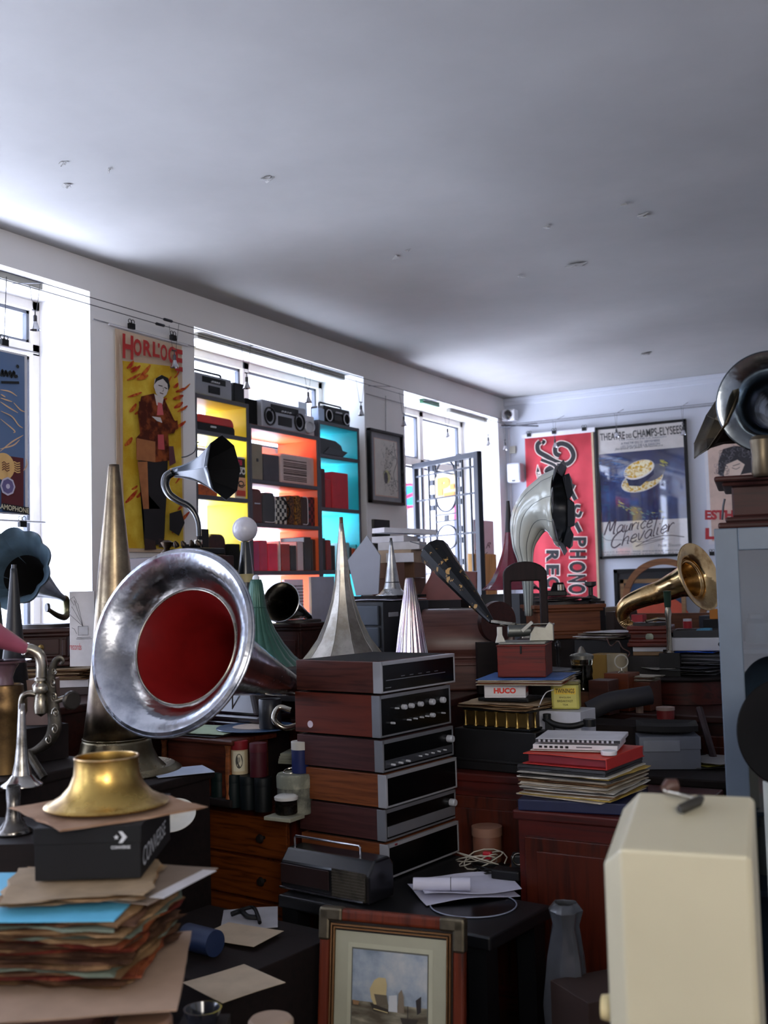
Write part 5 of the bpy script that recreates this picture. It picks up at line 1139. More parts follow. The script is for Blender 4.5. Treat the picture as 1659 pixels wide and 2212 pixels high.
p = onz(609, 3.72, zc_ + .014); t = thing('glass_jar', 'small glass jar with a white lid on the chest corner', 'jar', p); MB().lathe([(.001, 0), (.034, 0), (.038, .004), (.038, .044), (.034, .048)], 36).build('glass', clearglass('#d8d8d0'), t); MB().lathe([(.001, .003), (.032, .003), (.032, .03), (.001, .03)], 20).build('contents', blotch('#2c2c28', '#8a8578', .45, .6, 60, .6), t)
MB().lathe([(.040, .048), (.041, .050), (.041, .058), (.030, .064), (.001, .065)], 36).build('lid', plain('#c4c4c0', .4), t)
# carved box & papers behind: small walnut casket with fretted skirt
p = onz(455, 4.12, zc_); t = thing('carved_box', 'dark carved gramophone case carrying blue records and papers behind the cylinder boxes', 'gramophone case', p, RZ)
rbox(t, 'base', darkw, .0, 0, 0, .42, .24, .03, .006); rbox(t, 'body', walnut, .02, 0, .03, .34, .20, .19); rbox(t, 'cornice', walnut, .02, 0, .22, .40, .24, .02, .006)
for x in (-.15, .19): MB().lathe([(.012, .03), (.009, .05), (.013, .12), (.009, .20), (.013, .22)], 14, 0, Matrix.Translation((x, -.11, 0))).build('turned_post', oak, t)
m = MB(); 
for i in range(16): m.box(-.20 + i * .012, -.155, .0, .007, .008, .012, 0)
m.build('fretted_skirt', nickel, t)
zt2 = zc_ + .242
for i, (dx, dy, w_, col, r_, lab) in enumerate([(-.03, 0, .28, '#2c2a2c', .1, 'black sleeve under the green papers on the carved case'), (-.08, .0, .2, '#4aa06a', .5, 'green sheet poking out below the silver horn'), (.0, 0, .24, '#a8b89a', .2, 'pale green sheet on the carved case')]):
    loose('record_sleeve', lab, 'sleeve', p + e1 * dx + e2 * dy, zt2 + i * .004, w_, w_ * .9, .0025, plain(col, .7), RZ + r_, .002, .002, i)
q = onz(548, 4.12, zt2 + .0135); q.x, q.y = q.x, q.y; t = thing('record_disc', 'blue-edged picture record under the dark blue can', 'record', q); MB().lathe([(.001, 0), (.15, 0), (.152, .002), (.15, .004), (.001, .004)], 56).build('disc', plain('#2c4a6e', .3, coat=.5), t); MB().lathe([(.001, .005), (.09, .005)], 40).build('label', plain('#b9a89a', .5), t)
t = thing('blue_can', 'dark blue-black can with an open top on the blue record', 'can', onz(578, 4.06, zt2 + .0185)); MB().lathe([(.001, 0), (.041, 0), (.042, .003), (.042, .105), (.040, .108), (.034, .106), (.033, .09), (.001, .09)], 40).build('can', plain('#12141b', .4), t)
t = thing('banded_papers', 'grey-green bundle of papers tied with string behind the tower', 'paper bundle', onz(655, 4.0, zc_ + .139)); 
for k in range(4): MB().sheet(.16, .14, .009, k * .0105, wob=.003, seed=k).build('bundle_layer', plain('#7a7c6e', .8), t, rz=.1 * k)
MB().box(0, 0, .044, .004, .15, .003).build('string', black, t)
# ================================================================ horns and gramophones
steelh = metal('#b9bcc4', .13, tarnish='#8b8f98', amt=.62, scale=6, bump=.25)
def petal(n, amp=.06, p=1.0):
    """scalloped cross-section with n petals, deeper where the horn is wide"""
    return lambda a, r, z: 1 + amp * (abs(cos(n * a / 2)) ** p - .5)
def horn(parent, name, prof, mat, T=None, n=64, fl=None, inner=None, smooth=True, th=.0012):
    o = MB().lathe(prof, n, 0, T, fl=fl, smooth=smooth).build(name, [mat], parent, solid=th, ang=25)
    return o
def seams(parent, prof, n, mat, T=None, off=0, r=.0015, name='seam', fl=None):
    m = MB()
    for k in range(n):
        a = 2 * pi * (k + off) / n
        m.tube([((q[0] + .0006) * (fl(a, 0, 0) if fl else 1) * cos(a), (q[0] + .0006) * (fl(a, 0, 0) if fl else 1) * sin(a), q[1]) for q in prof], r, 5, 0, T)
    return m.build(name, mat, parent)
def gram_case(name, label, px, d, z, w_, dp, h, mat, rz=RZ, plate=True, crank=False, cat='gramophone', loc=None, panel=True):
    p = loc or onz(px, d, z); t = thing(name, label, cat, (p.x, p.y, z), rz)
    m = MB().box(0, 0, 0, w_, dp, .02).box(0, 0, .02, w_ * .94, dp * .94, .015).box(0, 0, .035, w_ * .86, dp * .86, h - .07).box(0, 0, h - .035, w_ * .94, dp * .94, .015).box(0, 0, h - .02, w_, dp, .02)
    m.build('case', mat, t, bevel=.005)
    if panel:
        MB().box(0, -dp * .43 - .002, h * .3, w_ * .6, .006, h * .42).build('front_panel', mat, t, bevel=.003)
        MB().lathe([(.006, 0), (.012, .003), (.006, .008), (.001, .009)], 14, 0, align((0, -1, 0), (0, -dp * .43 - .005, h * .5))).build('escutcheon', brassm, t)
        for x in (-1, 1): MB().box(x * w_ * .38, -dp * .43, .04, .018, .018, h - .085).build('corner_pilaster', mat, t, bevel=.004)
    if plate:
        MB().cyl(0, 0, h, min(w_, dp) * .43, .012, n=44).build('turntable', plain('#2a2320', .5), t)
        MB().cyl(0, 0, h + .012, min(w_, dp) * .41, .002, n=44).build('record', glassb, t)
    if crank: MB().tube([(w_ * .43, 0, h * .5), (w_ * .5 + .06, 0, h * .5), (w_ * .5 + .065, 0, h * .5 - .06)], .005, 8).build('crank', nickel, t)
    return t
# ---- the great silver horn with red throat
BC = D(365, 1383, 3.20); AP = D(662, 1492, 3.95); ax = (BC - AP); L = ax.length; axn = ax.normalized()
red_in = plain('#7a1414', .35, var=.12, coat=.3)
t = thing('horn_gramophone', 'huge dented silver gramophone horn with red throat facing the camera', 'gramophone', (AP.x, AP.y, .0))
dz = AP.z; T = align(axn, (0, 0, dz))
prof = [(.020, 0), (.024, .04), (.036, L * .12), (.075, L * .40), (.105, L * .60), (.130, L * .74), (.152, L * .83), (.180, L * .90), (.212, L * .95), (.245, L * .99), (.272, L), (.281, L - .004), (.284, L - .010)]
silv = metal('#c3c5cc', .10, tarnish='#8e929c', amt=.6, scale=9, bump=.3)
MB().lathe(prof, 80, 0, T).build('horn', silv, t, solid=.0016)
pin = [(max(.004, r - .004), z_ + .001) for r, z_ in prof if z_ < L * .91 and z_ > .03]
MB().lathe(pin, 72, 0, T).build('red_throat', red_in, t)
MB().ring(.284, .005, 0, 96, 8, T @ Matrix.Translation((0, 0, L - .011))).build('rolled_rim', silv, t)
MB().ring(.178, .003, 0, 72, 8, T @ Matrix.Translation((0, 0, L * .902))).build('throat_ring', nickel, t)
el = curve([(0, 0, dz), Vector((0, 0, dz)) - axn * .05 + Vector((0, 0, -.02)), Vector((0, 0, dz)) - axn * .07 + Vector((0, 0, -.07)), Vector((0, 0, dz)) - axn * .05 + Vector((0, 0, -.12))], 6)
MB().tube(el, lerpr([.022, .026, .028, .03], 6), 18).build('elbow', nickel, t)
MB().tube(curve([Vector((0, 0, dz)) - axn * .03 + Vector((0, 0, -.10)), Vector((-.05, -.06, dz - .13)), Vector((-.09, -.08, dz - .10)), Vector((-.09, -.05, dz - .06)), Vector((-.05, -.03, dz - .07))], 6), .011, 12).build('tone_arm', nickel, t)
MB().cyl(.0, 0, .7165, .03, dz - .13 - .7165).build('bracket_post', nickel, t)
# purple-brown lidded gramophone under that horn
p = onz(515, 4.37, .955)
t = thing('gramophone_case', 'dark plum gramophone with moulded domed lid below the silver horn', 'gramophone', (p.x, p.y - .0, .95), RZ)
plum = plain('#21121a', .25, coat=.6, var=.15)
MB().taper(0, 0, .055, .36, .19, .24, .12, .09).build('lid', plum, t, bevel=.012); MB().box(0, 0, .03, .40, .21, .025).box(0, 0, .0, .38, .19, .03).build('case', plum, t, bevel=.008)
for x in (-.06, .04): MB().box(x, -.085, .06, .004, .004, .08).build('lid_rib', nickel, t)
tag(MB().box(0, 0, 0, .36, .18, .948 - .7165).build('wooden_case', darkw, loc=(p.x, p.y, .7165), rz=RZ), 'dark wooden case carrying the plum gramophone', 'case')
# ---- tall brass horn standing bell-down, far left
p = D(252, 1668, 3.72); z0 = .882
t = thing('brass_horn', 'very tall plain brass horn standing bell-down on the left', 'horn', (p.x, p.y, z0)); H = 1.5 + (1279 - 1000) / FPX * 3.72 - z0
zz = lambda py: 1.5 + (1277 - py) / FPX * 3.72 - z0
brs = metal('#857a62', .2, tarnish='#6a6048', amt=.6, scale=5); brs2 = metal('#8e8068', .22, tarnish='#5e5044', amt=.6, scale=6)
MB().lathe([(.112, zz(1592)), (.118, zz(1600)), (.125, zz(1618)), (.142, zz(1640)), (.168, zz(1656)), (.198, .020), (.218, .008), (.221, .003), (.219, 0)], 72).build('bell', brs, t, solid=.0015)
MB().lathe([(.018, H), (.020, H - .01), (.048, zz(1185)), (.058, zz(1250)), (.082, zz(1430)), (.098, zz(1530)), (.112, zz(1592))], 60).build('cone', brs2, t, solid=.0015)
MB().ring(.1135, .003, 0, 60, T=Matrix.Translation((0, 0, zz(1592)))).build('joint_ring', brs, t); MB().ring(.220, .003, 0, 72, T=Matrix.Translation((0, 0, .003))).build('rim', brs, t)
# papers with yellow stripe right of the horn
q = onz(408, 3.75, .884); loose('printed_sheet', 'blue and white printed sheet with a yellow stripe right of the brass horn', 'paper', Vector((-2.46, 2.86, 0)), .8835, .16, .19, .002, plain('#b7c4dc', .7), RZ - .5, .003, 0, 8)
# ---- fluted green horn
def down_horn(name, label, px, d, py0, ztop_px, prof_px, mat, n=64, fl=None, z0=None, rim=None, tip=None, group=None, solid=.0015, seam=None):
    """horn standing on its bell: prof_px lists (radius in target pixels, y in target pixels) from the top down"""
    hor = 1284.9 - .0264 * px; s = d / FPX; z0 = 1.5 - (py0 - hor) * s if z0 is None else z0
    p = onz(px, d, z0); t = thing(name, label, 'horn', p, CA, group)
    prof = [(r * s, 1.5 - (y - hor) * s - z0) for r, y in prof_px]
    MB().lathe(prof, n, 0, fl=fl).build('horn', mat, t, solid=solid, ang=22)
    if rim: MB().ring(prof[-1][0], rim[0], 0, 64, T=Matrix.Translation((0, 0, prof[-1][1]))).build('rim', rim[1], t)
    if tip: MB().lathe([(prof[0][0] * 1.05, prof[0][1] - tip[0]), (prof[0][0] * 1.08, prof[0][1] + .002), (prof[0][0] * .8, prof[0][1] + .002)], 24).build('collar', tip[1], t)
    if seam: seams(t, prof[seam[1]:], seam[0], seam[2], fl=fl, off=seam[3] if len(seam) > 3 else 0)
    return t, prof
green = plain('#2f5a4c', .35, var=.12, metal=.3, coat=.3)
fgr = lambda a, r, z: 1 + .045 * abs(sin(11 * a)) * min(1, r / .05)
t, pr = down_horn('flower_horn', 'dark green ribbed flower horn standing bell-down behind the silver horn', 553, 4.72, 1445, 1250, [(11, 1252), (14, 1262), (17, 1285), (20, 1312), (27, 1335), (38, 1362), (56, 1392), (76, 1418), (98, 1436), (108, 1441), (110, 1445)], green, 132, fgr)
MB().sphere(0, 0, pr[0][1] + .005, .016).build('white_stopper', whitep, t)
MB().ring(pr[3][0] * 1.02, .003, 0, 40, T=Matrix.Translation((0, 0, pr[3][1]))).build('collar_band', green, t)
sb = bpy.data.objects['flower_horn'].location
tag(MB().cyl(0, 0, 0, .23, sb.z - .002 - 1.041).build('round_box', darkw, loc=(sb.x, sb.y, 1.041)), 'dark round box raising the green flower horn', 'box')
# ---- tall silver panelled horn behind the receivers
slv = metal('#b8b2a8', .24, tarnish='#8f887c', amt=.58, scale=8)
t, pr = down_horn('flower_horn', 'tall silver panelled flower horn with a wooden tip behind the receivers', 740, 4.45, 1432, 1115, [(4, 1130), (6, 1150), (11, 1195), (14, 1232), (17, 1260), (25, 1300), (38, 1340), (57, 1380), (78, 1408), (92, 1424), (97, 1429)], slv, 10, z0=1.17, seam=(10, 3, metal('#9a948a', .3)))
MB().lathe([(.0085, pr[0][1] - .012), (.0075, pr[0][1] + .025), (.001, pr[0][1] + .026)], 12).build('wooden_tip', wood('#5a4028'), t)
sb = t.location; tag(MB().box(0, 0, 0, .46, .40, 1.168 - 1.041).build('wooden_case', darkw, loc=(sb.x, sb.y, 1.041), rz=RZ), 'dark case raising the tall silver flower horn', 'case')
# ---- iridescent fluted cone behind the receivers
irid = M_('iridescent_metal', lambda m, nt, b: (nt.links.new(_ramp(nt, _noise(nt, 8, 3, sc3=(3, 3, .3)).outputs[0], [(.35, hx('#a89ab8')), (.5, hx('#c9bfb8')), (.6, hx('#b89aa8')), (.7, hx('#c9ccd0'))]).outputs[0], b.inputs['Base Color']), b.inputs['Metallic'].__setattr__('default_value', 1), b.inputs['Roughness'].__setattr__('default_value', .16)))
t, pr = down_horn('fluted_cone', 'shiny fluted cone with pinkish streaks right behind the receivers', 885, 4.25, 1470, 1248, [(7, 1248), (9, 1252), (20, 1320), (28, 1372), (34, 1415), (41, 1465)], irid, 120, lambda a, r, z: 1 + .06 * abs(sin(9 * a)), z0=1.12)
sb = t.location; tag(MB().box(0, 0, 0, .18, .18, 1.118 - 1.041).build('pedestal', darkw, loc=(sb.x, sb.y, 1.041), rz=RZ), 'dark pedestal under the shiny fluted cone', 'pedestal')
# ---- small silver cone on the grey drawers
t, pr = down_horn('tin_cone', 'small plain silver cone on the blue-grey drawer cabinet', 847, 4.72, 1286, 1168, [(3, 1168), (4, 1180), (9, 1215), (15, 1258), (19, 1272), (28, 1282), (36, 1286)], metal('#c4c4c6', .2, tarnish='#8e8e90', amt=.6), 40, z0=1.455)
MB().cyl(0, 0, pr[0][1], .0055, .012).build('tip', plain('#2a2a2c'), t); MB().ring(pr[3][0] * 1.01, .002, 0, 40, T=Matrix.Translation((0, 0, pr[3][1]))).build('seam', steel, t)
# ---- globe lamp
p = onz(531, 5.18, 1.041); t = thing('globe_lamp', 'white glass globe lamp on a black and cream tapering stem', 'lamp', p); s = 5.18 / FPX; hz_ = lambda y: 1.5 - (y - 1270.8) * s - 1.041
MB().sphere(0, 0, hz_(1143.5), 27.5 * s, n=36).build('globe', plain('#d6d3dc', .3, coat=.3, var=.02), t)
MB().lathe([(.020, hz_(1171)), (.028, hz_(1200)), (.037, hz_(1240))], 32).build('stem', plain('#14171c', .25, coat=.5), t)
MB().lathe([(.038, hz_(1240)), (.045, hz_(1258))], 32).build('cream_band', plain('#b7a878', .4), t); MB().lathe([(.043, hz_(1258)), (.06, .02), (.08, 0), (.001, 0)], 32).build('foot', plain('#1d1d24', .3), t)
# ---- gramophone with dark silver horn, between the green and silver flower horns
t = gram_case('horn_gramophone', 'small gramophone with dark nickel horn on a wooden case before the shelving', 643, 5.3, 1.041, .26, .26, .285, mahog, plate=True)
c0 = t.location; hb = D(606, 1300, 5.15) - c0; ha = D(668, 1332, 5.45) - c0; iR = Matrix.Rotation(-RZ, 3, 'Z'); hb = iR @ hb; ha = iR @ ha; axx = (hb - ha); Lh = axx.length
Th = align(axx, ha); dk = metal('#8c8880', .14, tarnish='#4a4640', amt=.6)
MB().lathe([(.014, 0), (.020, Lh * .15), (.045, Lh * .6), (.062, Lh * .84), (.080, Lh * .95), (.094, Lh * 1.0), (.096, Lh * .99)], 48, 0, Th).build('horn', dk, t, solid=.0012)
MB().ring(.096, .0035, 0, 56, T=Th @ Matrix.Translation((0, 0, Lh * .99))).build('rim', metal('#d9d9dc', .12), t)
MB().tube(curve([ha, ha - axx.normalized() * .02 + Vector((0, 0, -.02)), (ha.x, ha.y, .30)], 5), .013, 10).build('elbow', dk, t); MB().tube([(ha.x, ha.y, .305), (.02, -.02, .31), (-.04, -.05, .305)], .005, 8).build('tone_arm', nickel, t)
# ---- black flower horn gramophone in front of the yellow shelving
p = onz(425, 5.0, 1.66); t = thing('horn_gramophone', 'black octagonal flower horn on a swan-neck arm in front of the yellow shelving', 'gramophone', p, 0); c0 = p
Bm = D(482, 1010, 4.92) - c0; An = D(372, 1021, 5.02) - c0; axx = Bm - An; Lh = axx.length; axx = axx.normalized(); Th = align(axx, An, .2)
Lh *= 1.02; R_ = .150; prf = [(.020, 0), (.028, Lh * .2), (.046, Lh * .42), (.078, Lh * .65), (.118, Lh * .86), (R_, Lh)]
bkh = plain('#33373e', .3, metal=.6, coat=.4, var=.15)
MB().lathe(prf, 8, 0, Th, smooth=True).build('horn', bkh, t, solid=.0016, ang=22)
MB().lathe([(max(.01, r - .003), z_ + .0005) for r, z_ in prf[1:]], 8, 0, Th).build('black_inside', blackm, t)
seams(t, prf, 8, metal('#8f949c', .3), Th, r=.0016)
MB().lathe([(.0215, -.006), (.0225, .008)], 24, 0, Th).build('cream_collar', plain('#a98a66', .4), t)
w1 = [D(x, y, 5.0) - c0 for x, y in [(372, 1021), (360, 1030), (357, 1048), (366, 1068), (386, 1082), (406, 1092), (420, 1108), (428, 1130), (430, 1158)]]
MB().tube(curve(w1, 5), lerpr([.020, .021, .020, .018, .0165, .015, .0135, .0125, .012], 5), 16).build('swan_neck', plain('#15171b', .25, coat=.6), t)
MB().tube(curve([D(x, y, 5.05) - c0 for x, y in [(392, 988), (405, 985), (420, 975), (424, 958), (430, 955)]], 5), .003, 8).build('support_hook', steel, t)
MB().box(0, 0, 0, .20, .18, .03).build('base', black, t, bevel=.006); MB().cyl(-.02, 0, .03, .05, .02).build('turntable', blackm, t)
for k in range(4): MB().lathe([(.012, 0), (.014, .012), (.006, .03), (.001, .03)], 14, 0, align((random.uniform(-.4, .4), -.5, 1), (-.08 + .045 * k, -.04, .04))).build('reproducer', metal('#4a4038', .3), t)
MB().cyl(.012, .0, .02, .018, .05).build('bracket', nickel, t)
tag(MB().box(0, 0, 0, .50, .30, 1.655 - 1.041).box(0, -.152, .05, .4, .006, .45).build('tall_case', mahog, loc=(p.x - .14, p.y, 1.041), rz=RZ, bevel=.004), 'tall dark wooden case carrying the black swan-neck gramophone', 'case')
tag(MB().lathe([(.001, 0), (.03, 0), (.028, .02), (.012, .035), (.022, .05), (.030, .065), (.012, .075), (.001, .076)], 18).build('turned_ornament', metal('#4a3c30', .35), loc=(p.x - .09, p.y - .1, 1.656)), 'small dark turned ornament by the swan-neck gramophone', 'ornament')
# ---- big blue-black morning glory horn, left edge
p = onz(100, 4.55, 1.285)
t = gram_case('horn_gramophone', 'carved wooden gramophone with big blue-black petalled horn by the left window', 98, 4.5, 1.205, .24, .26, .155, mahog, rz=CA + .15); c0 = t.location.copy(); iR = Matrix.Rotation(-(CA + .15), 3, 'Z')
Bm = iR @ (D(22, 1226, 4.05) - c0); An = iR @ (D(136, 1292, 4.52) - c0); axx = Bm - An; Lh = axx.length; Th = align(axx, An, .1)
blh = plain('#5f7686', .28, metal=.35, coat=.4, var=.25)
prf = [(.012, 0), (.016, Lh * .1), (.034, Lh * .3), (.060, Lh * .55), (.085, Lh * .76), (.112, Lh * .9), (.142, Lh * .98), (.152, Lh), (.154, Lh * .985)]
MB().lathe(prf, 96, 0, Th, fl=lambda a, r, z: 1 + .09 * (abs(cos(5 * a)) - .5) * min(1, r / .1)).build('horn', blh, t, solid=.0014, ang=25)
MB().lathe([(r - .003, z_) for r, z_ in prf[1:5]], 40, 0, Th).build('black_throat', blackm, t)
MB().tube(curve([An, An - axx.normalized() * .03, An - axx.normalized() * .045 + Vector((0, 0, -.04)), An + Vector((.0, 0, -.075)) - axx.normalized() * .02, An + axx.normalized() * .06 + Vector((0, 0, -.085)), An + axx.normalized() * .16 + Vector((0, 0, -.08))], 5), lerpr([.013, .015, .016, .014, .011, .008], 5), 14).build('tone_arm', metal('#8a8468', .3, tarnish='#5a5a40'), t)
MB().lathe([(.001, 0), (.018, 0), (.018, .01), (.001, .01)], 22, 0, align(_r.copy() * 1, An + axx.normalized() * .17 + Vector((0, 0, -.078)))).build('sound_box', plain('#2c2a28', .4), t)
# record sleeves and boards below it
p = onz(160, 4.35, 1.092); zz_ = 1.091
for k, (w_, h_, col, lab) in enumerate([(.36, .03, '#3a2c2a', 'dark folio under the sleeves by the left window'), (.34, .03, '#c9c6cc', 'white box under the sleeves by the left window')]):
    tag(MB().box(0, 0, 0, w_, .3, h_).build('flat_box', plain(col, .6), loc=(c0.x + .04, c0.y, zz_), rz=CA + .1, bevel=.002), lab, 'box'); zz_ += h_ + .001
for k in range(10):
    loose('record_sleeve', 'brown record sleeve in the pile by the left window', 'record sleeve', Vector((c0.x + .03, c0.y - .0, 0)) + _r * random.uniform(.0, .05), zz_, .33, .30, .0028, ps[[0, 3, 2, 1][k % 4]], CA + random.uniform(-.12, .12), .0015, .004, 200 + k, 'sleeves in the pile by the left window'); zz_ += .0044
q = onz(178, 4.35, 1.205); t = thing('record_box', 'white cardboard display with line-drawn gramophone and red lettering by the left window', 'box', (q.x, q.y, 1.205 ), CA)
rbox(t, 'card', plain('#e4e2e6', .6), 0, 0, 0, .10, .02, .30, .001)
O = Vector((q.x, q.y, 1.205)) + _r * -.05 - Vector((-sin(CA), cos(CA), 0)) * .011 + Vector((0, 0, .30)); A = Art(O, _r, (0, 0, -1), Vector((sin(CA), -cos(CA), 0)), .0005)
A.text('records', [(-.0, .205), (.047, .208), (.047, .235), (-.0, .232)], '#d05a68', .0)
lk = '#55565c'; A.rect(.035, .14, .075, .175, '#d0d0d6')
for pts in [[(.03, .185), (.085, .185)], [(.035, .14), (.035, .175), (.075, .175), (.075, .14), (.035, .14)], [(.055, .14), (.01, .06), (.0, .09), (.055, .14)], [(.055, .14), (.02, .035), (.035, .05), (.055, .14)], [(.03, .17), (.02, .15), (.01, .145)], [(.005, .03), (.02, .02), (.03, .04), (.02, .055), (.005, .03)], [(.028, .19), (.09, .19)]]: A.stroke(pts, .0016, lk)
A.build('print', t)
q = onz(168, 4.0, 1.092)
# tin and box on the small cabinet behind the brass horn (left of it)
q = onz(186, 3.62, .993); tag(MB().box(0, 0, 0, .085, .08, .14).build('carton', plain('#7a6258', .7), loc=(-2.62, 2.40, 1.095), rz=CA), 'plain brown upright carton above the blue tin', 'carton')
t = thing('blue_tin', 'blue tin with bright turquoise front beside the brass horn', 'tin', (-2.62, 2.40, .993), CA); rbox(t, 'tin', plain('#14249a', .35), 0, 0, 0, .095, .08, .10, .003); rbox(t, 'front_print', plain('#22a8e0', .35), .008, -.041, .015, .07, .002, .06, 0)
# ---- pink horn machine at the left edge with chrome elbow and ornate bracket
p = onz(70, 3.0, .993); t = thing('horn_gramophone', 'gramophone with pink horn, nickel elbow and ornate scrolled bracket at the left edge', 'gramophone', p, 0); c0 = p
W = lambda x, y, d=3.0: D(x, y, d) - c0
pk = plain('#a8586e', .3, coat=.5, var=.1)
a, b = W(56, 1402), W(-60, 1350, 2.9); ax_ = b - a; Th = align(ax_, a); Lh = ax_.length
MB().lathe([(.015, 0), (.0155, .004), (.030, Lh * .5), (.050, Lh), (.09, Lh * 1.5), (.14, Lh * 1.75)], 48, 0, Th).build('pink_horn', pk, t, solid=.0015)
MB().ring(.0165, .0025, 0, 30, T=Th).build('joint_ring', nickel, t)
MB().tube(curve([W(56, 1402), W(70, 1404), W(84, 1414), W(90, 1432), W(90, 1462)], 6), .0155, 18).build('elbow', nickel, t)
MB().lathe([(.014, 0), (.018, .004), (.018, .010), (.014, .014), (.022, .022), (.024, .032), (.022, .042), (.013, .048), (.017, .055), (.020, .08), (.018, .10), (.001, .11)], 28, 0, align((0, 0, -1), W(88, 1462))).build('joint', nickel, t)
MB().tube(curve([W(78, 1500), W(62, 1498), W(50, 1504), W(46, 1516), W(46, 1530)], 5), .009, 12).build('side_pipe', nickel, t)
sc_ = metal('#6e6a62', .3, tarnish='#33302c', amt=.6)
MB().tube(curve([W(131, 1436), W(136, 1428), W(130, 1422), W(120, 1428), W(112, 1450), W(110, 1490), W(115, 1530), W(118, 1570), W(106, 1600), W(80, 1620), W(60, 1625)], 5), lerpr([.004, .006, .008, .009, .011, .014, .017, .019, .017, .012, .008], 5), 12, sq=.5).build('scrolled_bracket', sc_, t)
for k, (x, y, q) in enumerate([(117, 1450, 6), (115, 1475, 7), (117, 1505, 8), (120, 1540, 9), (118, 1575, 9), (104, 1598, 8)]):
    MB().tube([W(x + q * .9 * (1 - i / 14) * cos(i * .75 + k), y + q * 1.4 * (1 - i / 14) * sin(i * .75 + k), 2.985) for i in range(13)], .0022, 6).build('scroll_relief', nickel, t)
MB().tube([W(118, 1515), W(140, 1508), W(156, 1504)], .008, 12).build('reproducer_arm', nickel, t)
MB().lathe([(.001, 0), (.022, 0), (.026, .003), (.026, .012), (.022, .015), (.001, .015)], 30, 0, align(_r * .6 - _f * .6, W(152, 1512))).build('sound_box', plain('#3a3632', .35, metal=.6), t)
MB().tube([W(60, 1625), (0.02, .02, .0)], .012, 10).build('foot', sc_, t)
# brass pot and pinkish cup below the pink horn
t = thing('brass_vase', 'dull brass pot standing behind the silver trumpet at the left edge', 'pot', onz(12, 3.12, .993)); s = 3.12 / FPX; hz_ = lambda y: 1.5 - (y - 1284.5) * s - .993
MB().lathe([(.001, 0), (42 * s, 0), (40 * s, hz_(1545)), (44 * s, hz_(1535)), (44 * s, hz_(1510)), (38 * s, hz_(1500)), (36 * s, hz_(1478)), (32 * s, hz_(1476)), (31 * s, hz_(1500)), (.001, hz_(1505))], 44).build('pot', metal('#8a6e48', .3, tarnish='#4a3a2a'), t)
t = thing('glazed_vase', 'pinkish grey glossy vase rising from the brass pot at the left edge', 'vase', onz(10, 3.12, .993 + hz_(1504))); MB().lathe([(.001, 0), (22 * s, 0), (22 * s, .02), (16 * s, .055), (22 * s, .08), (30 * s, .095), (52 * s, .10), (55 * s, .106), (30 * s, .103)], 40).build('vase', plain('#6a525a', .15, coat=.8), t)
# black cone with silver tip
t, pr = down_horn('black_cone', 'tall matt black cone with a silver tip before the left gramophone', 30, 3.35, 1500, 1226, [(6, 1228), (7, 1240), (20, 1390), (32, 1500)], plain('#1a1c20', .45), 40, z0=1.10)
MB().lathe([(.009, pr[0][1] - .012), (.0095, pr[0][1] - .002), (.0075, pr[0][1]), (.0075, pr[0][1] + .012), (.001, pr[0][1] + .012)], 20).build('tip', metal('#4a4c50', .3), t)
sb = t.location; tag(MB().box(0, 0, 0, .24, .22, .105).build('flat_case', darkw, loc=(sb.x, sb.y, .9925), rz=RZ), 'dark case under the tall black cone', 'case')
t, pr = down_horn('black_cone', 'second matt black cone cut by the left edge of the photo', -8, 3.55, 1500, 1290, [(8, 1300), (13, 1350), (30, 1500)], plain('#1a1c20', .45), 40, z0=1.12)
sb = t.location; tag(MB().box(0, 0, 0, .2, .15, .125).build('flat_case', darkw, loc=(sb.x, sb.y, .9925), rz=RZ), 'dark case under the cut-off black cone', 'case')
# nickel trumpet bells standing bell-down
t, pr = down_horn('trumpet_bell', 'slim nickel trumpet standing bell-down at the left edge, the upper one', 46, 2.85, 1692, 1520, [(6, 1518), (7, 1540), (10, 1600), (14, 1640), (20, 1668), (30, 1680), (42, 1688), (44, 1691)], metal('#b0aca6', .1, tarnish='#6a665e', amt=.55, scale=12), 48, z0=.994)
t, pr = down_horn('trumpet_bell', 'dark nickel trumpet standing lower than its twin at the left edge', 28, 2.6, 1790, 1692, [(14, 1690), (14, 1740), (18, 1762), (28, 1778), (40, 1788)], metal('#6e6a66', .12, tarnish='#3c3a38', amt=.55, scale=12), 48)
sb = t.location; tag(MB().box(0, 0, 0, .35, .3, sb.z - .002).build('cabinet', darkw, loc=(sb.x - .05, sb.y + .02, 0), rz=CA), 'dark low cabinet under the lower nickel trumpet', 'cabinet')
# ================================================================ middle background
# blue-grey drawer unit
p = onz(834, 4.78, 1.041); bl = plain('#39414e', .45)
t = thing('drawer_cabinet', 'blue-grey metal drawer cabinet between the silver flower horn and fluted cone', 'drawers', (p.x, p.y, 1.041), RZ); wD = .215
rbox(t, 'body', plain('#1c1e24', .5), 0, 0, 0, wD, .34, .385)
for k in range(4): q = rbox(t, 'drawer', bl, -.005, -.175, .01 + k * .092, wD - .03, .012, .084, .004)
rbox(t, 'label_holder', silver, wD / 2 + .002, -.1, .32, .004, .07, .02)
q = (p.x, p.y, 0); loose('paper_sheet', 'creased white papers on the blue-grey drawer cabinet', 'paper', Vector(q), 1.429, .24, .30, .002, wsheet, RZ + .1, .008, 0, 3); 
tag(MB().box(0, 0, 0, .20, .22, .012).build('flat_box', darkw, loc=(p.x + .02, p.y + .03, 1.4405), rz=RZ), 'thin dark board under the small silver cone', 'board')
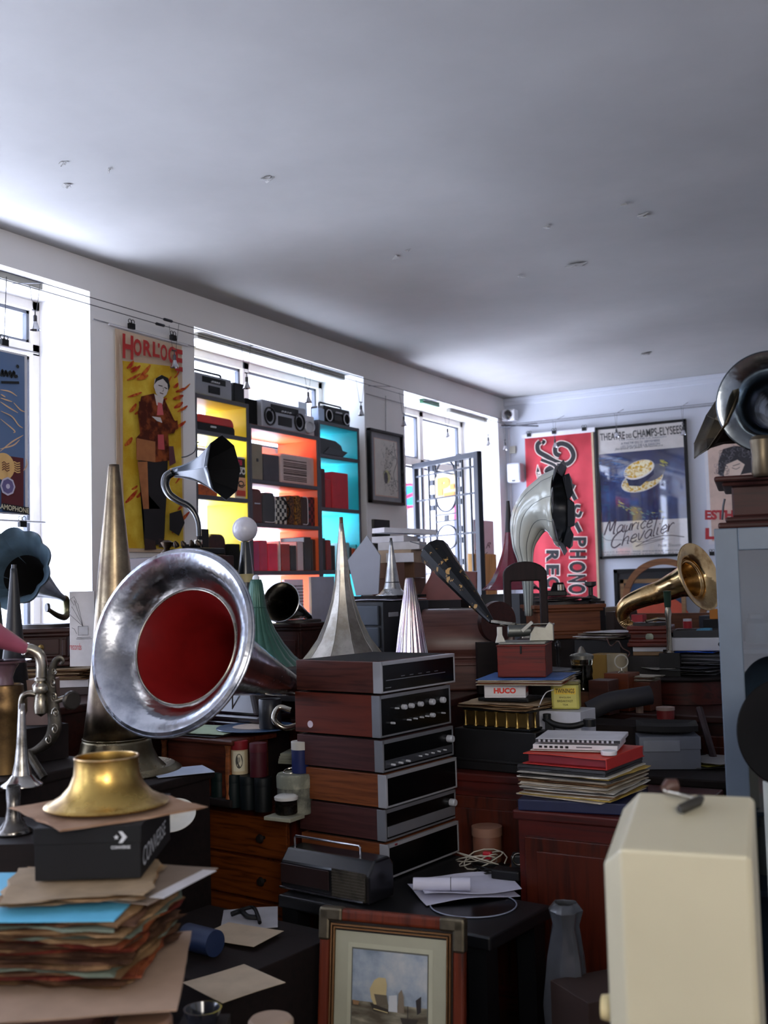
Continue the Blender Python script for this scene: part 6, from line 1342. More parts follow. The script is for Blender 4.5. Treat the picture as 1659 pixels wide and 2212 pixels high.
# grey triangular board
a = D(752, 1243, 5.9); c_ = [(752, 1210), (793, 1157), (822, 1200), (818, 1283), (770, 1287)]
g0 = PY(790, 1287, 5.05); pts = [PY(x, y, 5.05) for x, y in c_]
tag(MB().prism([(q.x - g0.x, q.z - g0.z) for q in pts], -.004, .004, 0, Matrix.Rotation(pi / 2, 4, 'X')).build('grey_board', plain('#9a9ca6', .6, var=.03), loc=(g0.x, g0.y, g0.z)), 'large grey board with a pointed corner left of the box tower', 'board')
tag(MB().box(0, 0, 0, .34, .12, g0.z - 1.043).build('dark_box', darkw, loc=(g0.x - .0, 5.05, 1.041)), 'dark box below the grey pointed board', 'box')
# tower of boxes
bx_ = [(.36, .28, 1.041, .38, '#4a241c', 'lower dark brown carton of the tower by the doorway'), (.235, .26, 0, .10, '#4e2a20', 'red-brown carton above the lowest of the tower'), (.23, .26, 0, .09, '#5a3626', 'brown carton in the middle of the tower'), (.235, .26, 0, .085, '#6a4a36', 'lighter brown carton with worn edges in the tower'), (.23, .24, 0, .072, '#a8927c', 'tan carton below the white boxes'), (.24, .2, 0, .044, '#c9c6c8', 'wide flat white box below the tilted one'), (.20, .2, 0, .035, '#d6d4da', 'narrow flat white box near the top of the tower')]
p = onz(862, 6.15, 1.041); z = 1.041
for i, (w_, d_, _z, h, col, lab) in enumerate(bx_):
    if i == 0: h = .30
    o = tag(MB().box(0, 0, 0, w_, d_, h).build('carton', plain(col, .7, var=.12), loc=(p.x + [.0, .0, .0, .01, .0, .03, -.02][i], p.y, z), rz=RZ + CA * .6 + [0, .03, -.04, .05, 0, .08, -.1][i], bevel=.002), lab, 'box'); z += h + .001
for k, (dx, w_, a_) in enumerate([(.0, .31, .35)]):
    tag(MB().box(0, 0, 0, w_, .24, .028).build('flat_box', plain('#d2d2dc', .6), loc=(p.x + .04, p.y, z + .012), rot=(.03, .05, CA + .3), bevel=.002), 'thin white box tilted on top of the box tower', 'box')
p2 = onz(892, 5.85, 1.6); tag(MB().box(0, 0, 0, .15, .12, .05).build('carton', plain('#c4c4cc', .6), loc=(p.x + .12, p.y - .20, 1.62), rz=CA), 'small white box hanging out of the front of the box tower', 'box')
tag(MB().box(0, 0, 0, .10, .10, 1.619 - 1.042).build('carton', plain('#4a2a20', .7), loc=(p.x + .10, p.y - .22, 1.041), rz=CA), 'narrow brown upright carton in front of the box tower', 'box')
q = PX(812, 1119, -3.45); tag(MB().box(0, 0, 0, .02, .20, q.z - 1.05).build('framed_picture', black, loc=(-3.45, q.y + .06, 1.041), rz=0), 'dark-edged picture back standing behind the box tower', 'panel')
# copper-brown curved box (domed cover)
p = onz(1008, 4.75, 1.041); t = thing('domed_cover', 'long bronze-brown domed wooden cover right of the grey drawers', 'box', (p.x, p.y, 1.041), CA - .1)
cop = wood('#5a3a34', '#40241f', .25, .6, 'x', 4); w_ = .40
Tx = Matrix.Rotation(pi / 2, 4, 'Y') @ Matrix.Rotation(pi / 2, 4, 'Z')
prf2 = [(-.15, 0), (.15, 0), (.15, .12), (.135, .13), (.135, .15), (.149, .165), (.149, .20), (.142, .24), (.125, .28), (.10, .312), (.07, .333), (.03, .345), (-.06, .345), (-.10, .30), (-.13, .22), (-.14, .16), (-.15, .14)]
m = MB(); nn = len(prf2); m.add([(x_, -y_, z_) for x_ in (-w_ / 2, w_ / 2) for y_, z_ in prf2], [tuple(range(nn)), tuple(range(2 * nn - 1, nn - 1, -1))] + [(i, nn + i, nn + (i + 1) % nn, (i + 1) % nn) for i in range(nn)], 0, True)
m.build('cover', cop, t, bevel=.012, seg=3)
for zz2 in (.105, .135): MB().box(0, -.152, zz2, w_ + .01, .012, .012).build('moulding', cop, t, bevel=.004)
MB().box(0, 0, .343, .16, .03, .006).build('handle', darkw, t, bevel=.002)
T9 = align(_r, p + Vector((0, 0, .30)) + _r * .26 - _f * .05)
tag(MB().lathe([(.001, 0), (.085, 0), (.085, .03), (.001, .03)], 40, 0, align(_r * .5 - _f, (0, 0, .085))).build('wooden_drum', wood('#30140f'), loc=tuple(onz(1066, 4.5, 1.25))), 'dark round wooden drum right of the bronze domed cover', 'drum')
dd = onz(1066, 4.5, 0); tag(MB().box(0, 0, 0, .16, .10, 1.248 - 1.041 ).build('wooden_block', darkw, loc=(dd.x, dd.y, 1.041), rz=CA), 'dark block under the round wooden drum', 'block')
# rusty red board behind it
pts = [PY(x, y, 5.25) for x, y in [(905, 1296), (935, 1232), (1030, 1235), (1030, 1296)]]; g0 = pts[0]
tag(MB().prism([(q.x - g0.x, q.z - g0.z) for q in pts], -.006, .006, 0, Matrix.Rotation(pi / 2, 4, 'X')).build('brown_board', plain('#6e3c34', .6), loc=(g0.x, g0.y, g0.z)), 'rusty brown slanted board behind the domed cover', 'board')
tag(MB().box(.12, 0, 0, .32, .1, g0.z - 1.043).build('dark_box', darkw, loc=(g0.x, 5.25, 1.041)), 'dark box below the rusty brown board', 'box')
# ---- worn black horn with gold flakes + phonograph on the red box
K = PZ(1097, 1462, 1.152); 
stack = [(.045, .075, .14, 0, None)]
gz0 = .97
t = thing('column_case', 'dark case with a row of gilt columns along its front', 'case', (-1.60, 3.66, .97), RZ); gW = .27
gc, ga = cbox(1145, 1581, .97, .28, .20, .07); t.location = (gc.x, gc.y, .97)
rbox(t, 'body', plain('#2a1e12', .5), 0, .0, .008, .26, .18, .058); MB().box(0, 0, 0, .28, .20, .008).box(0, 0, .064, .28, .20, .008).build('mouldings', black, t, bevel=.002)
rbox(t, 'front_panel', metal('#6a5530', .4, tarnish='#3a2e1a'), 0, -.0915, .010, .25, .004, .052)
for i in range(7): MB().lathe([(.007, .009), (.006, .013), (.004, .016), (.0035, .052), (.006, .058), (.007, .063)], 12, 0, Matrix.Translation((-.13 + .0433 * i, -.095, 0))).build('column', metal('#b59a5c', .3), t)
for i in range(3): MB().lathe([(.007, .009), (.006, .013), (.004, .016), (.0035, .052), (.006, .058), (.007, .063)], 12, 0, Matrix.Translation((.134, -.05 + .05 * i, 0))).build('column', metal('#b59a5c', .3), t)
tag(MB().box(0, 0, 0, .34, .26, .147).box(0, 0, .03, .35, .27, .012).build('black_case', plain('#141416', .35), loc=(gc.x, gc.y + .02, .8215), rz=RZ, bevel=.004), 'glossy black flat case under the gilt column case', 'case')
z = 1.043
for k in range(5): loose('record_sleeve', 'brown creased sleeve between the gilt column case and the white box', 'record sleeve', gc + e1 * .01, z, .30, .26, .0022, ps[[2, 3, 1, 2, 3][k]], RZ + [-.1, .1, .04, -.05, .12][k], .004, .005, 300 + k, 'sleeves on the gilt column case'); z += .0042
z += .003; tag(MB().box(0, 0, 0, .20, .15, .012).build('black_case', black, loc=(gc.x + .01, gc.y, z), rz=RZ + .1, bevel=.003), 'thin black case under the small white box', 'case'); z += .013
hw_, hd_, hh_ = .15, .10, .048; hc, ha_ = cbox(1100, 1512, z, hw_, hd_, hh_, RZ + .35)
hc = Vector((gc.x + .0, gc.y - .02, 0)); t = thing('white_box', 'small white box with red letters below the records under the red box', 'box', (hc.x, hc.y, z), RZ + .42); ha_ = RZ + .42
rbox(t, 'box', plain('#d2d0d4', .5, var=.03), 0, 0, 0, hw_, hd_, hh_, .002)
Rb = Matrix.Rotation(ha_, 3, 'Z'); O = Vector((hc.x, hc.y, z)) + Rb @ Vector((-hw_ / 2, -hd_ / 2 - .0005, hh_)); A = Art(O, Rb @ Vector((1, 0, 0)), (0, 0, -1), Rb @ Vector((0, -1, 0)), .0004)
A.text('HUCO', [(.035, .012), (.115, .012), (.115, .032), (.035, .032)], '#d8301e', .05).rect(.002, .040, hw_ - .002, .0405, '#77777c'); A.build('lettering', t)
O = Vector((hc.x, hc.y, z)) + Rb @ Vector((hw_ / 2 + .0005, -hd_ / 2, hh_)); A = Art(O, Rb @ Vector((0, 1, 0)), (0, 0, -1), Rb @ Vector((1, 0, 0)), .0004); A.text('HUCO', [(.01, .012), (.09, .012), (.09, .032), (.01, .032)], '#d8301e', .05); A.build('side_lettering', t)
z += hh_ + .001
for k in range(7): loose('record_sleeve', 'flat record sleeve between the white box and the red wooden box', 'record sleeve', gc + e1 * .05 + e2 * .05, z, .31, .30, .002, [plain('#2c5a9a', .6), ps[3], plain('#b9ac9a', .7), ps[4]][[2, 1, 3, 2, 1, 2, 0][k]], RZ + .3 + .03 * (k % 3), .0008, .002, 320 + k, 'records under the red wooden box'); z += .0032
rw = wood('#641408', '#400c06', .35, .4, 'x', 8); bW, bD, bH = .155, .21, .115; c_, a_ = cbox(1097, 1463, z, bW, bD, bH, RZ + .10); 
c_ = Vector((gc.x + .045, gc.y + .06, 0)); a_ = RZ + .38
t = thing('phonograph', 'old cylinder phonograph with worn black and gold horn on a red-brown wooden box', 'phonograph', (c_.x, c_.y, z + .001), a_)
rbox(t, 'wooden_box', rw, 0, 0, 0, bW + .02, bD, bH, .003); rbox(t, 'lid', rw, 0, 0, bH - .004, bW + .026, bD + .006, .006, .002); rbox(t, 'clasp', black, 0.0, -bD / 2 - .003, bH - .03, .006, .006, .03)
rbox(t, 'bedplate', metal('#8d8e88', .3), 0, 0, bH + .002, .17, .16, .008, .002)
MB().lathe([(.001, 0), (.018, 0), (.022, .004), (.022, .06), (.018, .085), (.001, .09)], 28, 0, align((.9, .2, 0), (-.06, -.02, bH + .048))).build('mandrel', metal('#7f827e', .35), t)
MB().prism([(-.04, 0), (.05, 0), (.05, .06), (.035, .07), (.02, .05), (-.02, .055), (-.035, .03)], -.01, .01, 0, Matrix.Translation((.06, -.01, bH + .01)) @ Matrix.Rotation(pi / 2, 4, 'X')).build('bracket', metal('#a8a69a', .3), t, bevel=.003)
MB().prism([(-.02, 0), (.02, 0), (.008, .03), (.008, .06), (-.012, .06), (-.012, .03)], -.006, .006, 0, Matrix.Translation((-.085, -.03, bH + .005)) @ Matrix.Rotation(pi / 2, 4, 'X')).build('leg_bracket', metal('#bdbcb4', .3), t, bevel=.002)
MB().cyl(.07, .06, bH + .01, .025, .05).build('motor', plain('#26282c', .4), t)
MB().tube([(-.09, .0, bH + .07), (.11, .02, bH + .07)], .004, 8).build('feed_screw', nickel, t)
c0 = t.location.copy(); bpy.context.view_layer.update(); iM = t.matrix_world.inverted() if False else (Matrix.Translation(c0) @ Matrix.Rotation(a_, 4, 'Z')).inverted()
n0 = D(1062, 1343, 4.05); w0_ = D(940, 1195, 4.5); n1 = iM @ n0; w1_ = iM @ w0_; axx = w1_ - n1; Lh = axx.length; Th = align(axx, n1)
hb_ = blotch('#07080b', '#a8824a', .60, .615, 26, .4, 0, .1)
MB().lathe([(.010, 0), (.018, Lh * .1), (.036, Lh * .4), (.054, Lh * .8), (.064, Lh * .98), (.066, Lh), (.061, Lh), (.050, Lh * .8), (.032, Lh * .4)], 12, 0, Th).build('horn', hb_, t, ang=20)
MB().tube([n1, (-.03, -.01, bH + .07)], .008, 10).build('horn_neck', nickel, t); MB().tube([w1_ + Vector((0, 0, .02)), iM @ D(886, 1170, 4.7)], .002, 6).build('crane_rod', steel, t)
MB().box(.0, 0, 0, .05, .02, .012, 0, T=Matrix.Translation((.02, -.03, bH + .06)) @ Matrix.Rotation(-.7, 4, 'Y')).build('horn_rest', metal('#b0b0aa', .3), t)
# ---- red flower horn
redh = plain('#7a1c34', .25, coat=.6, var=.15)
t, pr = down_horn('flower_horn', 'dark red flower horn with black tip standing bell-down near the far corner', 1103, 5.9, 1282, 1080, [(3, 1082), (6, 1130), (8, 1150), (11, 1175), (18, 1200), (30, 1232), (44, 1256), (58, 1270), (64, 1274)], redh, 10, seam=(10, 3, redh))
MB().lathe([(3.4 * 5.9 / FPX, pr[0][1] + .001), (8.6 * 5.9 / FPX, pr[2][1])], 18).build('black_tip', plain('#1c181c', .4), t)
sb = t.location; tag(MB().box(0, 0, 0, .24, .24, sb.z - 1.044).build('crate', plain('#4a4c50', .6), loc=(sb.x, sb.y, 1.041), rz=RZ), 'dark crate raising the red flower horn', 'crate')
# ---- arched dark wooden frame
p = onz(1134, 4.9, .942); s = 4.9 / FPX; hz_ = 1.5 - (1213 - 1255) * s - .942; t = thing('arched_frame', 'dark wooden arched stand in front of the ribbed white horn', 'stand', p, CA)
w_ = 94 * s; ow = w_ / 2; iw = ow - .034; ar = [(-ow, 0), (-ow, hz_ - .06)] + [(-ow * cos(i * pi / 12), hz_ - .06 + .06 * sin(i * pi / 12)) for i in range(1, 12)] + [(ow, hz_ - .06), (ow, 0), (iw, 0), (iw, hz_ - .09), (-iw, hz_ - .09), (-iw, 0)]
MB().prism(ar, -.02, .02, 0, Matrix.Rotation(pi / 2, 4, 'X')).build('arch', wood('#1c0c0e', '#100707', .55, 0, 'z'), t, bevel=.006)
MB().box(0, 0, hz_ - .33, 2 * iw, .03, .03).build('rail', wood('#1c0c0e', '#100707', .35, .3, 'z'), t)
# ---- ribbed nautilus horn
p = onz(1145, 5.45, .942); t = thing('horn_gramophone', 'large ribbed pearl-white and blue-black curved horn before the red banner', 'gramophone', p, 0); c0 = p
W = lambda x, y, d=5.45: D(x, y, d) - c0
pth = [W(1142, 1330), W(1140, 1250), W(1134, 1205), W(1132, 1170, 5.45), W(1142, 1130, 5.45), W(1162, 1108, 5.44), W(1190, 1098, 5.42), W(1212, 1096, 5.40)]
rad = [.018, .028, .040, .062, .096, .130, .175, .205]
nk = 6; P_ = curve(pth, nk); Rr = lerpr(rad, nk)
rib = lambda a, u: 1 + .035 * abs(sin(5 * a))
pearl = M_('pearl_enamel', lambda m, nt, b: (nt.links.new(_ramp(nt, _noise(nt, 3, 3).outputs[0], [(.35, hx('#ccd4cc')), (.7, hx('#e8e8dc'))]).outputs[0], b.inputs['Base Color']), b.inputs['Metallic'].__setattr__('default_value', .15), b.inputs['Roughness'].__setattr__('default_value', .25), b.inputs['Coat Weight'].__setattr__('default_value', .5)))
def ribbed(path, rads, mat_i, n=80, k=10):
    m = MB(); m.tube(path, rads, n, mat_i, caps=False, fl=lambda a, u: 1 + .04 * (abs(cos(k * a / 2)) - .5)); return m
ribbed(P_, Rr, 0).build('horn', pearl, t, solid=.002, ang=20)
ribbed(P_[12:], [max(.003, r - .004) for r in Rr[12:]], 0).build('blue_black_inside', plain('#12181f', .3, coat=.5), t, solid=.001, ang=20)
# petal tips
tg = (P_[-1] - P_[-3]).normalized(); Tt = align(tg, P_[-1])
for k in range(8):
    a = 2 * pi * k / 8; m = MB(); R0 = .20; ww_ = R0 * .40
    pts = []
    for (u, r_) in [(-1, R0 * .98), (-.7, R0 * 1.12), (0, R0 * 1.22), (.7, R0 * 1.12), (1, R0 * .98)]:
        aa = a + u * pi / 8; pts.append(Tt @ Vector((r_ * cos(aa), r_ * sin(aa), .015 if abs(u) < 1 else 0)))
    pts2 = [Tt @ Vector((R0 * .93 * cos(a + u * pi / 8), R0 * .93 * sin(a + u * pi / 8), -.01)) for u in (1, -1)]
    m.add(pts + pts2, [(0, 1, 2, 3, 4, 5, 6)]); m.build('petal_tip', plain('#12171d', .35, coat=.3), t, solid=.002)
v_ = ribbed(P_, [r + .0012 for r in Rr], 0).v
sm_ = MB()
for k in range(10): sm_.tube([v_[i * 80 + 4 + 8 * k] for i in range(0, len(P_))], .0016, 5)
sm_.build('rib_seam', plain('#3c4448', .4), t)
MB().box(0, .0, 0, .12, .12, .27).build('base_case', mahog, t, bevel=.006); MB().lathe([(.05, .27), (.03, .29), (.022, .33)], 20, 0, Matrix.Translation((W(1142, 1330).x, W(1142, 1330).y, 0))).build('collar', nickel, t)
# ---- brown gramophone case in the middle right with records on it
tanw = wood('#6e3e26', '#4a2516', .4, .3, 'x', 6)
p = onz(1212, 5.55, .942); zz_ = .942
tag(MB().box(0, 0, 0, .36, .32, 1.205 - .944).build('wooden_case', darkw, loc=(p.x, p.y, .942), rz=RZ + .2, bevel=.004), 'dark case under the light brown gramophone', 'case')
t = gram_case('gramophone_case', 'light brown gramophone case heaped with records in front of the red banner', 1212, 5.55, 1.206, .37, .32, .17, tanw, rz=CA + .1, panel=False, crank=False); gl = t.location
zz_ = 1.206 + .186
for k in range(5): 
    o = thing('record', ['black record lying lowest on the light brown gramophone', 'worn grey record on the light brown gramophone', 'black record second from the top of the light brown gramophone heap', 'brownish record near the top of that heap', 'uppermost record on the light brown gramophone'][k], 'record', (gl.x + [.03, -.04, .02, .04, -.02][k], gl.y, zz_)); MB().lathe([(.001, 0), (.125, 0), (.125, .002), (.001, .003)], 40, cap0=True).build('disc', [glassb, plain('#55504a', .4), glassb, plain('#4a3a30', .4), glassb][k], o); MB().lathe([(.001, .0035), (.04, .0035)], 24).build('label', plain(['#8a3a2a', '#b9a88a', '#3a5a7a', '#c9a85a', '#8a8a8a'][k], .6), o); zz_ += .005
t = thing('camera_parts', 'heap of black folding camera parts on top of the records', 'camera', (gl.x - .03, gl.y - .02, zz_), .4)
rbox(t, 'body', black, 0, 0, 0, .12, .08, .03, .006); MB().taper(.02, 0, .03, .08, .06, .05, .04, .04).build('bellows', blackm, t); MB().cyl(.03, -.03, .03, .02, .03).build('lens', nickel, t); MB().tube([(-.05, 0, .02), (-.1, .02, .05), (-.13, .02, .02)], .006, 8).build('strap', black, t)
t = thing('wooden_tripod_head', 'little brown tent-shaped wooden stand on the records', 'stand', (gl.x - .05, gl.y + .09, zz_)); MB().prism([(-.06, 0), (.06, 0), (0, .05)], -.03, .03, 0, Matrix.Rotation(pi / 2, 4, 'X')).build('block', wood('#6a3a22'), t)
t = thing('telephone', 'small dark brass-trimmed instrument at the right end of the record heap', 'instrument', onz(1275, 5.6, zz_ - .02), 0); MB().lathe([(.04, 0), (.03, .01), (.012, .02), (.012, .06), (.03, .07), (.03, .09), (.001, .09)], 20).build('stem', plain('#2a2622', .4), t); MB().cyl(0, 0, -.01, .05, .012).build('base', black, t)
o_ = t.location; tag(MB().box(0, 0, 0, .1, .14, o_.z - .012 - .942).build('book_stack', darkw, loc=(o_.x, o_.y, .942)), 'dark upright book block right of the light brown gramophone', 'book')
# ================================================================ right side
def item_box(name, label, cat, px, d, z, w_, dp, h, mat, ang=None, bevel=.002, group=None):
    p = onz(px, d, z); return tag(MB().box(0, 0, 0, w_, dp, h).build(name, mat, loc=p, rz=RZ if ang is None else ang, bevel=bevel), label, cat, group)
def pile(px, d, z, n, w_, dp, th, mats, label, group, ang, jit=.012, name='record_sleeve', cat='record sleeve', wob=.002, ed=.003, sd=0, loc=None):
    g = random.Random(sd); p = loc or onz(px, d, z)
    for k in range(n):
        loose(name, label, cat, p + e1 * g.uniform(-jit, jit) + e2 * g.uniform(-jit, jit), z, w_ * g.uniform(.96, 1.02), dp * g.uniform(.96, 1.02), th, mats[g.randrange(len(mats))], ang + g.uniform(-.09, .09), wob, ed, sd * 50 + k, group)
        z += th + wob * .8 + .0004
    return z
# ---- leaning stack of records under the red folder
blue_l = item_box('box_file', 'dark blue lidded box under the records and red folder', 'box', 1245, 3.52, .781, .36, .33, .035, plain('#121a3c', .45), CA * .3, .004)
sp = blue_l.location.copy()
mats_r = [plain('#b5aa98', .7), plain('#9a8e7c', .7), plain('#c8c4bc', .7), plain('#6e6252', .7), plain('#b59a4a', .7), ps[0], plain('#3c3a3a', .7)]
z = pile(0, 0, .8175, 17, .31, .31, .0026, mats_r, 'record sleeve with pale edge in the stack under the red folder', 'sleeves under the red folder', RZ + .02, .010, sd=4, loc=sp)
for k, (c_, lab) in enumerate([('#1c1c20', 'black folder with a white edge under the red folder'), ('#26262a', 'upper dark folder directly under the red folder')]):
    loose('folder', lab, 'folder', sp - e1 * .01, z, .30, .30, .008, plain(c_, .5), RZ + .03, .001, .001, 50 + k); z += .0095
t = thing('red_folder', 'bright red cardboard folder on the stack below the striped ledger', 'folder', (sp.x + .0, sp.y + .01, z + .001), RZ + .03)
rf = plain('#b02a26', .45, var=.08); m = MB(); m.sheet(.29, .30, .002, .0, 0, .001, seed=1).build('lower_flap', rf, t)
MB().sheet(.285, .30, .0025, .030, 0, .004, seed=2).build('upper_flap', plain('#c43a2c', .45), t); MB().box(0, .01, .003, .27, .28, .027).build('contents', plain('#7a1c2a', .6), t, bevel=.003); MB().box(.14, 0, .0, .004, .29, .033).build('spine', rf, t)
z += .037
t = thing('white_disc', 'white round jar lid on the red folder', 'lid', (sp.x + .115, sp.y - .085, z + .001)); MB().lathe([(.001, 0), (.024, 0), (.025, .002), (.025, .011), (.023, .013), (.001, .013)], 34).build('lid', whitep, t)
la = RZ + .30
for k, (th, c_, lab) in enumerate([(.003, '#c8c4bc', 'thin pale booklet under the white ledger'), (.016, '#d2d0d4', 'thick white ledger with printed spine on the red folder'), (.013, '#c4c4ca', 'ledger with blue-black striped spine on top of the white one')]):
    t = thing('ledger', lab, 'book', (sp.x - .03 + .01 * k, sp.y + .03, z + .001 + (.003 if k == 2 else 0)), la, 'striped ledgers on the red folder')
    rbox(t, 'cover', plain(c_, .5), 0, 0, 0, .27, .20, th, .002)
    if k == 1:
        for i in range(6): rbox(t, 'spine_mark', black, -.11 + .017 * i, -.1005, .005, .010, .001, .007, 0)
        rbox(t, 'spine_text', plain('#66666c'), .03, -.1005, .007, .05, .001, .004, 0)
    if k == 2:
        rbox(t, 'dark_spine', plain('#14161f', .5), 0, -.1004, .0015, .268, .001, th - .003, 0)
        for i in range(16): rbox(t, 'spine_stripe', plain('#b9bac4', .5), -.122 + .0155 * i, -.1012, .003, .007, .001, th - .006, 0)
    z += th + .0025
zl = z
# white carton with telephone handset behind the ledgers; tea tin on it
cz = .94
item_box('black_box', 'black block under the white carton, beside the red folder', 'box', 1205, 3.93, .822, .28, .20, .125, black)
bl_ = bpy.data.objects['black_box'].location; 
item_box('white_carton', 'white carton behind the striped ledgers carrying the yellow tea tin', 'carton', 1203, 3.93, .949, .20, .15, .085, plain('#b4b6c0', .6, var=.08), RZ + .1)
wc = bpy.data.objects['white_carton'].location
t = thing('telephone_handset', 'black handset lying against the white carton', 'handset', (wc.x + .0, wc.y - .12, .975), RZ + .25)
rbox(t, 'cradle', black, 0, 0, -.03, .03, .03, .06, .004); MB().tube(curve([(-.02, 0, .04), (.02, -.01, .02), (.08, -.01, .015), (.14, 0, .03)], 6), .011, 12).build('handle', black, t); MB().cyl(.14, 0, .015, .022, .025).build('earpiece', black, t); MB().cyl(-.01, 0, .035, .014, .02).build('mouthpiece', black, t)
t = thing('tea_tin', 'yellow tea tin with printed label on the white carton', 'tin', (wc.x + .015, wc.y + .01, 1.0355), RZ + .38)
tin = plain('#a8a24e', .4, var=.15); rbox(t, 'tin', tin, 0, 0, 0, .10, .075, .088, .006); rbox(t, 'lid', plain('#6a6438', .4), 0, 0, .086, .102, .077, .014, .005)
Rb = Matrix.Rotation(RZ + .38, 3, 'Z'); O = Vector(t.location) + Rb @ Vector((-.05, -.0380, .088)); A = Art(O, Rb @ Vector((1, 0, 0)), (0, 0, -1), Rb @ Vector((0, -1, 0)), .0004)
A.rect(.01, .004, .09, .082, '#c4bc62').rect(.012, .012, .088, .034, '#d8b83a').text('TWININGS', [(.016, .014), (.084, .014), (.084, .030), (.016, .030)], '#3a341c', .02).text('ENGLISH', [(.03, .042), (.07, .042), (.07, .048), (.03, .048)], '#4a4624', 0).text('BREAKFAST', [(.022, .054), (.078, .054), (.078, .062), (.022, .062)], '#4a4624', 0).text('TEA', [(.04, .068), (.06, .068), (.06, .074), (.04, .074)], '#4a4624', 0)
A.build('label', t)
wire('white_wire', 'thin white wire arching beside the tea tin', 'wire', curve([D(1162, 1532, 3.8), D(1170, 1512, 3.8), D(1180, 1496, 3.82), D(1195, 1490, 3.85)], 6), .0018, whitep)
# grey carton, dark cloths
t = thing('grey_carton', 'grey cardboard box with folded lid flap right of the red folder', 'box', onz(1424, 4.06, .801), CA - .12)
gcm = plain('#6b707c', .6, var=.05); rbox(t, 'box', gcm, 0, 0, 0, .215, .20, .075, .002); MB().box(0, 0, .072, .22, .205, .045).build('lid', gcm, t, bevel=.002); rbox(t, 'flap', plain('#7e838e', .6), -.03, -.1045, .065, .13, .002, .04, .001)
zt_ = .801 + .119; gp = t.location
tag(MB().sheet(.22, .18, .02, 0, wob=.03, seed=3).build('black_cloth', plain('#141416', .9), loc=(gp.x, gp.y + .01, zt_), rz=.3), 'black crumpled cloth on the grey cardboard box', 'cloth')
tag(MB().tube(curve([(-.16, 0, 0), (-.08, .01, .035), (0, 0, .05), (.08, .02, .06)], 6), .038, 16).build('umbrella_roll', plain('#1b1b22', .7, bump=.3), loc=tuple(onz(1350, 4.25, .98)), rz=CA - .2), 'dark rolled fabric bundle lying behind the tea tin', 'bundle')
item_box('dark_case', 'dark case under the rolled fabric bundle', 'case', 1335, 4.22, .801, .30, .18, .14, darkw)
for k, (px, d, z_, w_, h_, c_, lab) in enumerate([(1425, 4.38, .93, .07, .035, '#7a2020', 'round red and cream box behind the grey cardboard box'), (1370, 4.35, .96, .03, .05, '#6a5448', 'small brown roll left of the round red box')]):
    p = onz(px, d, z_); t = thing('round_box', lab, 'box', p); MB().cyl(0, 0, 0, w_ / 2, h_).build('body', plain(c_, .5), t); MB().cyl(0, 0, h_, w_ / 2 + .002, .012).build('lid', plain('#a08a80' if k == 0 else c_, .5), t)
item_box('book_block', 'dark books under the round red box', 'book', 1405, 4.36, .801, .25, .09, .128, plain('#221a1c', .6))
# pile sliding off to the right, in the gap by the cabinet
0 and item_box('blue_box', 'dark navy box below the grey cardboard box at the right', 'box', 1475, 3.62, .0, .30, .26, .76, plain('#10183a', .5), CA - .2)
for k in range(3): loose('paper_sheet', ['grey torn paper by the glass cabinet', 'yellow paper low by the glass cabinet', 'white crumpled paper by the glass cabinet'][k], 'paper', onz(1525, 4.02, 0), .803 + .009 * k, .18, .15, .002, [plain('#5a5a56'), plain('#8a8230'), plain('#8a8888')][k], CA + .4 * k, .006, .006, 60 + k)
p = onz(1540, 3.75, .80); wire('umbrella', 'slim dark red and black umbrella leaning by the glass cabinet', 'umbrella', [D(1510, 1530, 4.2), D(1542, 1640, 4.03)], .014, plain('#2a1418', .6))
# ---- clutter row behind (top of cabinet .80, d about 4.4; sideboard .94 behind)
bw = [wood('#5a2a1c'), mahog, plain('#3a3230', .6), plain('#8a5a38', .6), plain('#2c2c30', .6), plain('#6a5038', .6)]
t = thing('glass_canister', 'clear ribbed glass canister with stacked metal lid in the middle clutter', 'jar', onz(1250, 4.60, .942)); MB().lathe([(.001, 0), (.042, 0), (.045, .004), (.042, .02), (.046, .04), (.042, .06), (.046, .08), (.043, .10), (.047, .115), (.047, .13)], 36).build('glass', clearglass('#b8b09a'), t); MB().lathe([(.001, .004), (.036, .004), (.036, .105), (.001, .105)], 24).build('contents', blotch('#4a4436', '#8e866e', .45, .6, 40, .6), t); MB().lathe([(.05, .13), (.051, .145), (.044, .150), (.020, .156), (.008, .18), (.001, .185)], 34).build('lid', metal('#9a988e', .25), t)
p = onz(1250, 4.60, .942); cn = bpy.data.objects['glass_canister']; cn.location.z = .942 + .09
item_box('wooden_box', 'brown wooden box under the glass canister', 'box', 1252, 4.60, .942, .14, .14, .088, wood('#4a2c1a'))
t = thing('alarm_ring', 'upright white metal ring on a wooden box in the middle clutter', 'ring stand', onz(1335, 4.62, 1.10)); MB().ring(.028, .003, 0, T=Matrix.Translation((0, 0, .045)) @ Matrix.Rotation(CA, 4, 'Z') @ Matrix.Rotation(pi / 2, 4, 'X')).build('ring', plain('#b4b0a4', .3), t); MB().lathe([(.018, 0), (.006, .006), (.005, .018), (.001, .019)], 18).build('stem', nickel, t)
item_box('wooden_box', 'upright brown wooden box under the white ring', 'box', 1335, 4.62, .942, .11, .12, .157, wood('#5e2c16'))
item_box('wooden_box', 'tall dark brown box right of the tea tin', 'box', 1295, 4.5, .942, .09, .10, .14, wood('#3a1c12'))
item_box('yellow_box', 'flat yellow-brown box left of the white ring', 'box', 1303, 4.95, .942, .12, .12, .215, plain('#8a6a2a', .6))
t = thing('candlestick', 'slim black and silver upright rod handle beside the arched frame', 'rod', onz(1200, 4.78, .942)); MB().lathe([(.02, 0), (.008, .01), (.007, .18), (.010, .20), (.008, .25), (.013, .26), (.013, .28), (.006, .29), (.001, .292)], 18).build('rod', plain('#26262a', .3, metal=.5), t)
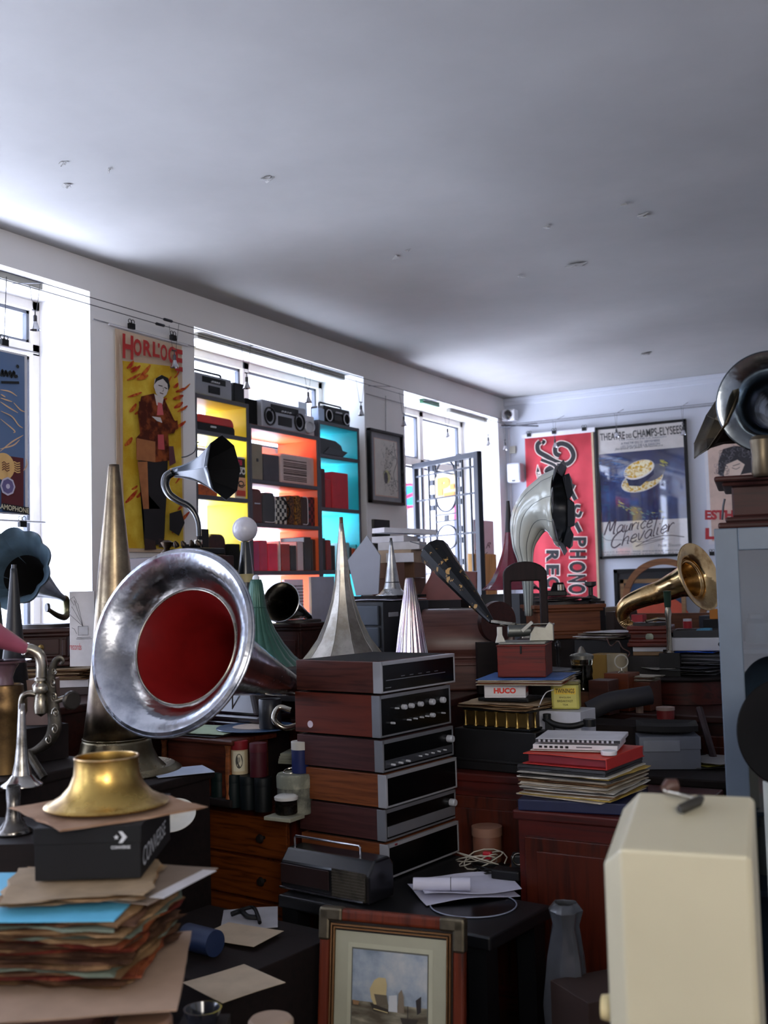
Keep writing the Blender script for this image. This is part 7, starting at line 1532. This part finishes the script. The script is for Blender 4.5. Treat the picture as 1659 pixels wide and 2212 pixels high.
o_ = t; item_box('cup', 'small cream cup at the foot of the black rod', 'cup', 1168, 4.80, .942, .05, .05, .12, plain('#a08a70', .5), bevel=.012)
zz_ = pile(1215, 4.9, .942, 6, .26, .2, .004, [plain('#6a6a6a'), plain('#8a857a'), plain('#3c3a3a')], 'grey magazine in the low heap beside the arched frame', 'magazines beside the arched frame', RZ, sd=11, name='magazine', cat='magazine')
zz_ = pile(1345, 5.25, .942, 12, .30, .24, .006, [plain('#2c2826'), plain('#7a6e5e'), plain('#9a968e'), plain('#4a2c24')], 'worn folder in the heap between canister and small wooden gramophone', 'folders in the middle heap', RZ + .2, sd=12, name='folder', cat='folder')
loose('white_sheet', 'white paper sheet on the middle heap of folders', 'paper', onz(1310, 5.2, 0), zz_ + .002, .22, .16, .002, whitep, RZ + .4, .01, 0, 3)
wire('cord', 'loose brown cord tangled over the middle clutter', 'cord', curve([D(1310, 1378, 4.9), D(1320, 1395, 4.85), D(1335, 1385, 4.8), D(1345, 1400, 4.75), D(1360, 1410, 4.75), D(1352, 1425, 4.75)], 6), .003, plain('#4a2c24'))
item_box('dark_box', 'dark box under white sheets in the middle clutter, left of the small wooden gramophone', 'box', 1300, 5.25, .942, .24, .16, .265, plain('#161416', .6))
c9 = onz(1300, 5.25, 0)
for k in range(5): loose('magazine', 'pale magazine on the dark box left of the small wooden gramophone', 'magazine', c9 + e1 * random.uniform(-.03, .05), 1.2085 + k * .0055, .23, .16, .003, [plain('#4a3a3a'), plain('#8e8678'), whitep][k % 3], RZ + random.uniform(-.4, .4), .0022, .003, 400 + k, 'magazines left of the small wooden gramophone')
loose('white_sheet', 'curled white sheet topping the magazines left of the small wooden gramophone', 'paper', c9 + e1 * .02, 1.238, .22, .14, .0015, plain('#c8c8cc', .6), RZ + .35, .010, .002, 410)
item_box('dark_box', 'dark box under the grey newspapers left of the glass canister', 'box', 1192, 4.66, .942, .16, .14, .145, plain('#1a1614', .6))
c9 = onz(1200, 4.64, 0)
for k in range(6): loose('newspaper', 'grey folded newspaper left of the glass canister', 'newspaper', c9 + e1 * random.uniform(-.02, .03) - e2 * random.uniform(0, .03), 1.0885 + k * .006, .20, .15, .003, [plain('#5a5c60'), plain('#8a8a88'), plain('#3c3e44')][k % 3], RZ + random.uniform(-.5, .6), .003, .004, 420 + k, 'newspapers left of the glass canister')
item_box('card_index_box', 'open brown card box filled with pale cards right of the white ring', 'box', 1378, 4.62, .942, .12, .12, .12, wood('#4e2412'))
c9 = onz(1378, 4.62, 0)
for k in range(5): loose('card', 'pale card lying on the brown card box', 'card', c9 + e1 * random.uniform(-.01, .02), 1.063 + k * .0048, .13, .10, .002, [plain('#8a7e6c'), plain('#a8a294'), plain('#6a3a2a')][k % 3], RZ + random.uniform(-.4, .4), .0022, .003, 430 + k, 'cards on the brown card box')
t = thing('roll_of_tape', 'cream ring of tape by the yellow-brown box', 'tape', onz(1326, 4.85, .942)); MB().lathe([(.03, 0), (.045, 0), (.045, .22), (.03, .22), (.03, 0)], 30).build('roll', plain('#9a8e74', .6), t)
# drum table
t = thing('drum_table', 'round reddish-brown drum-shaped table edge covered with papers', 'table', onz(1475, 4.95, .942)); MB().cyl(0, 0, .0, .24, .10, n=56).build('drum', wood('#4a1c14', '#30120c', .35), t); MB().lathe([(.26, .10), (.265, .108), (.26, .116), (.001, .117)], 56).build('top', darkw, t)
dt = t.location
for k in range(8): loose('paper_sheet', 'loose grey and white sheet on the round drum table', 'paper', dt + e1 * random.uniform(-.12, .1) + e2 * random.uniform(-.1, .06), 1.061 + k * .0048, .24, .18, .002, [plain('#8a8a8e'), plain('#5a5a5c'), plain('#a8a49c'), plain('#33343a')][k % 4], RZ + random.uniform(-.8, .8), .0025, .004, 80 + k, 'sheets on the drum table')
z = 1.104
for k in range(9): loose('magazine', 'magazine in the pile under the white binder at the right', 'magazine', dt + e1 * .06 + e2 * .06, z, .30, .22, .0035, [plain('#55565a'), plain('#8e8e92'), plain('#2a2a2e')][k % 3], RZ + random.uniform(-.15, .15), .0015, .002, 90 + k, 'magazines under the white binder'); z += .0055
loose('blue_plastic_bag', 'bright blue plastic sleeve poking out under the white binder', 'sleeve', dt + e1 * .05 - e2 * .03, z + .002, .20, .14, .003, plain('#1a5ad8', .25), RZ + .1, .008, .002, 4); z += .014
t = thing('ring_binder', 'white ring binder with a round finger hole in its spine', 'binder', (dt.x + .07, dt.y + .01, z), RZ + .28); rbox(t, 'binder', plain('#c4c4c8', .45, var=.03), 0, 0, 0, .26, .22, .058, .004)
MB().lathe([(.001, .001), (.010, .001), (.011, 0)], 22, 0, align((0, -1, 0), (.09, -.1105, .029))).build('finger_hole', black, t); rbox(t, 'blue_edge', plain('#2a5a8a', .4), -.131, 0, .001, .003, .21, .056, .001)
bz = z + .059; bp = t.location
t = thing('metal_tray', 'dark metal tray with nickel jar fittings on the white binder', 'tray', (bp.x - .0, bp.y, bz), RZ + .28); m = MB(); m.box(0, 0, 0, .23, .16, .004).box(0, -.08, 0, .23, .004, .03).box(0, .08, 0, .23, .004, .03).box(-.115, 0, 0, .004, .16, .03).box(.115, 0, 0, .004, .16, .03); m.build('tray', plain('#26282c', .3, metal=.5), t)
t = thing('nickel_cup', 'shiny nickel cup standing left of the metal tray', 'cup', (bp.x - .13, bp.y - .06, bz - .055)); MB().lathe([(.001, 0), (.02, 0), (.018, .05), (.022, .075), (.020, .075), (.016, .05), (.001, .04)], 26).build('cup', metal('#d0ccc4', .1), t)
tag(MB().box(0, 0, 0, .05, .05, bz - .056 - 1.06).build('wooden_block', darkw, loc=(bp.x - .13, bp.y - .06, 1.06)), 'dark block under the nickel cup', 'block')
t = thing('blue_cup', 'pale blue crumpled mask in the metal tray', 'mask', (bp.x + .02, bp.y - .02, bz + .006)); MB().sheet(.06, .05, .012, .0, wob=.02, seed=8).build('mask', plain('#4a8aa8', .6), t)
item_box('amber_box', 'small orange and yellow box at the back of the metal tray', 'box', 1540, 5.35, bz + .06, .04, .03, .05, plain('#c87a1c', .5))
ab = bpy.data.objects['amber_box']; tag(MB().box(0, 0, 0, .1, .06, ab.location.z - .001 - .942).build('black_box', black, loc=(ab.location.x, ab.location.y, .942)), 'black upright box under the orange and yellow box', 'box')
t = thing('red_can', 'red and white small can behind the brass horn gramophone', 'can', onz(1481, 5.45, 1.24)); MB().cyl(0, 0, 0, .022, .035).build('can', plain('#b01c24', .4), t); MB().cyl(0, 0, .035, .021, .012).build('white_cap', whitep, t)
tag(MB().box(0, 0, 0, .12, .1, 1.238 - .942).build('wooden_box', wood('#4a2418'), loc=(t.location.x, t.location.y, .942)), 'brown box under the small red can', 'box')
# small wooden gramophone with brass horn
gz_ = .942 + .262
item_box('white_book_box', 'flat white box under the small brass-horn gramophone', 'box', 1405, 5.02, 1.161, .17, .14, .022, whitep, RZ + .3)
item_box('tan_book', 'tan book directly beneath the flat white box', 'book', 1405, 5.02, 1.143, .17, .14, .017, plain('#8a6a48', .6), RZ + .3)
item_box('dark_books', 'dark block of books under the small brass-horn gramophone', 'book', 1378, 5.02, .942, .20, .16, .20, plain('#1e1a1c', .6), RZ + .3)
t = gram_case('horn_gramophone', 'small wooden gramophone with large shining brass horn pointing right', 1402, 5.02, 1.184, .20, .19, .095, wood('#5e2014', '#3a120a', .3), rz=RZ + .3, panel=False); c0 = t.location.copy()
iM = (Matrix.Translation(c0) @ Matrix.Rotation(RZ + .3, 4, 'Z')).inverted()
MB().lathe([(.001, 0), (.018, 0), (.018, .003), (.001, .004)], 24, 0, align((0, -1, 0), (.0, -.0835, .045))).build('medallion', metal('#7e8478', .4), t)
a, b = D(1372, 1302, 5.15), D(1522, 1246, 4.75)
axx = b - a; 
pth = [D(1368, 1352, 5.14), D(1352, 1345, 5.15), D(1345, 1325, 5.15), D(1356, 1306, 5.14), D(1390, 1290, 5.11), D(1430, 1277, 5.08), D(1466, 1261, 5.02), D(1494, 1251, 4.97), D(1508, 1247, 4.77), D(1516, 1245, 4.755)]
rads = [.018, .026, .034, .040, .046, .053, .064, .085, .125, .152]
# the horn faces away to the right and slightly up; keep the bell as a flared lathe on its own axis
P_ = curve([iM @ q for q in pth[:8]], 6); Rr = lerpr(rads[:8], 6)
MB().tube(P_, Rr, 40, 0, caps=False).build('horn_body', goldm, t, solid=.0015)
tg = (P_[-1] - P_[-4]).normalized(); Tb = align(tg, P_[-1])
MB().lathe([(.085, -.001), (.098, .018), (.118, .034), (.142, .043), (.158, .045), (.160, .042)], 64, 0, Tb).build('horn_bell', metal('#dfc08c', .08, tarnish='#b08a58', amt=.5, bump=.35), t, solid=.0015)
MB().ring(.159, .0025, 0, 64, T=Tb @ Matrix.Translation((0, 0, .043))).build('rim', goldm, t); MB().ring(.087, .004, 0, 48, T=Tb).build('joint_ring', goldm, t)
for k in range(7): q = P_[2 + k]; tq = (P_[3 + k] - P_[1 + k]).normalized(); MB().ring(Rr[2 + k] * 1.01, .0022, 0, 30, 6, align(tq, q)).build('rib', goldm, t)
MB().tube([iM @ pth[0], iM @ (pth[0] + Vector((0, 0, -.03))), (0.02, .02, .10)], .014, 12).build('neck', goldm, t)
MB().tube([(-.02, -.03, .115), (.03, 0, .125), (.06, .03, .12)], .007, 10).build('tone_arm', nickel, t)
t = thing('reproducer_stand', 'dark green bottle-like stand with nickel collar in front of the brass horn', 'stand', onz(1440, 4.86, 1.161), 0); s = 4.86 / FPX; z_of = lambda y: 1.5 - (y - 1247) * s - 1.161
MB().lathe([(.022, 0), (.012, .01), (.012, z_of(1335)), (.016, z_of(1325)), (.012, z_of(1312))], 20).build('post', nickel, t); MB().lathe([(.013, z_of(1312)), (.015, z_of(1308)), (.017, z_of(1280)), (.019, z_of(1277)), (.001, z_of(1276))], 24).build('green_head', plain('#12301f', .4), t)
o_ = t.location; tag(MB().box(0, 0, 0, .09, .07, 1.159 - .942).build('black_box', black, loc=(o_.x, o_.y, .942), rz=RZ + .3), 'black upright box under the green-headed stand', 'box')
item_box('red_felt_box', 'small red box under the curve of the brass horn', 'box', 1377, 5.32, 1.27, .06, .05, .05, plain('#a81c20', .5))
rb_ = bpy.data.objects['red_felt_box'].location; tag(MB().box(0, 0, 0, .09, .07, 1.268 - .942).build('book_block', plain('#2a2420', .6), loc=(rb_.x, rb_.y, .942)), 'dark upright books under the small red box', 'book')
# pictures and round frame leaning on the back wall behind
zsup = 1.0
sideboard('back_counter', 'long dark counter against the far wall under the posters', -3.3, -.4, 8.9, 9.44, 1.0, 'counter', darkw, doors=5)
def leaning(name, label, cat, c4, Y, z0, mats, th=.03):
    a = PY(*c4[0], Y); b = PY(*c4[1], Y); W_ = b.x - a.x; H_ = a.z - z0
    t = thing(name, label, cat, ((a.x + b.x) / 2, Y, z0)); m = MB(); fw = .035
    m.box(-W_ / 2 + fw / 2, 0, 0, fw, th, H_).box(W_ / 2 - fw / 2, 0, 0, fw, th, H_).box(0, 0, 0, W_, th, fw).box(0, 0, H_ - fw, W_, th, fw); m.build('frame', mats[0], t); rbox(t, 'panel', mats[1], 0, .004, .01, W_ - .02, th * .6, H_ - .02)
    return t, W_, H_
leaning('dark_picture', 'black framed panel standing below the straw hat poster', 'picture', [(1326, 1230), (1462, 1232)], 9.36, 1.002, [black, plain('#17171b', .5)])
t, W_, H_ = leaning('print_picture', 'blue and orange print behind the brass horn', 'picture', [(1340, 1252), (1480, 1254)], 9.15, 1.002, [wood('#8a6a48'), plain('#1c3c5c', .5)])
MB().lathe([(.001, 0), (.28, 0)], 40, 0, Matrix.Translation((.05, -.011, H_ - .42)) @ Matrix.Rotation(pi / 2, 4, 'X') @ Matrix.Rotation(0, 4, 'X')).build('orange_disc', plain('#b8482c', .6), t)
c = PY(1435, 1290, 8.6); 
t = thing('round_mirror_frame', 'large round plain wooden ring frame behind the brass horn', 'frame', (c.x, 8.6, 1.001))
Rg = .34; tw = wood('#8a5e3e', '#6a452c', .5, .1, 'x', 5)
m = MB(); prf = [(Rg - .05, -.012), (Rg, -.012), (Rg, .012), (Rg - .05, .012), (Rg - .05, -.012)]; m.lathe(prf, 64, 0, Matrix.Translation((0, 0, PY(1435, 1206, 8.6).z - 1.001 - Rg)) @ Matrix.Rotation(pi / 2, 4, 'X')); m.build('ring', tw, t); MB().box(0, 0, 0, .5, .12, max(.02, PY(1435, 1206, 8.6).z - 1.001 - 2 * Rg + .01)).build('foot', tw, t)
sideboard('table', 'small dark table in the far corner carrying the round wooden ring', c.x - .45, c.x + .45, 8.35, 8.85, .999, 'table', darkw, doors=2)
pts = [(1330, 1300), (1560, 1300)]
item_box('brown_board', 'large light brown wooden board standing behind the brass horn', 'board', 1470, 5.9, .942, .50, .03, .36, wood('#6a4028', '#4a2a1a', .5), RZ + .1)
item_box('dark_blue_sleeve_row', 'dark blue upright sleeves at the right end behind the brass horn', 'sleeve', 1530, 5.75, .942, .06, .22, .35, plain('#1c2230', .5), RZ + .1)
loose('note_card', 'small white note taped to the brown board', 'card', onz(1500, 5.86, 0), 1.0, .001, .001, .001, whitep, 0)
bpy.data.objects['note_card'].data.clear_geometry(); m = MB().box(0, 0, 0, .045, .002, .045); bpy.data.objects['note_card'].data.from_pydata(m.v, [], m.f); bpy.data.objects['note_card'].data.materials.clear(); bpy.data.objects['note_card'].data.materials.append(whitep)
q = bpy.data.objects['brown_board'].location; bpy.data.objects['note_card'].location = Vector((q.x, q.y, 1.215)) + Vector((cos(RZ + .1), sin(RZ + .1), 0)) * .05 - Vector((-sin(RZ + .1), cos(RZ + .1), 0)) * .0175; bpy.data.objects['note_card'].rotation_euler = (0, 0, RZ + .1)
for k, (px, d, h, c_, lab) in enumerate([(1310, 6.0, .30, '#8a7a68', 'tan upright sleeve row right of the record heap'), (1325, 5.95, .26, '#2c3a30', 'dark green upright sleeve row beside the tan one'), (1340, 5.9, .28, '#3a2a22', 'brown upright sleeve row near the brass horn')]): item_box('sleeve_row', lab, 'sleeves', px, d, .942, .05, .30, h + .1, plain(c_, .7), RZ)
# ================================================================ cream metal case, lower right
cr = plain('#bdb69b', .4, var=.05, scale=4, coat=.15)
a = D(1296, 1832, 1.62); W_ = .217; zf = a.z; cc = CA - radians(20)
u = Vector((cos(cc), sin(cc), 0)); v = Vector((-sin(cc), cos(cc), 0)); cen = Vector((a.x, a.y, 0)) + u * W_ / 2 + v * .13
t = thing('projector_case', 'tall cream metal machine case with a sloping top at the lower right', 'case', (cen.x, cen.y, .62), cc); Hc = zf - .62; ch = .030
zb_ = D(1500, 1708, 1.85).z - .62
pr_ = [(-.13, 0), (.13, 0), (.13, zb_ - .01), (.125, zb_), (-.13, Hc)]
def ring_pts(x, inset): return [(x, y + (inset if y < 0 else 0), z_ - (inset if z_ > .1 else 0)) for y, z_ in pr_]
m = MB(); xs = [(-W_ / 2, ch), (-W_ / 2 + ch, 0), (W_ / 2 - .008, 0), (W_ / 2, .006)]
vs = []; 
for x, i in xs: vs += ring_pts(x, i)
fs = [tuple(range(4, -1, -1)), tuple(range(15, 20))] + [(r * 5 + i, r * 5 + (i + 1) % 5, (r + 1) * 5 + (i + 1) % 5, (r + 1) * 5 + i) for r in range(3) for i in range(5)]
m.add(vs, fs); m.build('case', cr, t, bevel=.004, seg=3)
MB().lathe([(.001, 0), (.016, 0), (.020, .008), (.018, .02), (.001, .022)], 26, 0, align((-1, 0, 0), (-W_ / 2 + .002, -.06, Hc - .26))).build('side_knob', plain('#c8b88a', .4), t)
rbox(t, 'catch', brassm, .055, -.134, Hc - .30, .012, .01, .05, .002)
MB().tube([(-W_ / 2 - .0, -.05, Hc - .36), (-W_ / 2 - .06, -.07, Hc - .42)], .006, 8).build('side_arm', nickel, t)
tag(MB().box(0, 0, 0, .5, .36, .618).build('stool', darkw, loc=(cen.x + .05, cen.y + .02, 0), rz=cc), 'dark stand carrying the cream machine case', 'stand')
# crank handle lying on the case
q = D(1452, 1742, 1.76); sl = atan2(zb_ - Hc, .26)
t = thing('crank_handle', 'old crank handle with brown knob lying on the cream case', 'crank', (q.x, q.y, 0), cc)
def onslope(x, y): return Vector((x, y, 0))
iM = (Matrix.Translation((q.x, q.y, 0)) @ Matrix.Rotation(cc, 4, 'Z')).inverted(); Mc = Matrix.Translation((cen.x, cen.y, .62)) @ Matrix.Rotation(cc, 4, 'Z')
def S(x, y, up=.008): yy = min(.125, y); p = Mc @ Vector((x, yy, Hc + (zb_ - Hc) * (yy + .13) / .255 + up)); return iM @ p
MB().tube([S(-.035, .105, .012), S(-.028, .112, .016), S(-.015, .118, .016)], [.008, .013, .011], 14).build('brown_knob', plain('#4a3028', .5), t)
MB().tube([S(-.035, .108, .010), S(0, .085, .010), S(.022, .07, .011)], .0035, 8).build('shaft', nickel, t)
MB().tube([S(.026, .078, .010), S(.022, .06, .010), S(.0, .025, .010), S(-.004, .02, .010)], [.006, .0085, .0085, .006], 16).build('grip', plain('#2c2a24', .5), t)
t.location.z = 0
# clear plastic bag and dim shapes between
t = thing('plastic_bag', 'grey translucent plastic bag hanging at the black table side', 'bag', onz(1195, 3.0, .0)); g = random.Random(4)
MB().lathe([(.05, .02), (.055, .2), (.06, .35), (.05, .48), (.035, .56), (.045, .60), (.03, .62)], 22, fl=lambda a, r, z: 1 + .12 * sin(3 * a + z * 9) + .06 * sin(7 * a)).build('bag', plain('#4a4c50', .25, coat=.4), t, solid=.001)
item_box('cardboard_box', 'brown open cardboard box on the floor behind the plastic bag', 'box', 1285, 2.9, 0, .26, .18, .44, plain('#2e1c14', .7), CA + .4)
# ================================================================ glass cabinet with gramophone on the right
cb = plain('#596674', .4, var=.05)
K0 = D(1550, 1300, 3.0); ca = RZ + radians(18); u = Vector((cos(ca), sin(ca), 0)); v = Vector((-sin(ca), cos(ca), 0)); CW, CD = .85, .42; zt_ = 1.5 + (1243 - 1142) / FPX * 3.0
cen = Vector((K0.x, K0.y, 0)) + u * CW / 2 + v * CD / 2
t = thing('glass_cabinet', 'tall grey-blue painted display cabinet with a glass door at the right', 'cabinet', (cen.x, cen.y, 0), ca)
m = MB(); m.box(0, 0, 0, CW, CD, .10).box(0, CD / 2 - .01, .1, CW, .02, zt_ - .1).box(0, 0, zt_ - .03, CW, CD, .03).box(-CW / 2 + .01, 0, .1, .02, CD, zt_ - .13).box(CW / 2 - .01, 0, .1, .02, CD, zt_ - .13); m.build('carcass', cb, t, bevel=.003)
df = MB(); st_ = .062
df.box(-CW / 2 + st_ / 2, -CD / 2 - .011, .10, st_, .022, zt_ - .10).box(CW / 2 - st_ / 2, -CD / 2 - .011, .10, st_, .022, zt_ - .10).box(0, -CD / 2 - .011, zt_ - .062, CW - 2 * st_, .022, .062).box(0, -CD / 2 - .011, .10, CW - 2 * st_, .022, .08)
d_ = df.build('door', cb, t, bevel=.003); m = MB(); m.box(0, -CD / 2 - .008, .18, CW - 2 * st_ + .01, .004, zt_ - .24); m.build('door_glass', glassm('#dfe8ee', .25), d_)
for z_ in (.62, .95, 1.28): rbox(t, 'shelf', cb, 0, 0, z_, CW - .04, CD - .05, .015)
g = random.Random(12)
for z_ in (.965, 1.295, .635):
    for i in range(7):
        x = -CW / 2 + .10 + i * .10; h = g.uniform(.06, .20); c_ = g.choice(['#b8b0a0', '#8a2c24', '#4a4c50', '#c87a3a', '#7a8a90', '#3a2a22', '#d2cec4'])
        q = Mq = Matrix.Translation((cen.x, cen.y, 0)) @ Matrix.Rotation(ca, 4, 'Z') @ Vector((x, g.uniform(-.08, .08), z_ + .0005))
        kind = i % 3; lab = f"{ {'#b8b0a0': 'cream', '#8a2c24': 'red', '#4a4c50': 'slate', '#c87a3a': 'orange', '#7a8a90': 'grey-blue', '#3a2a22': 'brown', '#d2cec4': 'white'}[c_]} {['jar', 'carton', 'bowl'][kind]} standing inside the glass cabinet"
        mb_ = MB()
        if kind == 0: mb_.lathe([(.001, 0), (.03, 0), (.034, .01), (.034, h * .7), (.02, h * .85), (.022, h), (.001, h)], 22)
        elif kind == 1: mb_.box(0, 0, 0, .07, .06, h)
        else: mb_.lathe([(.001, 0), (.02, 0), (.045, h * .4), (.043, h * .4), (.018, .006), (.001, .006)], 24)
        tag(mb_.build(['jar', 'carton', 'bowl'][kind], plain(c_, .4), loc=q, rz=ca), lab, ['jar', 'box', 'bowl'][kind], 'things inside the glass cabinet')
# gramophone on the cabinet
gx = Matrix.Translation((cen.x, cen.y, 0)) @ Matrix.Rotation(ca, 4, 'Z')
t = thing('horn_gramophone', 'big wooden gramophone with polished grey horn on the glass cabinet', 'gramophone', gx @ Vector((-CW / 2 + .21, 0, zt_ + .001)), ca); c0 = t.location.copy(); wd = wood('#331410', '#200c09', .8, .5, 'x', 6); s = 3.1 / FPX
H_ = (1142 - 1030) * s
m = MB().box(0, 0, 0, .40, .36, .018).box(0, 0, .018, .36, .32, .016).box(0, 0, .034, .32, .28, H_ - .06).box(0, 0, H_ - .028, .37, .33, .012).box(0, 0, H_ - .016, .41, .37, .016); m.build('case', wd, t, bevel=.006)
rbox(t, 'crank_plate', black, .02, -.143, .04, .05, .006, .05); MB().sphere(.02, -.152, .065, .014).build('crank_socket', nickel, t); MB().tube([(-.19, -.1, .03), (-.185, -.1, .07), (-.18, -.10, .09)], .003, 8).build('side_wire', steel, t)
iM = (Matrix.Translation(c0) @ Matrix.Rotation(ca, 4, 'Z')).inverted()
b_ = iM @ D(1662, 868, 3.05); a_ = iM @ D(1690, 900, 3.45); axx = (b_ - a_).normalized(); Tb = align(axx, b_); gm = metal('#9aa4ac', .08, tarnish='#6a7078', amt=.55, scale=7, bump=.3)
MB().lathe([(.03, -.34), (.04, -.26), (.055, -.16), (.07, -.08), (.085, -.045), (.105, -.018), (.128, -.004), (.142, 0), (.145, -.004)], 64, 0, Tb).build('horn', gm, t, solid=.0016); MB().ring(.144, .003, 0, 64, T=Tb @ Matrix.Translation((0, 0, -.003))).build('rim', metal('#50565c', .2), t)
MB().tube([a_, a_ + Vector((.02, .05, -.06)), (.1, .05, H_ + .02)], .02, 14).build('elbow', plain('#1a1c20', .3), t)
MB().lathe([(.022, 0), (.028, .01), (.026, .06), (.030, .10), (.024, .11), (.001, .11)], 24, 0, align((0, 0, 1), iM @ D(1648, 1030, 2.9))).build('support_cup', metal('#6a6050', .3), t)
rbox(t, 'black_back_bracket', black, .13, -.10, H_, .04, .02, .28, .004)
# dark flower petal of a second horn beside it
t = thing('horn_gramophone', 'dark bronze flower horn seen edge-on behind the polished horn at the right edge', 'gramophone', gx @ Vector((-CW / 2 + .28, .14, zt_ + .001 + H_)), 0)
t.location = gx @ Vector((-CW / 2 + .30, .02, zt_ + H_ + .002)); c0 = t.location.copy(); br = metal('#5a5040', .3, tarnish='#33302a', amt=.6)
a_ = D(1640, 950, 3.2) - c0; b_ = D(1548, 905, 3.2) - c0; axx = (b_ - a_).normalized(); L_ = (b_ - a_).length; Tb = align(axx, a_, .3)
MB().lathe([(.016, 0), (.03, L_ * .3), (.055, L_ * .62), (.09, L_ * .88), (.132, L_ * 1.02)], 8, 0, Tb).build('horn', br, t, solid=.002, ang=20); seams(t, [(.016, 0), (.03, L_ * .3), (.055, L_ * .62), (.09, L_ * .88), (.132, L_ * 1.02)], 8, br, Tb, r=.002)
MB().tube([a_, a_ + Vector((.03, .0, -.06)), (.02, 0, .02), (0.02, 0, .0)], .014, 12).build('elbow', br, t)
# large black disc leaning at the right edge
t = thing('record', 'large black disc standing upright at the right edge before the cabinet', 'record', D(1700, 1582, 2.55)); MB().lathe([(.001, .002), (.04, .002), (.042, .0025), (.125, .0025), (.127, 0), (.125, -.0025), (.001, -.002)], 64, 0, align(-_f * 1 + _r * .15 + Vector((0, 0, .15)))).build('disc', plain('#060607', .55, spec=.15), t)
o_ = t.location; tag(MB().box(0, 0, 0, .15, .15, o_.z - .128).build('cabinet', plain('#b9b9ae', .6), loc=(o_.x + .03, o_.y + .03, 0), rz=CA), 'pale off-white pedestal under the large black disc at the right edge', 'pedestal')
